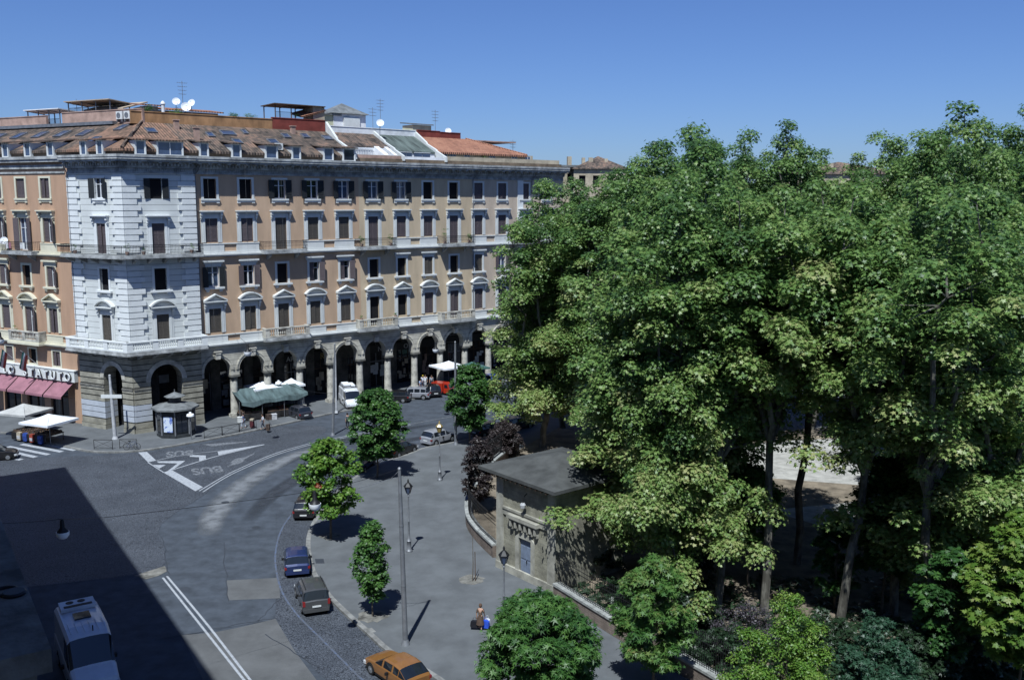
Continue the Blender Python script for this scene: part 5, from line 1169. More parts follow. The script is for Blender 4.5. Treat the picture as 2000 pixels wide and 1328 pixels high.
for i, (px, py, h, r, lb) in enumerate(((1345, 1235, 2.2, 1.3, 'added shade-dark shrub behind the chestnut tree'), (1240, 1190, 1.8, 1.1, 'added shade-dark shrub just inside the spear railings right of the lodge'), (1400, 1300, 2.0, 1.3, 'added shade-dark shrub inside the low wall, left of the grey purple shrub'), (1590, 1270, 2.0, 1.5, 'added shade-dark shrub behind the lime green one'), (1780, 1330, 2.8, 1.7, 'added shade-dark shrub right of the blue green one'), (1880, 1310, 2.4, 1.6, 'added shade-dark shrub below the yellow green maple'), (1330, 1130, 2.2, 1.4, 'added shade-dark shrub under the plane trees right of the lodge'), (1160, 1120, 2.0, 1.2, 'added shade-dark shrub against the right wall of the lodge'))):
    mound('shrub', lb, px, py, ((0, 0, h, r), (r*.8, .3, h*.8, r*.8), (-r*.8, .2, h*.7, r*.8)), 'shade_leaf', 200+i, .2, 'palm', per=230)  # shrubs added in near-black leaves to stand in for shade
rng = np.random.default_rng(9); pts = []  # leaf layer added to darken the park floor in place of shade
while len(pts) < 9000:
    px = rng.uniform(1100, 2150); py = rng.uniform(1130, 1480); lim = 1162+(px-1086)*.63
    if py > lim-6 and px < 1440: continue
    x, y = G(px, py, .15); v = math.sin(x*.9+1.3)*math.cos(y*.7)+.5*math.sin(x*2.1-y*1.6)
    if v < -.15 and px > 1430 and py < 1230: continue  # bare gaps left in the dark leaves to imitate sun dapples
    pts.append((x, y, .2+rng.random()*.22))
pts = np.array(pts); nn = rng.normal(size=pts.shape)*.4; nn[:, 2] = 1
gc = link('shade_leaf_cover', leaves_mesh('shade_leaf_cover', pts, nn, .3+.25*rng.random(len(pts)), rng.random(len(pts)), 'palm', LEAF['shade_leaf'], rng)); tag(gc, 'near-black leaf cover added as shade on the park floor behind the low wall', 'ground cover'); gc['kind'] = 'stuff'
small_tree('maple_tree', 'yellow green maple leaning in from the right edge', 1985, 1400, 9.8, 2.6, 3.2, 'limey', 26, lsz=.30, tone=.55, cat='tree', nc=1.3)
small_tree('understorey_tree', 'thin dark green young tree in the park shade left of the yellow green maple', 1840, 1330, 7.0, 2.0, 1.5, 'green', 27, lsz=.24, tone=.3, cat='tree', nc=.7)
small_tree('understorey_tree', 'tall dim young tree before the bare trunks right of the gravel gap', 1722, 1200, 9.5, 2.6, 3.0, 'green', 31, lsz=.22, tone=.45, cat='tree', nc=.8)
small_tree('understorey_tree', 'slender dim young tree left of the gravel gap above the grey purple shrub', 1462, 1150, 8.0, 2.0, 3.0, 'green', 32, lsz=.22, tone=.6, cat='tree', nc=.7)
small_tree('understorey_tree', 'dim young tree in the shade behind the lime green shrub', 1630, 1190, 5.5, 1.7, 1.2, 'green', 29, lsz=.24, tone=.3, cat='tree', nc=.6)
# terrace and balcony greenery
def potplant(label, Wp, r, h, lm='green', seed=0):
    t = thing('potted_plant', label, 'potted plant', Wp); rng = np.random.default_rng(seed)
    part(MB().lathe([(.14, 0), (.2, .3), (.22, .33)], 9), 'pot', M['pinkwall'], t)
    cl = [(rng.normal()*r*.3, rng.normal()*r*.3, .3+h*rng.uniform(.2, .85), r*.55, .5) for i in range(7)]
    C_, N_, S_, T_ = clumps_to_leaves(np.array(cl), 420, .10, rng, shell=.2); part(leaves_mesh('foliage', C_, N_, S_, T_, 'leaf', LEAF[lm], rng), 'foliage', None, t)
for i, (lb, F, u, y, z, r, h, lm) in enumerate((
 ('green plant at the left end of the tan building iron balcony', FR, 20.4, -.7, 19.1, .55, 1.1, 'green'), ('plant at the right end of the tan building left iron balcony', FR, 24.6, -.7, 19.1, .5, 1.4, 'green'),
 ('tall dark plant at the left end of the right iron balcony', FR, 32.9, -.7, 19.1, .55, 1.8, 'green'), ('low dark plant at the right end of the right iron balcony', FR, 36.9, -.7, 19.1, .6, .9, 'green'),
 ('small plant on the white corner balcony, at its left end', FWL, -6.6, -.9, 19.1, .3, .7, 'green'), ('plant on the white corner balcony, at the corner', FWR, -.1, -.7, 19.1, .33, 1.1, 'green'), ('plant on the white corner balcony, at its right end', FWR, 6.6, -.9, 19.1, .35, .8, 'lime'), ('plant on the white corner balcony beside the right door', FWR, 1.5, -.9, 19.1, .25, .6, 'green'),
 ('palm-like plant on the roof behind the ochre parapet, left of the flue pipe', FR, -1.6, 7.7, 33.9, .8, 1.0, 'green'), ('bushy plant behind the ochre parapet under the satellite dishes', FR, 1.5, 7.9, 33.7, .9, 1.0, 'lime'),
 ('straggly plant behind the ochre parapet, right of the dishes', FR, 8.2, 7.7, 33.8, .9, .8, 'green'), ('second straggly plant behind the ochre parapet, nearer the pergola', FR, 10.2, 7.7, 33.7, .8, .8, 'chest'),
 ('plant under the dark pergola', FR, 16.5, 7.9, 34.2, .5, .8, 'green'), ('plant on the stone balcony of the salmon building', FL, -17.9, -.6, 9.07, .4, 1.5, 'lime'),
 ('small plant on the left corner of the stone balcony of the tan building', FR, 20.1, -.7, 10.0, .3, .4, 'chest'), ('small plant at the right corner of the same stone balcony of the tan building', FR, 25.1, -.7, 10.0, .3, .4, 'chest'),
 ('green climbing plant below the orange roof eave at the far right', FR, 42.2, 2.4, 29.5, .7, 1.0, 'lime'))):
    potplant(lb, F @ T(u, y, z), r, h, lm, 50+i)
# ======================================================================== vehicles
def car(label, Wp, col, prof, L=3.9, W=1.66, rough=.28, metal=.2, group='cars parked along the kerbs', name='parked_car', rear='hatch', wheels=None, extra=None, roofcol=None):
    """prof: list of stations (x, lower z, belt z, roof z, tumblehome, kind); front of the car is +x; kind: b body, s screen, c cabin glass, p pillar"""
    t = thing(name, label, 'van' if 'van' in label and 'camper' not in label else 'camper van' if 'camper' in label else 'car', Wp, group)
    pm = paint('paint_'+'_'.join(str(int(c*1000)) for c in col), col, rough, metal)
    rings = []
    for (x, z0, zb, zr, wd, tw, kd) in prof:
        hw = W/2*wd; top = hw*tw if zr > zb+.06 else hw*.93
        dz = zr-zb
        half = [(hw*.90, z0), (hw*.985, z0+.12), (hw, z0+(zb-z0)*.55), (hw*.985, zb-.05), (hw*.955, zb), (top+.03 if dz > .1 else hw*.93, zb+dz*.86 if dz > .1 else zb+dz*.4), (top-.08, zb+dz*.97), (top*.55, zr+.01), (0, zr+.025)]
        rings.append([(x, y, z) for y, z in half]+[(x, -y, z) for y, z in half[-2::-1]])
    n = len(rings[0]); body = MB(); gl = MB(); 
    for i in range(len(rings)-1):
        kd = prof[i][6]
        for j in range(n-1):
            q = (rings[i][j], rings[i+1][j], rings[i+1][j+1], rings[i][j+1])
            side = j in (4, n-6); topj = 5 <= j <= n-7
            isg = (kd == 'c' and side) or (kd in 's' and (topj or side))
            body.quad(*q)
            if isg:   # glazing set a few millimetres proud of the shell, held inside its panel
                c = [sum(p[k] for p in q)/4 for k in range(3)]
                off = Vector((0, 1 if j < n/2 else -1, .3)).normalized()*.012 if side else Vector((.3 if i > len(rings)/2 else -.3, 0, 1)).normalized()*.012
                sh = [tuple(c[k]+(p[k]-c[k])*(.90 if side else 1.0)+off[k] for k in range(3)) for p in q]
                if not side: sh = [tuple((p[0]+ (c[0]-p[0])*.10+off[0], p[1], p[2]+(c[2]-p[2])*.10+off[2])) for p in q]
                (gl).quad(*sh)
    body.add(rings[0], [tuple(range(n))]); body.add(rings[-1], [tuple(range(n))[::-1]])
    b = part(body, 'body', pm, t, smooth=True)
    part(gl, 'windows', M['carglass'], t)
    X0, X1 = prof[0][0], prof[-1][0]; zb0, zb1 = prof[1][2], prof[-2][2]
    wr = .31 if W < 1.8 else .35
    wx = wheels or (X0+.68, X1-.75)
    for x in wx:
        for s in (-1, 1):
            Mw = Wp @ T(x, s*(W/2-.10), wr) @ Matrix.Rotation(R_(90), 4, 'X')
            def wh():
                mb = MB(); mb.lathe([(wr*.6, -.11), (wr*.93, -.115), (wr, -.08), (wr, .08), (wr*.93, .115), (wr*.6, .11)], 20); return mb.mesh('tyre', M['rubber'], True)
            def rm():
                mb = MB(); mb.lathe([(wr*.62, -.112), (wr*.62, .112)], 16)
                for k in range(5):
                    a = k*1.2566; 
                    for z in (.113, -.128): mb.box(0, 0, 0, 0, 0, 0)
                mb.lathe([(.07, -.128), (.07, .128)], 8); return mb.mesh('rim', M['rim'], True)
            w_ = link('wheel', cached(('tyre', wr), wh), t, Mw); link('rim', cached(('rim', wr), rm), w_)
            mb = MB(); A = [(math.cos(math.pi*k/10)*(wr+.07), max(0, math.sin(math.pi*k/10)*(wr+.07))) for k in range(11)]
            mb.prism([(x+a, wr+z) for a, z in A], s*(W/2-.02), s*(W/2+.004), ax='y'); part(mb, 'wheel_arch', M['blackp'], t)
    # lamps, bumpers, plates, mirrors
    lz = zb0-.16
    for s in (-1, 1):
        h = .30 if rear == 'tall' else .15
        part(MB().box(X0-.015, X0+.16, s*(W/2*.90)-.075, s*(W/2*.90)+.075, lz-.12, lz-.12+h), 'tail_light', M['redl'], t)
        part(MB().box(X1-.2, X1+.012, s*(W/2*.76)-.16, s*(W/2*.76)+.16, zb1-.28, zb1-.12), 'headlight', M['clearl'], t)
        xm = next((p[0] for p in prof[::-1] if p[6] == 'c'), 0)+.35
        part(MB().prism([(xm, zb1+.02), (xm-.13, zb1+.04), (xm-.14, zb1+.2), (xm, zb1+.17)], s*(W/2+.02) if s > 0 else -(W/2+.17), (W/2+.17) if s > 0 else -(W/2+.02), ax='y'), 'mirror', M['blackp'], t)
    part(MB().box(X0-.05, X0+.05, -W/2*.9, W/2*.9, .28, .5), 'bumper', pm if metal > .1 else M['blackp'], t); part(MB().box(X1-.05, X1+.04, -W/2*.86, W/2*.86, .24, .46), 'bumper', pm if metal > .1 else M['blackp'], t)
    part(MB().box(X0-.065, X0-.045, -.26, .26, lz-.22 if rear != 'low' else .42, (lz-.22 if rear != 'low' else .42)+.11), 'number_plate', M['plate'], t)
    part(MB().box(X0+.2, X1-.2, -W/2*.93, W/2*.93, .16, .3), 'underbody', M['blackp'], t)
    part(MB().box(X0-.02, X0+.01, -W/2*.6, W/2*.6, .24, .3), 'lower_valance', M['blackp'], t)
    return t
# station: x, z0, belt, roof, width factor, tumblehome, kind (to next station)
def hatch(L=3.9, H=1.44, hood=.30):
    a = -L/2
    return [(a, .34, .80, .82, .84, .9, 'b'), (a+.07, .26, .90, .92, .95, .9, 's'), (a+.38, .22, .93, H-.08, 1, .80, 'p'), (a+.46, .22, .93, H-.03, 1, .80, 'c'), (a+1.28, .22, .91, H, 1, .80, 'p'), (a+1.36, .22, .91, H, 1, .80, 'c'),
            (a+2.12, .22, .90, H-.04, 1, .79, 'p'), (a+2.2, .22, .89, H-.06, 1, .78, 's'), (a+2.86, .22, .88, .92, 1, .85, 'b'), (a+3.4, .22, .80, .83, .98, .9, 'b'), (a+L-.1, .26, .68, .70, .9, .9, 'b'), (a+L, .32, .58, .60, .78, .9, 'b')]
def minivan(L=3.9, H=1.60):
    a = -L/2
    return [(a, .34, .92, .94, .88, .9, 'b'), (a+.04, .26, .97, .99, .96, .9, 's'), (a+.16, .22, .98, H-.06, 1, .84, 'p'), (a+.26, .22, .98, H-.02, 1, .84, 'c'), (a+1.2, .22, .96, H, 1, .84, 'p'), (a+1.28, .22, .96, H, 1, .84, 'c'),
            (a+2.15, .22, .94, H-.03, 1, .83, 'p'), (a+2.24, .22, .94, H-.06, 1, .82, 's'), (a+2.95, .22, .92, .97, 1, .85, 'b'), (a+3.45, .22, .84, .88, .98, .9, 'b'), (a+L-.08, .26, .70, .73, .9, .9, 'b'), (a+L, .32, .58, .60, .80, .9, 'b')]
def wagon(L=4.5, H=1.42):
    a = -L/2
    return [(a, .34, .80, .82, .86, .9, 'b'), (a+.06, .26, .90, .92, .95, .9, 's'), (a+.42, .22, .92, H-.05, 1, .80, 'c'), (a+1.05, .22, .91, H, 1, .80, 'p'), (a+1.12, .22, .91, H, 1, .8, 'c'), (a+1.85, .22, .90, H+.01, 1, .8, 'p'), (a+1.92, .22, .9, H+.01, 1, .8, 'c'),
            (a+2.65, .22, .88, H-.04, 1, .79, 'p'), (a+2.72, .22, .88, H-.06, 1, .78, 's'), (a+3.4, .22, .86, .90, 1, .85, 'b'), (a+4.0, .22, .78, .81, .98, .9, 'b'), (a+L-.1, .26, .66, .68, .9, .9, 'b'), (a+L, .32, .56, .58, .78, .9, 'b')]
def coupe(L=4.0, H=1.33):
    a = -L/2
    return [(a, .36, .78, .80, .86, .9, 'b'), (a+.08, .26, .88, .90, .95, .9, 's'), (a+.72, .22, .90, H-.05, 1, .78, 'c'), (a+1.2, .22, .89, H, 1, .78, 'p'), (a+1.28, .22, .89, H, 1, .78, 'c'),
            (a+2.1, .22, .87, H-.05, 1, .77, 'p'), (a+2.18, .22, .86, H-.07, 1, .76, 's'), (a+2.85, .22, .84, .88, 1, .85, 'b'), (a+3.5, .22, .76, .79, .98, .9, 'b'), (a+L-.1, .26, .66, .68, .9, .9, 'b'), (a+L, .32, .56, .58, .80, .9, 'b')]
def vanp(L=4.9, H=2.35):
    a = -L/2
    return [(a, .34, 1.2, H-.14, .95, .90, 'b'), (a+.06, .26, 1.25, H-.03, 1, .90, 'b'), (a+1.0, .24, 1.25, H, 1, .90, 'b'), (a+2.9, .24, 1.25, H, 1, .90, 'p'), (a+3.0, .24, 1.22, H-.02, 1, .89, 'c'), (a+3.75, .24, 1.15, H-.15, 1, .87, 's'),
            (a+4.35, .24, 1.08, 1.18, .98, .86, 'b'), (a+L-.12, .26, .86, .92, .92, .9, 'b'), (a+L, .3, .6, .65, .82, .9, 'b')]
def heading(p, q):
    a, b = G(*p), G(*q); return math.atan2(b[1]-a[1], b[0]-a[0])
def along(px, py, hd, z=.005): x, y = G(px, py); return T(x, y, z, hd)
car('dark blue hatchback seen from behind, parked on the cobbles before the grey minivan', along(580, 1107, heading((580, 1130), (576, 1070))), (.018, .032, .11), hatch(4.0, 1.45), 4.0, 1.68)
cc = car('grey compact minivan with roof rails, rear of the three cars by the smallest street tree', along(609, 1178, heading((617, 1200), (596, 1148))), (.07, .072, .075), minivan(3.9, 1.62), 3.9, 1.66, rear='tall')
for s in (-1, 1): part(MB().tube([(-1.6, s*.58, 1.66), (-1.5, s*.58, 1.70), (.05, s*.58, 1.70), (.15, s*.58, 1.64)], .022, 6), 'roof_rail', M['blackp'], cc)
car('black saloon with its nose under the bright green street tree', along(601, 1000, heading((594, 1022), (616, 975))), (.012, .012, .016), wagon(4.3, 1.38), 4.3, 1.7, rear='low')
car('golden orange coupe at the bottom edge of the photo', along(775, 1325, heading((820, 1345), (735, 1288))), (.33, .15, .045), coupe(4.0, 1.34), 4.0, 1.66, .3, .35)
car('silver hatchback parked by the kerb near the lantern post', along(857, 864, heading((833, 872), (890, 856))), (.30, .31, .34), hatch(3.85, 1.5), 3.85, 1.67)
car('silver estate car before the arcade, between two black cars', along(806, 778, heading((826, 776), (780, 775))), (.26, .27, .30), wagon(4.4, 1.46), 4.4, 1.7)
car('charcoal hatchback beside the green tarpaulin stall', along(581, 815, heading((601, 821), (560, 808))), (.04, .042, .055), hatch(3.8, 1.46), 3.8, 1.66)
car('black car half behind the dark green street tree, left of the silver estate', along(771, 784, heading((790, 784), (750, 783))), (.012, .012, .014), hatch(3.8, 1.42), 3.8, 1.66)
car('small black hatchback between the silver estate and the red three-wheeler', along(845, 772, heading((856, 776), (838, 762))), (.012, .012, .015), hatch(3.5, 1.5), 3.5, 1.6)
car('bright blue car before the arcade beyond the red three-wheeler', along(948, 752, heading((965, 750), (935, 752))), (.02, .05, .28), hatch(3.9, 1.5), 3.9, 1.66)
car('dark blue car in the shade left of the dark green street tree', along(706, 915, heading((690, 925), (720, 902))), (.02, .035, .12), hatch(3.9, 1.42), 3.9, 1.66)
car('black car under the dark green street tree, its nose showing right of the crown', along(782, 887, heading((760, 895), (800, 880))), (.015, .015, .018), hatch(3.9, 1.44), 3.9, 1.66)
car('dark car in tree shade right of the small dark street tree', along(955, 848, heading((930, 853), (975, 842))), (.02, .022, .04), wagon(4.3, 1.42), 4.3, 1.7)
car('dark grey car in deep tree shade near the purple bush', along(1010, 838, heading((985, 843), (1030, 833))), (.05, .055, .07), hatch(3.9, 1.44), 3.9, 1.66)
car('black car cut by the left edge beside the zebra crossing', along(-8, 897, R_(20)), (.012, .012, .014), hatch(3.8, 1.44), 3.8, 1.66)
car('pale blue car in the shadow at the bottom left corner, beside the camper van', along(18, 1350, R_(-63)), (.10, .12, .17), hatch(3.9, 1.45), 3.9, 1.66)
v = car('white delivery van with a loaded roof rack parked by the arcade', along(684, 793, heading((664, 770), (700, 806))), (.62, .64, .68), vanp(4.9, 2.25), 4.9, 1.9, .4, .0, name='delivery_van', wheels=(-1.55, 1.5), group=None)
mb = MB()
for x in (-2.0, -1.2, -.4, .4): mb.box(x, x+.05, -.85, .85, 2.32, 2.38)
for s in (-.85, .8): mb.box(-2.1, .6, s, s+.05, 2.38, 2.44)
mb.box(-2.1, -2.05, -.8, .8, 2.38, 2.5); part(mb, 'roof_rack', M['metal'], v)
rk = MB(); rk.box(-1.9, -.3, -.7, .1, 2.46, 2.66); rk.box(-1.6, .3, .15, .6, 2.46, 2.6); tag(part(rk, 'load', M['canvas'], None, WM[v.name]), 'flat white bundles tied on the roof rack of the white van', 'load')
part(MB().box(-.45, -.4, -.955, .955, .5, 2.0), 'door_seam', M['metal'], v)
# camper van in the shadow
cv = car('white camper van with roof hatch and roof box in the building shadow', along(172, 1318, heading((128, 1205), (216, 1420))) @ Matrix.Scale(1.17, 4), (.62, .64, .70), vanp(5.3, 2.5), 5.3, 2.0, .35, 0, name='camper_van', wheels=(-1.6, 1.55), group=None)
part(MB().box(-1.1, -.4, -.35, .35, 2.53, 2.60), 'roof_hatch', M['carglass'], cv)
mb = MB(); mb.box(-2.5, -1.5, -.75, .75, 2.54, 2.68); part(mb, 'roof_box', M['wall'], cv)
mb = MB()
for y in (-.45, .05): mb.lathe([(.17, 2.685), (.17, 2.70)], 14, -2.2, y+.15)
mb.box(-1.85, -1.62, -.6, .6, 2.685, 2.70); part(mb, 'roof_vents', M['blackp'], cv)
part(MB().tube([(.9, .2, 2.45), (.9, .2, 2.7)], .03, 6), 'antenna_stub', M['blackp'], cv)
for k in range(6): part(MB().box(-.2, 1.0, -.7+k*.28, -.68+k*.28, 2.52, 2.545), 'roof_rib', M['wall'], cv)
# red three-wheeled van
ap = thing('three_wheeler', 'red three-wheeled pick-up van before the second market stall', 'three-wheeler', along(866, 770, heading((852, 765), (880, 768))))
pr = paint('paint_red', (.45, .035, .015))
mb = MB(); mb.prism([(.35, .3), (1.05, .3), (1.25, .75), (1.0, 1.5), (.4, 1.6), (.3, 1.5)], -.55, .55, ax='y'); part(mb, 'cab', pr, ap)
mb = MB(); mb.prism([(1.1, .95), (1.19, .95), (1.03, 1.42), (.95, 1.42)], -.45, .45, ax='y'); part(mb, 'windscreen', M['carglass'], ap)
for s in (-1, 1): part(MB().prism([(.45, .95), (.98, .95), (.86, 1.4), (.45, 1.4)], s*.552-.004, s*.552+.004, ax='y'), 'side_window', M['carglass'], ap)
mb = MB(); mb.box(-1.4, .25, -.66, .66, .5, 1.55); part(mb, 'cargo_box', pr, ap)
for x, y in ((1.0, 0), (-.8, .6), (-.8, -.6)):
    part(MB().lathe([(.12, -.07), (.23, -.07), (.23, .07), (.12, .07)], 14), 'wheel', M['rubber'], ap, WM[ap.name] @ T(x, y, .23) @ Matrix.Rotation(R_(90), 4, 'X'))
part(MB().box(1.16, 1.22, -.08, .08, .72, .88), 'headlight', M['clearl'], ap)
# white panel van glimpsed at the far stall
car('white and grey pick-up glimpsed behind the small dark street tree', along(903, 760, heading((888, 762), (920, 757))), (.35, .36, .38), hatch(3.9, 1.6), 3.9, 1.7)
# ======================================================================== posts and lamps
def lantern(label, px, py, h=5.1, gold=False, z0=.15):
    t = thing('lantern_post', label, 'street lamp', T(*G(px, py, z0), z0), 'old lantern posts on the square')
    mb = MB(); mb.lathe([(.24, 0), (.24, .12), (.17, .2), (.15, .75), (.2, .82), (.11, .95), (.075, 1.2), (.06, 2.2), (.09, 2.25), (.055, 2.35), (.045, h-1.05), (.09, h-1.0), (.05, h-.9), (.12, h-.8)], 10); part(mb, 'post', M['metal'], t, smooth=True)
    mb = MB(); mb.lathe([(.14, h-.8), (.27, h-.32)], 6); g = part(mb, 'lantern_glass', M['brass' if gold else 'glassb'], t)
    mb = MB(); mb.lathe([(.32, h-.32), (.33, h-.28), (.16, h-.08), (.08, h-.02), (.05, h+.06), (.08, h+.1), (.01, h+.25)], 6)
    for k in range(6): a = k*1.0472; mb.tube([(.14*math.cos(a), .14*math.sin(a), h-.8), (.28*math.cos(a), .28*math.sin(a), h-.32)], .018, 4)
    part(mb, 'lantern_frame', M['brass' if gold else 'iron'], t)
lantern('old lantern post with ochre head beside the silver hatchback', 859, 938, 5.2, True); lantern('old lantern post behind the tall grey pole', 799, 1077, 5.1); lantern('old lantern post before the gate lodge, its foot hidden by chestnut leaves', 984, 1235, 5.0)
def pole(label, px, py, tx, ty, r0=.15, r1=.09, mt='metal', rings=(), z0=.15, name='steel_pole', bracket=None, cat='pole'):
    x, y = G(px, py, z0); rr = ray(tx, ty); tt = y/rr[1]; xt, zt = rr[0]*tt, CH+rr[2]*tt
    t = thing(name, label, cat, T(x, y, z0)); h = zt-z0; dx = (xt-x)
    part(MB().tube([(0, 0, 0), (dx*.33, 0, h*.33), (dx*.66, 0, h*.66), (dx, 0, h)], [r0, r0*.8+r1*.2, (r0+r1)/2, r1], 12), 'shaft', M[mt], t, smooth=True)
    mb = MB()
    for f in rings: rd = r0+(r1-r0)*f+.015; mb.lathe([(rd, h*f-.03), (rd+.01, h*f), (rd, h*f+.06)], 12, dx*f)
    mb.lathe([(r0+.12, -.01), (r0+.1, .06), (r0+.01, .3)], 12); mb.lathe([(r1+.02, h), (r1*.6, h+.08)], 10, dx); part(mb, 'collar', M[mt], t, smooth=True)
    if bracket:
        mb = MB()
        for p, q in bracket: mb.tube([(dx+p[0], p[1], h+p[2]), (dx+q[0], q[1], h+q[2])], .018, 5)
        part(mb, 'bracket', M['metal'], t)
    return t, (x+dx, y, zt)
P1, t1 = pole('tall grey steel pole standing on the square nearest the camera', 792, 1258, 780, 915, rings=(.34, .68), bracket=(((0, 0, -.5), (-.45, 0, -.55)), ((0, 0, -.1), (-.5, 0, -.6)), ((-.5, 0, -.6), (-2.4, .2, -1.2))))
P2, t2 = pole('pale slender pole rising behind the bright green street tree to the arcade', 650, 850, 654, 672, .14, .07, 'metal', (.4,), z0=0)
P3, t3 = pole('grey pole behind the small dark street tree', 890, 868, 889, 668, .15, .08, 'metal', (.3,))
P4, t4 = pole('white concrete pole with a street name board at the corner', 225, 857, 214, 733, .2, .11, 'concp')
part(MB().box(-1.15, 1.0, -.16, -.1, 4.35, 4.72), 'street_name_board', M['plate'], P4)
P5, t5 = pole('top of a pale post at the bottom edge before the lime green shrub', 1570, 1420, 1568, 1303, .13, .10, 'concp')
P6, t6 = pole('white slender pole against the arcade pier behind the white van', 657, 806, 655, 690, .11, .07, 'concp')
def cable(label, pts, r=.018, sag=0., n=14, mt='iron'):
    P_ = []
    for i in range(len(pts)-1):
        a, b = Vector(pts[i]), Vector(pts[i+1])
        for k in range(n): u = k/n; p = a.lerp(b, u); P_.append((p.x, p.y, p.z-sag*4*u*(1-u)))
    P_.append(tuple(pts[-1])); tag(part(MB().tube(P_, r, 4), 'overhead_cable', M[mt]), label, 'cable')
def at(px, py, y):      # a point seen there at depth y
    r = ray(px, py); t = y/r[1]; return (r[0]*t, y, CH+r[2]*t)
def hanging(label, p, s=1.):
    t = thing('hanging_lamp', label, 'street lamp', T(*p, 0, s), 'lamps hung on cables over the street')
    mb = MB(); mb.lathe([(.06, .9), (.10, .8), (.12, .45), (.24, .30), (.30, .22)], 12); part(mb, 'lamp_housing', M['iron'], t, smooth=True)
    mb = MB(); mb.lathe([(.02, -.16), (.2, -.12), (.31, .02), (.32, .22)], 14); part(mb, 'lamp_bowl', M['glow'], t, smooth=True)
l1 = at(484, 692, 92); l2 = at(615, 991, 48); l3 = at(123, 1046, 34); l4 = at(1, 668, 92); l5 = at(851, 686, 104)
hanging('hanging street lamp before the orange building arcade', l1, 1.15); hanging('hanging street lamp over the road before the bright green tree', l2, 1.0); hanging('hanging street lamp inside the dark building shadow', l3, .72); hanging('hanging street lamp at the left edge above the cafe sign', l4, 1.1); hanging('hanging street lamp on the arm of the grey pole behind the small dark tree', l5, 1.1)
fw = FR @ Vector((3.8, -.3, 9.9)); fw2 = FR @ Vector((28.6, -.3, 10.0))
cable('overhead cable from the orange front down to the hanging lamp before the arcade', [fw, Vector(l1)+Vector((0, 0, 1.0))])
cable('long sagging cable from the hanging lamp towards the pale slender pole', [Vector(l1)+Vector((0, 0, 1.0)), at(545, 742, 96), at(650, 768, 98)], sag=.4)
cable('long overhead cable across the road from the left', [at(-40, 1022, 36), Vector(l3)+Vector((0, 0, .65)), at(240, 1006, 42), Vector(l2)+Vector((0, 0, .9))], r=.012, sag=.05)
cable('overhead cable from the lamp over the road to the tall grey pole', [Vector(l2)+Vector((0, 0, .9)), t1], r=.012, sag=.1)
cable('cable from the tan front to the small hanging lamp', [fw2, at(857, 664, 104), Vector(l5)+Vector((0, 0, 1.0))])
cable('arm wire from the hanging lamp to the grey pole behind the small dark tree', [Vector(l5)+Vector((0, 0, 1.0)), t3])
for i, (a, b) in enumerate((((398, 322), (398, 640)), ((465, 325), (468, 660)), ((575, 340), (576, 500)))): cable(('thin aerial wire hanging down the orange front at its left bay', 'thin aerial wire hanging down the orange front at its second bay', 'thin aerial wire hanging down the orange front at its third bay')[i], [tuple(FR @ Vector(p)) for p in (((1.0+i*4.3, -1.3, 29.2), (1.0+i*4.3, -1.3, (11, 11, 19)[i])))], r=.008, mt='metal')
# lamp on a short post by the second parasol stall and by the kiosk
def bowl_post(label, px, py, h):
    t = thing('bowl_lamp_post', label, 'street lamp', T(*G(px, py, .15), .15)); part(MB().tube([(0, 0, 0), (0, 0, h)], .045, 7), 'post', M['metal'], t); mb = MB(); mb.lathe([(.1, h+.5), (.14, h+.35), (.36, h+.28), (.40, h+.1), (.22, h-.04), (.05, h-.08)], 14); part(mb, 'lamp_bowl', M['glow'], t, smooth=True)
bowl_post('white bowl lamp on a thin post right of the kiosk', 374, 858, 2.4); bowl_post('white bowl lamp on a thin post rising behind the green tarpaulin stall', 546, 803, 3.2)
# ======================================================================== kiosk
kx, ky = G(345, 848, .15); k_ = thing('news_kiosk', 'octagonal dark news kiosk with grey roof and little cupola at the corner', 'kiosk', T(kx, ky, .15, R_(22.5-6)))
def octa(r, n=8, a0=0): return [(r*math.cos(a0+6.28318*k/n), r*math.sin(a0+6.28318*k/n)) for k in range(n)]
mb = MB(); mb.prism(octa(1.98), 0, .28); mb.prism(octa(1.88), .28, 2.9); mb.prism(octa(2.0), 2.55, 2.62); part(mb, 'body', M['kiosk'], k_)
mb = MB()
for x, y in octa(1.93): mb.box(x-.07, x+.07, y-.07, y+.07, .28, 2.9)
part(mb, 'corner_posts', M['metal'], k_)
mb = MB(); mb.prism(octa(2.42), 2.9, 3.08); a = octa(2.42); b = octa(.75)
for i in range(8): j = (i+1) % 8; mb.quad((*a[i], 3.08), (*a[j], 3.08), (*b[j], 3.5), (*b[i], 3.5))
r = part(mb, 'roof', M['kioskr'], k_)
mb = MB(); mb.prism(octa(.62), 3.4, 4.12); part(mb, 'cupola', M['kiosk'], r); mb = MB(); a = octa(1.08)
for i in range(8): j = (i+1) % 8; mb.quad((*a[i], 4.16), (*a[j], 4.16), (0, 0, 4.6))
mb.prism(a, 4.1, 4.16); mb.tube([(0, 0, 4.55), (0, 0, 4.85)], .05, 6); part(mb, 'cupola_roof', M['kioskr'], r)
cz = octa(1.88)
for i in range(8):
    p, q = Vector(cz[i]), Vector(cz[(i+1) % 8]); m_ = (p+q)/2; W_ = WM[k_.name] @ T(m_.x, m_.y, 0, math.atan2(m_.y, m_.x)+math.pi/2)
    wn = (W_.to_3x3() @ Vector((0, -1, 0)))
    if wn.y < .2:
        mb = MB(); mb.box(-.55, .55, -.06, -.0, .55, 2.35); pp = part(mb, 'display_panel', M['glass'], k_, W_)
        if i == 4 or i == 5:
            if abs(wn.x+.3) < .45: part(MB().box(-.48, .48, -.09, -.062, .65, 2.3), 'poster', M['poster'], pp)
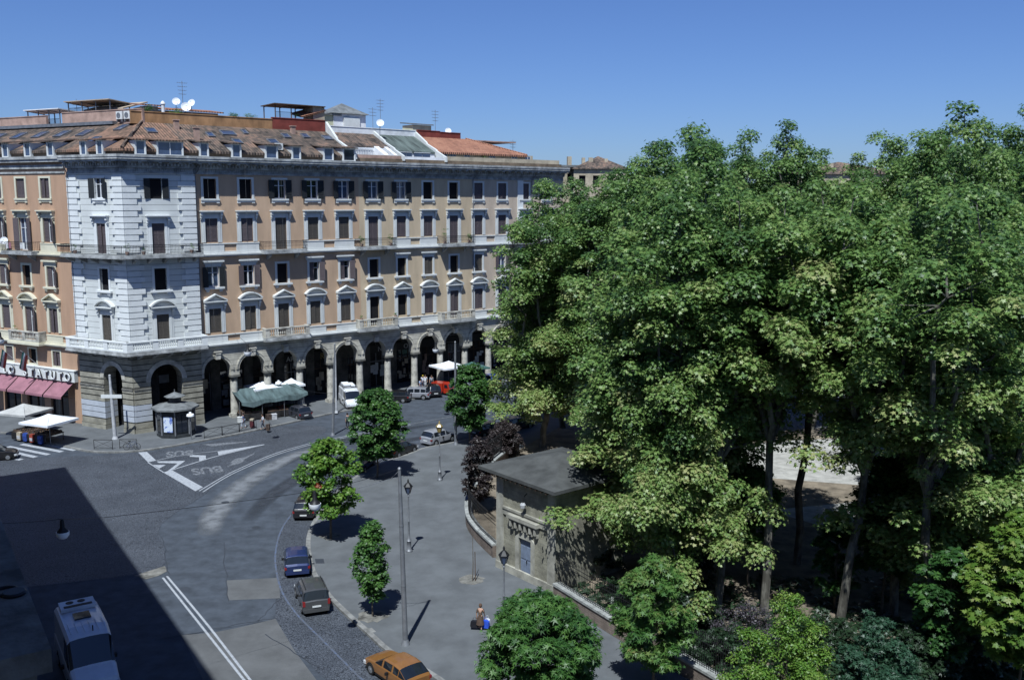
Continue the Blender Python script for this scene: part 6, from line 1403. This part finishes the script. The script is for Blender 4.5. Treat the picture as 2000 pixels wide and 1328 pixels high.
# ======================================================================== barriers, bicycle
def hoop(label, px, py, hd, w_=1.9, h=.95, grp='low steel barriers along the far kerb'):
    t = thing('steel_barrier', label, 'barrier', T(*G(px, py, .15), .15, hd), grp)
    mb = MB(); mb.tube([(-w_/2, 0, 0), (-w_/2, 0, h), (w_/2, 0, h), (w_/2, 0, 0)], .036, 6); part(mb, 'hoop', M['iron'], t)
    mb = MB(); mb.tube([(-w_/2, 0, .15), (w_/2, 0, .15)], .02, 5); mb.tube([(-w_/2, 0, .15), (w_/2, 0, h)], .015, 5); mb.tube([(-w_/2, 0, h), (w_/2, 0, .15)], .015, 5); part(mb, 'cross_bars', M['iron'], t)
hoop('steel barrier left of the parked bicycle', 202, 877, R_(-4)); hoop('steel barrier the bicycle leans against', 251, 876, R_(2), 1.7)
for i, (px, py) in enumerate(((417, 853), (451, 847), (484, 840))): hoop(('leftmost', 'middle', 'rightmost')[i]+' of three joined steel barriers between the kiosk and the shoppers', px, py, heading((400, 858), (500, 838)), 2.1)
bx, by = G(258, 878.5, .15); bk = thing('bicycle', 'dark bicycle parked against a steel barrier at the kerb corner', 'bicycle', T(bx, by, .16, R_(3)))
for x in (-.52, .52):
    mb = MB(); mb.tube([(x+.33*math.cos(a*.3142), 0, .34+.33*math.sin(a*.3142)) for a in range(21)], .022, 6)
    for k in range(8): mb.tube([(x, 0, .34), (x+.32*math.cos(k*.785), 0, .34+.32*math.sin(k*.785))], .004, 3)
    part(mb, 'wheel', M['rubber'], bk)
mb = MB()
for a, b in (((-.52, 0, .34), (-.08, 0, .32)), ((-.08, 0, .32), (-.22, 0, .86)), ((-.52, 0, .34), (-.2, 0, .78)), ((-.08, 0, .32), (.36, 0, .78)), ((-.2, 0, .78), (.36, 0, .84)), ((.34, 0, .95), (.52, 0, .34))): mb.tube([a, b], .018, 6)
part(mb, 'frame', paint('bicycle_blue', (.03, .05, .12)), bk); part(MB().box(-.34, -.1, -.07, .07, .86, .92), 'saddle', M['blackp'], bk); part(MB().tube([(.22, -.27, 1.0), (.34, -.1, .98), (.34, .1, .98), (.22, .27, 1.0)], .016, 6), 'handlebar', M['metal'], bk)
# ======================================================================== market stalls
def parasol(label, Wp, w_, h, mt='canvas', rise=.65, cat='parasol'):
    t = thing('market_parasol', label, cat, Wp, 'square market parasols'); mb = MB(); a = w_/2; n = 6
    def zz(x, y): m = max(abs(x), abs(y))/a; return h+rise*(1-m)-.10*math.sin(math.pi*m)*(1-abs(abs(x)-abs(y))/a*.6)
    g = [[(-a+w_*i/n, -a+w_*j/n) for j in range(n+1)] for i in range(n+1)]
    vs = [(x, y, zz(x, y)) for r_ in g for x, y in r_]; fs = [(i*(n+1)+j, (i+1)*(n+1)+j, (i+1)*(n+1)+j+1, i*(n+1)+j+1) for i in range(n) for j in range(n)]
    mb.add(vs, fs); mb.add([(x, y, z-.025) for x, y, z in vs], [f[::-1] for f in fs])
    for (x0, y0), (x1, y1) in (((-a, -a), (a, -a)), ((a, -a), (a, a)), ((a, a), (-a, a)), ((-a, a), (-a, -a))): mb.quad((x0, y0, h), (x1, y1, h), (x1, y1, h-.22), (x0, y0, h-.22))
    part(mb, 'canopy', M[mt], t); part(MB().tube([(0, 0, 0), (0, 0, h+rise)], .035, 8), 'pole', M['metal'], t); mb = MB()
    for sx, sy in ((-1, -1), (1, -1), (1, 1), (-1, 1), (1, 0), (-1, 0), (0, 1), (0, -1)): mb.tube([(0, 0, h+rise-.1), (sx*a*.97, sy*a*.97, h-.02)], .015, 4)
    part(mb, 'ribs', M['metal'], t); return t
x, y = G(99, 868, .15); parasol('bright white market parasol over the fruit and clothes stall', T(x, y, .15, R_(-22)), 3.9, 2.55)
x, y = G(50, 846, .15); parasol('greyer white market parasol behind the bright one at the left stall', T(x, y, .15, R_(-16)), 4.0, 2.5, 'canvas2', .75)
def stall(label, Wp, w_, d_, seed, cols, cat='market stall'):
    t = thing('market_stall', label, cat, Wp); rr = random.Random(seed); mb = MB(); mb.box(-w_/2, w_/2, -d_/2, d_/2, .75, .82)
    for sx in (-1, 1):
        for sy in (-1, 1): mb.box(sx*(w_/2-.08)-.03, sx*(w_/2-.08)+.03, sy*(d_/2-.08)-.03, sy*(d_/2-.08)+.03, 0, .75)
    part(mb, 'table', M['wood'], t); mb = MB(); mb.box(-w_/2, w_/2, -d_/2-.02, -d_/2-.005, .1, .8); mb.box(-w_/2-.02, -w_/2-.005, -d_/2, d_/2, .1, .8); part(mb, 'table_cloth', M['shop'], t)
    nx, ny = max(2, int(w_/1.1)), 1; short = {1: 'left clothes stall', 3: 'fruit stall under the tarpaulin', 4: 'dark stall under the tarpaulin', 8: 'stall behind the red three-wheeler', 9: 'stall under the green parasol'}[seed]; cols = list(dict.fromkeys(cols)); names = {'gred': 'red fruit', 'ggreen': 'green vegetables', 'gor': 'oranges', 'gblue': 'blue cloth', 'gbrown': 'brown goods', 'gwhite': 'pale goods', 'shop': 'black goods'}
    for i in range(nx):
        for j in range(ny):
            c = cols[(i*ny+j+seed) % len(cols)]; Wc = Wp @ T(-w_/2+(i+.5)*w_/nx, -d_/2+(j+.5)*d_/ny, .82); a_, b_ = w_/nx*.45, d_/ny*.43
            def crate():
                m_ = MB()
                for q in ((-a_, a_, -b_, -b_+.02), (-a_, a_, b_-.02, b_), (-a_, -a_+.02, -b_+.02, b_-.02), (a_-.02, a_, -b_+.02, b_-.02)): m_.box(*q, .0, .2)
                m_.box(-a_+.02, a_-.02, -b_+.02, b_-.02, 0, .03); return m_.mesh('crate', M['wood'])
            def heap():
                m_ = MB(); r_ = random.Random(seed*31+hash(c) % 7 if 0 else seed*31)
                for k in range(20):
                    x, y = r_.uniform(-a_+.09, a_-.09), r_.uniform(-b_+.09, b_-.09); h = r_.uniform(.1, .24); m_.lathe([(.02, h-.08), (.075, h-.03), (.08, h+.02), (.03, h+.08)], 6, x, y)
                return m_.mesh('contents', M[c])
            k = link('crate', cached(('crate', w_, d_), crate), None, Wc); tag(k, ('leftmost', 'second', 'third', 'fourth', 'fifth')[i]+' crate, of '+names[c]+', on the '+short, 'crate', 'crates on the market stalls'); link('contents', cached(('heap', w_, d_, c), heap), k)
    return t
M['gred'] = mat('red_goods', (.30, .05, .03), .7, .3, 5); M['ggreen'] = mat('green_goods', (.06, .14, .03), .7, .3, 5); M['gor'] = mat('orange_goods', (.42, .18, .04), .7, .3, 5); M['gblue'] = mat('blue_goods', (.03, .07, .30), .7, .3, 3); M['gbrown'] = mat('brown_goods', (.08, .055, .045), .8, .4, 4); M['gwhite'] = mat('white_goods', (.5, .5, .52), .8, .2, 4)
x, y = G(75, 858, .15); stall('clothes and leather stall with dark goods under the bright white parasol', T(x, y, .15, R_(-24)), 5.0, 2.2, 1, ['gbrown', 'shop'])
bagc = [('black', 'shop'), ('tan', 'beigewall'), ('dark blue', 'gblue'), ('red and white', 'gred'), ('bright blue', 'gblue')]
for i, (px, py) in enumerate(((29, 857.5), (39, 859.5), (51, 861.5), (64, 864), (80, 867))):
    nm, mm = bagc[i]; Wp = T(*G(px, py, .15), .15, R_(-22)); t = thing('trolley_bag', nm+' trolley bag before the left market stall, '+('first', 'second', 'third', 'fourth', 'fifth')[i]+' from the left', 'trolley bag', Wp, 'trolley bags before the left stall')
    mb = MB(); mb.prism([(-.24, .05), (.24, .05), (.27, .3), (.25, .8), (.16, .88), (-.16, .88), (-.25, .8), (-.27, .3)], -.16, .16, ax='y'); part(mb, 'bag', M[mm], t)
    part(MB().box(-.2, .2, -.19, -.161, .2, .5), 'pocket', M['gwhite' if i in (1, 3) else mm], t); part(MB().tube([(-.1, .12, .88), (-.1, .12, 1.05), (.1, .12, 1.05), (.1, .12, .88)], .014, 5), 'handle', M['metal'], t)
# green tarpaulin stall
x, y = G(524, 812, .15); hd = R_(30)
ts = thing('tarpaulin_stall', 'market stall under a sagging grey green tarpaulin beside the charcoal hatchback', 'market stall', T(x, y, .15, hd)); mb = MB(); n = 12; m = 6; Lx, Ly = 7.6, 3.4
vs = []
for i in range(n+1):
    for j in range(m+1):
        u, v_ = i/n, j/m; xx = -Lx/2+Lx*u+.4*(1-v_); yy = -Ly/2+Ly*v_; zz = 2.25+.9*v_+.55*u*(1-v_)*.8-.45*math.sin(math.pi*(u*2 % 1))*math.sin(math.pi*v_)*.6-.22*(1-v_)*math.sin(math.pi*u*3)**2; vs.append((xx, yy, zz))
fs = [(i*(m+1)+j, (i+1)*(m+1)+j, (i+1)*(m+1)+j+1, i*(m+1)+j+1) for i in range(n) for j in range(m)]; mb.add(vs, fs); mb.add([(a, b, c-.02) for a, b, c in vs], [f[::-1] for f in fs])
fv = [vs[i*(m+1)] for i in range(n+1)]
for i in range(n):
    a, b = fv[i], fv[i+1]; mb.quad(a, b, (b[0], b[1]-.08, b[2]-.45-.12*math.sin(i)), (a[0], a[1]-.08, a[2]-.45-.12*math.sin(i-1)))
part(mb, 'tarpaulin', M['canvasg'], ts, smooth=True); mb = MB()
for sx in (-1, -.3, .4, 1): mb.tube([(sx*Lx/2*.95, -Ly/2+.1, 0), (sx*Lx/2*.95, -Ly/2+.1, 2.3)], .03, 6); mb.tube([(sx*Lx/2*.95, Ly/2, 0), (sx*Lx/2*.95, Ly/2, 3.05)], .03, 6)
part(mb, 'frame', M['metal'], ts)
Wp = WM[ts.name]
stall('fruit stall with red, green and orange goods under the grey green tarpaulin', Wp @ T(1.4, -.6), 3.6, 1.6, 3, ['gred', 'ggreen', 'gor', 'gor', 'gbrown']); stall('dark goods stall under the left half of the grey green tarpaulin', Wp @ T(-2.2, -.6), 2.6, 1.6, 4, ['gbrown', 'ggreen', 'gblue', 'shop'])
for i, (dx, dy, mm, lb) in enumerate(((.1, -2.0, 'gwhite', 'white cardboard box on the pavement before the fruit stall'), (-.5, -1.9, 'gbrown', 'brown box on the pavement before the tarpaulin stall'), (-3.6, -1.6, 'ac', 'small white cabinet on the pavement beside the first arcade column'))):
    t = thing('box', lb, 'box', Wp @ T(dx, dy)); mb = MB(); mb.box(-.28, .28, -.25, .25, 0, .55); part(mb, 'carton', M[mm], t); mb = MB(); mb.box(-.3, .3, -.27, .27, .55, .62); part(mb, 'lid', M[mm], t)
p = FR @ Vector((7.9, -.9, 0)); parasol('white market parasol behind the grey green tarpaulin, left of the bowl lamp', T(p.x-1.5, p.y+1.3, .15, R_(38)), 3.4, 3.0)
p = FR @ Vector((11.2, -.2, 0)); parasol('white market parasol top showing right of the bowl lamp over the tarpaulin', T(p.x-.6, p.y+.3, .15, R_(30)), 2.6, 3.0)
p = FR @ Vector((32.3, -2.2, 0)); parasol('white market parasol before the arcade behind the red three-wheeler', T(p.x, p.y, .15, R_(36)), 3.8, 3.1)
p = FR @ Vector((36.0, -2.4, 0)); parasol('green market parasol right of the white one near the red three-wheeler', T(p.x, p.y, .15, R_(30)), 3.6, 2.6, 'canvasg2')
p = FR @ Vector((33.0, -2.6, 0)); stall('fruit stall under the white parasol behind the red three-wheeler', T(p.x, p.y, .15, R_(40)), 4, 1.6, 8, ['gred', 'ggreen', 'gor', 'gwhite'])
p = FR @ Vector((37.0, -2.6, 0)); stall('fruit stall under the green parasol at the far end', T(p.x, p.y, .15, R_(40)), 3.4, 1.6, 9, ['ggreen', 'ggreen', 'gor', 'gwhite'])
# far market side of the park, glimpsed through the trees
for i, (px, py, mm, lb) in enumerate(((1955, 815, 'canvas', 'white stall canopy glimpsed through leaves at the right edge'), (1890, 800, 'canvas', 'white stall canopy glimpsed between plane trunks, left of the other at the right edge'), (1990, 842, 'gblue', 'blue stall canopy glimpsed at the right edge'))):
    x, y = G(px, py); parasol(lb, T(x, y, .15, R_(10*i)), 4.2, 2.4, mm, .5, 'stall canopy')
# flags over the cafe sign
M['fg'] = mat('flag_green', (.012, .06, .06), .8, .1, 2); M['fr'] = mat('flag_red', (.26, .05, .05), .8, .1, 2); M['fw'] = mat('flag_white', (.42, .45, .52), .8, .1, 2)
for i, u in enumerate((-18.35, -14.85)):
    W_ = FL @ T(u, -.6, 6.2); t = thing('flag', ('green white and red flag hanging over the cafe sign, left one of two', 'green white and red flag hanging over the cafe sign, right one of two')[i], 'flag', W_, 'flags over the cafe sign')
    part(MB().tube([(0, .5, .0), (.2, -1.7, 2.0)], .03, 6), 'flag_pole', M['sash'], t)
    for k, mm in enumerate(('fg', 'fw', 'fr')):
        mb = MB()
        def fp(s, v_): # s 0..3 along the hoist, v down
            return (.18+.12*math.sin(s*2.2+v_*1.5)-.75*v_*.9+.1*s, -1.6+.55*s*.8+.10*math.cos(s*3+v_*2), 1.9-.38*s-1.9*v_)
        for a in range(3):
            for b in range(6):
                s0, s1 = k*.5+a/6, k*.5+(a+1)/6; v0, v1 = b/6, (b+1)/6; mb.quad(fp(s0, v0), fp(s1, v0), fp(s1, v1), fp(s0, v1))
        part(mb, 'flag_stripe', M[mm], t, smooth=True)
# ======================================================================== people
def person(label, Wp, shirt, trousers, hairc=(.03, .02, .015), skirt=False, stride=.28, arm=.15, lean=0., h=1.68, group=None, hold=0.):
    t = thing('person', label, 'person', Wp, group); s = h/1.72
    def skin(name, joints, edges, rad, mt, sub=2):
        me = bpy.data.meshes.new('t'); me.from_pydata([tuple(v*s for v in j) for j in joints], edges, []); o = bpy.data.objects.new('t', me); C.objects.link(o)
        m_ = o.modifiers.new('s', 'SKIN'); 
        for i, r_ in enumerate(rad):
            a = r_ if hasattr(r_, '__len__') else (r_, r_); me.skin_vertices[0].data[i].radius = (a[0]*s, a[1]*s)
        me.skin_vertices[0].data[0].use_root = True; m_.use_smooth_shade = True
        o.modifiers.new('u', 'SUBSURF').levels = sub; dg = bpy.context.evaluated_depsgraph_get(); r = bpy.data.meshes.new_from_object(o.evaluated_get(dg)); bpy.data.objects.remove(o)
        r.materials.clear(); r.materials.append(mt); return part(r, name, None, t)
    L = lean; st = stride
    J = [(0, 0, .95), (L*.4, 0, 1.12), (L*.8, 0, 1.36), (L+.02, 0, 1.47), (L+.05, 0, 1.56), (L+.055, 0, 1.70),
         (0, .09, .90), (st*.45+.04, .10, .50), (st*.6-.02, .10, .09), (st*.6+.14, .11, .04),
         (0, -.09, .90), (-st*.2+.05, -.10, .49), (-st*.8, -.10, .12), (-st*.8+.14, -.11, .06),
         (L*.8, .18, 1.38), (L*.8-arm*.6, .24, 1.12), (L*.8+.04-arm+hold, .25, .88), (L*.8+.06-arm+hold, .25, .79),
         (L*.8, -.18, 1.38), (L*.8+arm*.6, -.24, 1.12), (L*.8+.1+arm, -.25, .89), (L*.8+.13+arm, -.25, .80)]
    E_ = [(0, 1), (1, 2), (2, 3), (3, 4), (4, 5), (0, 6), (6, 7), (7, 8), (8, 9), (0, 10), (10, 11), (11, 12), (12, 13), (2, 14), (14, 15), (15, 16), (16, 17), (2, 18), (18, 19), (19, 20), (20, 21)]
    Rd = [(.11, .14), (.09, .12), (.10, .15), .05, .085, .075, .085, .055, .035, .03, .085, .055, .035, .03, .05, .038, .027, .03, .05, .038, .027, .03]
    skin('body', J, E_, Rd, M['skin'])
    sm = mat('cloth_'+'_'.join(str(int(c*1000)) for c in shirt), shirt, .85, .12, 5); tm = mat('cloth_'+'_'.join(str(int(c*1000)) for c in trousers), trousers, .85, .12, 5)
    skin('shirt', [(0, 0, .93), (L*.4, 0, 1.12), (L*.8, 0, 1.35), (L*.9, 0, 1.43), J[14], J[15], J[18], J[19]], [(0, 1), (1, 2), (2, 3), (2, 4), (4, 5), (2, 6), (6, 7)], [(.14, .165), (.115, .145), (.12, .17), .065, .068, .055, .068, .055], sm)
    if skirt: part(MB().lathe([(.15*s, .98*s), (.19*s, .85*s), (.27*s, .42*s), (.25*s, .41*s)], 14), 'skirt', tm, t, smooth=True)
    else: skin('trousers', [(0, 0, .93), J[6], J[7], (J[8][0]+.0, J[8][1], .14), J[10], J[11], (J[12][0]+.02, J[12][1], .16)], [(0, 1), (1, 2), (2, 3), (0, 4), (4, 5), (5, 6)], [(.13, .16), .105, .075, .06, .105, .075, .06], tm)
    hm = mat('hair_'+'_'.join(str(int(c*1000)) for c in hairc), hairc, .8, .1, 9)
    mb = MB(); mb.lathe([(.01, 1.76*s), (.06*s, 1.755*s), (.10*s, 1.70*s), (.112*s, 1.63*s), (.10*s, 1.56*s), (.07*s, 1.53*s)], 12, (L+.02)*s, 0); part(mb, 'hair', hm, t, smooth=True)
    mb = MB(); mb.tube([((L+.13)*s, 0, 1.62*s), ((L+.165)*s, 0, 1.585*s)], [.012, .016], 6); mb.box((L+.13)*s, (L+.142)*s, -.025*s, .025*s, 1.535*s, 1.545*s)
    for e in (-1, 1): mb.box((L+.125)*s, (L+.137)*s, (e*.032-.012)*s, (e*.032+.012)*s, 1.62*s, 1.632*s)
    part(mb, 'face_features', M['wood'], t)
    for sd, jj in ((1, J[17]), (-1, J[21])):    # fingers, slightly curled
        mb = MB()
        for f in range(4): y = (jj[1]+(-.022+.015*f))*s; x = jj[0]*s; z = jj[2]*s; l = (.055, .065, .062, .05)[f]*s; mb.tube([(x, y, z), (x+.008*s, y, z-l), (x+.025*s, y, z-l*1.5)], [.009*s, .008*s, .006*s], 5)
        mb.tube([(jj[0]*s, jj[1]*s-sd*.02*s, jj[2]*s+.02*s), (jj[0]*s+.03*s, jj[1]*s-sd*.035*s, jj[2]*s-.02*s)], [.01*s, .008*s], 5); part(mb, 'fingers', M['skin'], t)
    return t
def bag(label, Wp, col, w_=.38, h=.42, d_=.14, name='shopping_bag', cat='bag'):
    t = thing(name, label, cat, Wp); cm = mat('bag_'+'_'.join(str(int(c*1000)) for c in col), col, .5, .12, 5)
    part(MB().prism([(-w_/2*.8, 0), (w_/2*.8, 0), (w_/2, h*.3), (w_/2*.9, h*.85), (w_/2*.5, h), (-w_/2*.5, h), (-w_/2*.9, h*.85), (-w_/2, h*.3)], -d_/2, d_/2, ax='y'), 'bag', cm, t)
    part(MB().tube([(-w_*.22, 0, h), (-w_*.12, 0, h+.2), (w_*.12, 0, h+.2), (w_*.22, 0, h)], .01, 5), 'handles', cm, t); return t
wx, wy = G(938, 1230, .15); hd = R_(80); Wp = T(wx, wy, .15, hd)
person('woman in a long brown dress walking across the square with shopping bags', Wp, (.10, .065, .045), (.085, .055, .04), (.10, .06, .04), True, .2, .05, .06, 1.56)
bag('bright blue shopping bag in the right hand of the woman in brown', Wp @ T(.12, -.30, .12, R_(80)), (.03, .09, .55), .44, .45, .2); bag('white shopping bag behind the blue one beside the woman in brown', Wp @ T(.3, -.36, .22, R_(70)), (.6, .62, .66), .34, .38)
bag('black shopping bag in the left hand of the woman in brown', Wp @ T(.02, .34, .14, R_(95)), (.015, .015, .02), .5, .4, .22); bag('small pale bag beside the black one of the woman in brown', Wp @ T(.1, .22, .22, R_(90)), (.5, .5, .5), .22, .3)
def at_g(px, py, hd, z=.15): return T(*G(px, py, z), z, hd)
person('person in blue and white clothes pulling a trolley beside the steel barriers', at_g(476, 836, R_(170)), (.10, .14, .26), (.42, .46, .55), hairc=(.05, .04, .04), h=1.7)
person('person in a white top with a dark rucksack walking right of the barriers', at_g(514, 838, R_(200)), (.55, .57, .62), (.07, .08, .11), h=1.72)
person('person standing on the road before the white van, behind the dark green tree', at_g(679, 836, R_(120)), (.10, .11, .13), (.03, .03, .04), stride=.1)
person('person in white standing between the arcade columns at the second market', at_g(831, 757, R_(250)), (.62, .64, .68), (.5, .5, .52), stride=.1, h=1.75)
person('person in pale blue bending beside the small black hatchback', at_g(821, 764, R_(300)), (.32, .42, .62), (.10, .12, .2), stride=.1, lean=.18)
person('person with yellow cap and white shirt beyond the silver estate', at_g(826, 757, R_(280)), (.55, .6, .7), (.05, .06, .1), hairc=(.4, .3, .03), stride=.1)
person('person in a grey shirt between the red three-wheeler and the fruit stall', at_g(843, 757, R_(270)), (.3, .33, .38), (.05, .05, .07), stride=.1)
person('person in grey standing right of the arcade column at the fruit stall', at_g(862, 752, R_(265)), (.35, .38, .36), (.1, .1, .1), stride=.1)
person('person in red in the sunny street beyond the trees, glimpsed through leaves', at_g(1022, 738, R_(200)), (.4, .05, .04), (.08, .08, .1))
M['gmar'] = mat('maroon_cloth', (.09, .02, .025), .8, .2, 5)
def trolley(label, Wp, mt):
    t = thing('shopping_trolley', label, 'trolley', Wp); part(MB().prism([(-.2, .12), (.2, .12), (.22, .75), (-.16, .8)], -.2, .2, ax='y'), 'bag', M[mt], t)
    part(MB().tube([(.2, 0, .1), (.42, 0, 1.0)], .015, 5), 'handle', M['metal'], t)
    for s in (-1, 1): part(MB().lathe([(.03, -.02), (.08, -.02), (.08, .02), (.03, .02)], 10), 'wheel', M['rubber'], t, WM[t.name] @ T(0, s*.2, .08) @ Matrix.Rotation(R_(90), 4, 'X'))
trolley('maroon shopping trolley with a cardboard box on top behind the person in blue and white', at_g(493, 836, R_(170)), 'gmar'); trolley('dark blue wheeled suitcase beside the person in a white top', at_g(524, 842, R_(180)), 'gbrown')
p = WM['shopping_trolley'] if 'shopping_trolley' in WM else Matrix.Identity(4); tag(part(MB().box(-.2, .2, -.18, .18, .82, 1.05), 'box', M['beigewall'], None, p), 'small cardboard box riding on the maroon trolley', 'box')
# ======================================================================== the building the photograph was taken from
nrm = Vector((.834, .552)); dr_ = Vector((-.552, .834)); base = Vector((0, 0))-nrm*.95
SC = Vector(G(128, 912)); ztop = 34.0; cor = SC+Vector((SUN.x, SUN.y))*(ztop/math.tan(EL)); L_ = (cor-base).dot(dr_)
k0 = (cor-SC*0).dot(nrm); fo = k0            # distance of its street face along the normal
FO = T(nrm.x*fo, nrm.y*fo, 0, math.atan2(dr_.y, dr_.x))     # local x runs along the front, +y away from the street
Bx = thing('apartment_building', 'deeply shaded building with a stone balcony ledge cut by the bottom left corner', 'building', FO)
xc = cor.dot(dr_); mb = MB(); hs = []
wl = MB(); HO = [(x-.6, x+.6, z, z+2.2) for x in np.arange(-20, xc-2, 4.2) for z in (5.5, 10, 14.5, 19, 23.5, 28) if not (-4 < x < 4)]
wl = wall(-30, xc, 0, ztop, HO, dep=.3); q = (-30, xc); wl.quad((xc, 0, 0), (xc, 14, 0), (xc, 14, ztop), (xc, 0, ztop)); wl.quad((-30, 0, 0), (-30, 0, ztop), (-30, 14, ztop), (-30, 14, 0)); wl.quad((-30, 14, 0), (-30, 14, ztop), (xc, 14, ztop), (xc, 14, 0)); wl.quad((-30, 0, ztop), (xc, 0, ztop), (xc, 14, ztop), (-30, 14, ztop))
part(wl, 'wall', M['tan'], Bx)
mb = MB()
for a, b, c, d in HO: mb.box(a, b, .29, .3, c, d)
part(mb, 'windows', M['glass'], Bx)
# balcony ledge below the viewpoint
lz = 21.0; e0 = Vector(G(100, 1266, lz)); ex = e0.dot(dr_); ey = e0.dot(nrm)-fo
mb = MB(); x1 = ex+11.; mb.box(ex, x1, -ey, 0, lz-.22, lz); mb.box(ex+.1, x1, -ey+.12, 0, lz-.5, lz-.22); led = part(mb, 'balcony_slab', M['ledge'], Bx)

rx0 = ex+(1266-1150)/1266*6.0
rg = Vector(G(8, 1158, lz)); rm_ = MB(); rm_.tube([(.34*math.cos(a*.314), .30*math.sin(a*.314), .05) for a in range(21)], [.05]*21, 8, cap=False); rm_.lathe([(.30, .0), (.33, .05), (.28, .10)], 14, .28, -.2)
tag(part(rm_, 'plant_ring', M['iron'], None, T(rg.x, rg.y, lz+.003, R_(20), .36), True), 'black ring lying on the shaded stone ledge at the left edge', 'ring')

for i, (u, c) in enumerate(((-17.4, 'gwhite'), (-16.9, 'awn'), (-15.0, 'gwhite'), (-14.6, 'ac'))):
    mb = MB(); n = 6
    for k in range(n): mb.quad(*[(u+.42*a/n*1.0, -1.22+.03*math.sin(a*2), z) for a, z in ((k, 20.02), (k+1, 20.02), (k+1, 19.35), (k, 19.35))])
    tag(part(mb, 'laundry', M[c], None, FL, True), ('white cloth hanging at the left of the salmon building iron balcony', 'pink cloth hanging on the salmon building iron balcony', 'white cloth at the right half of the salmon building iron balcony', 'pale towel at the right end of the salmon building iron balcony')[i], 'laundry', 'laundry on the iron balcony')
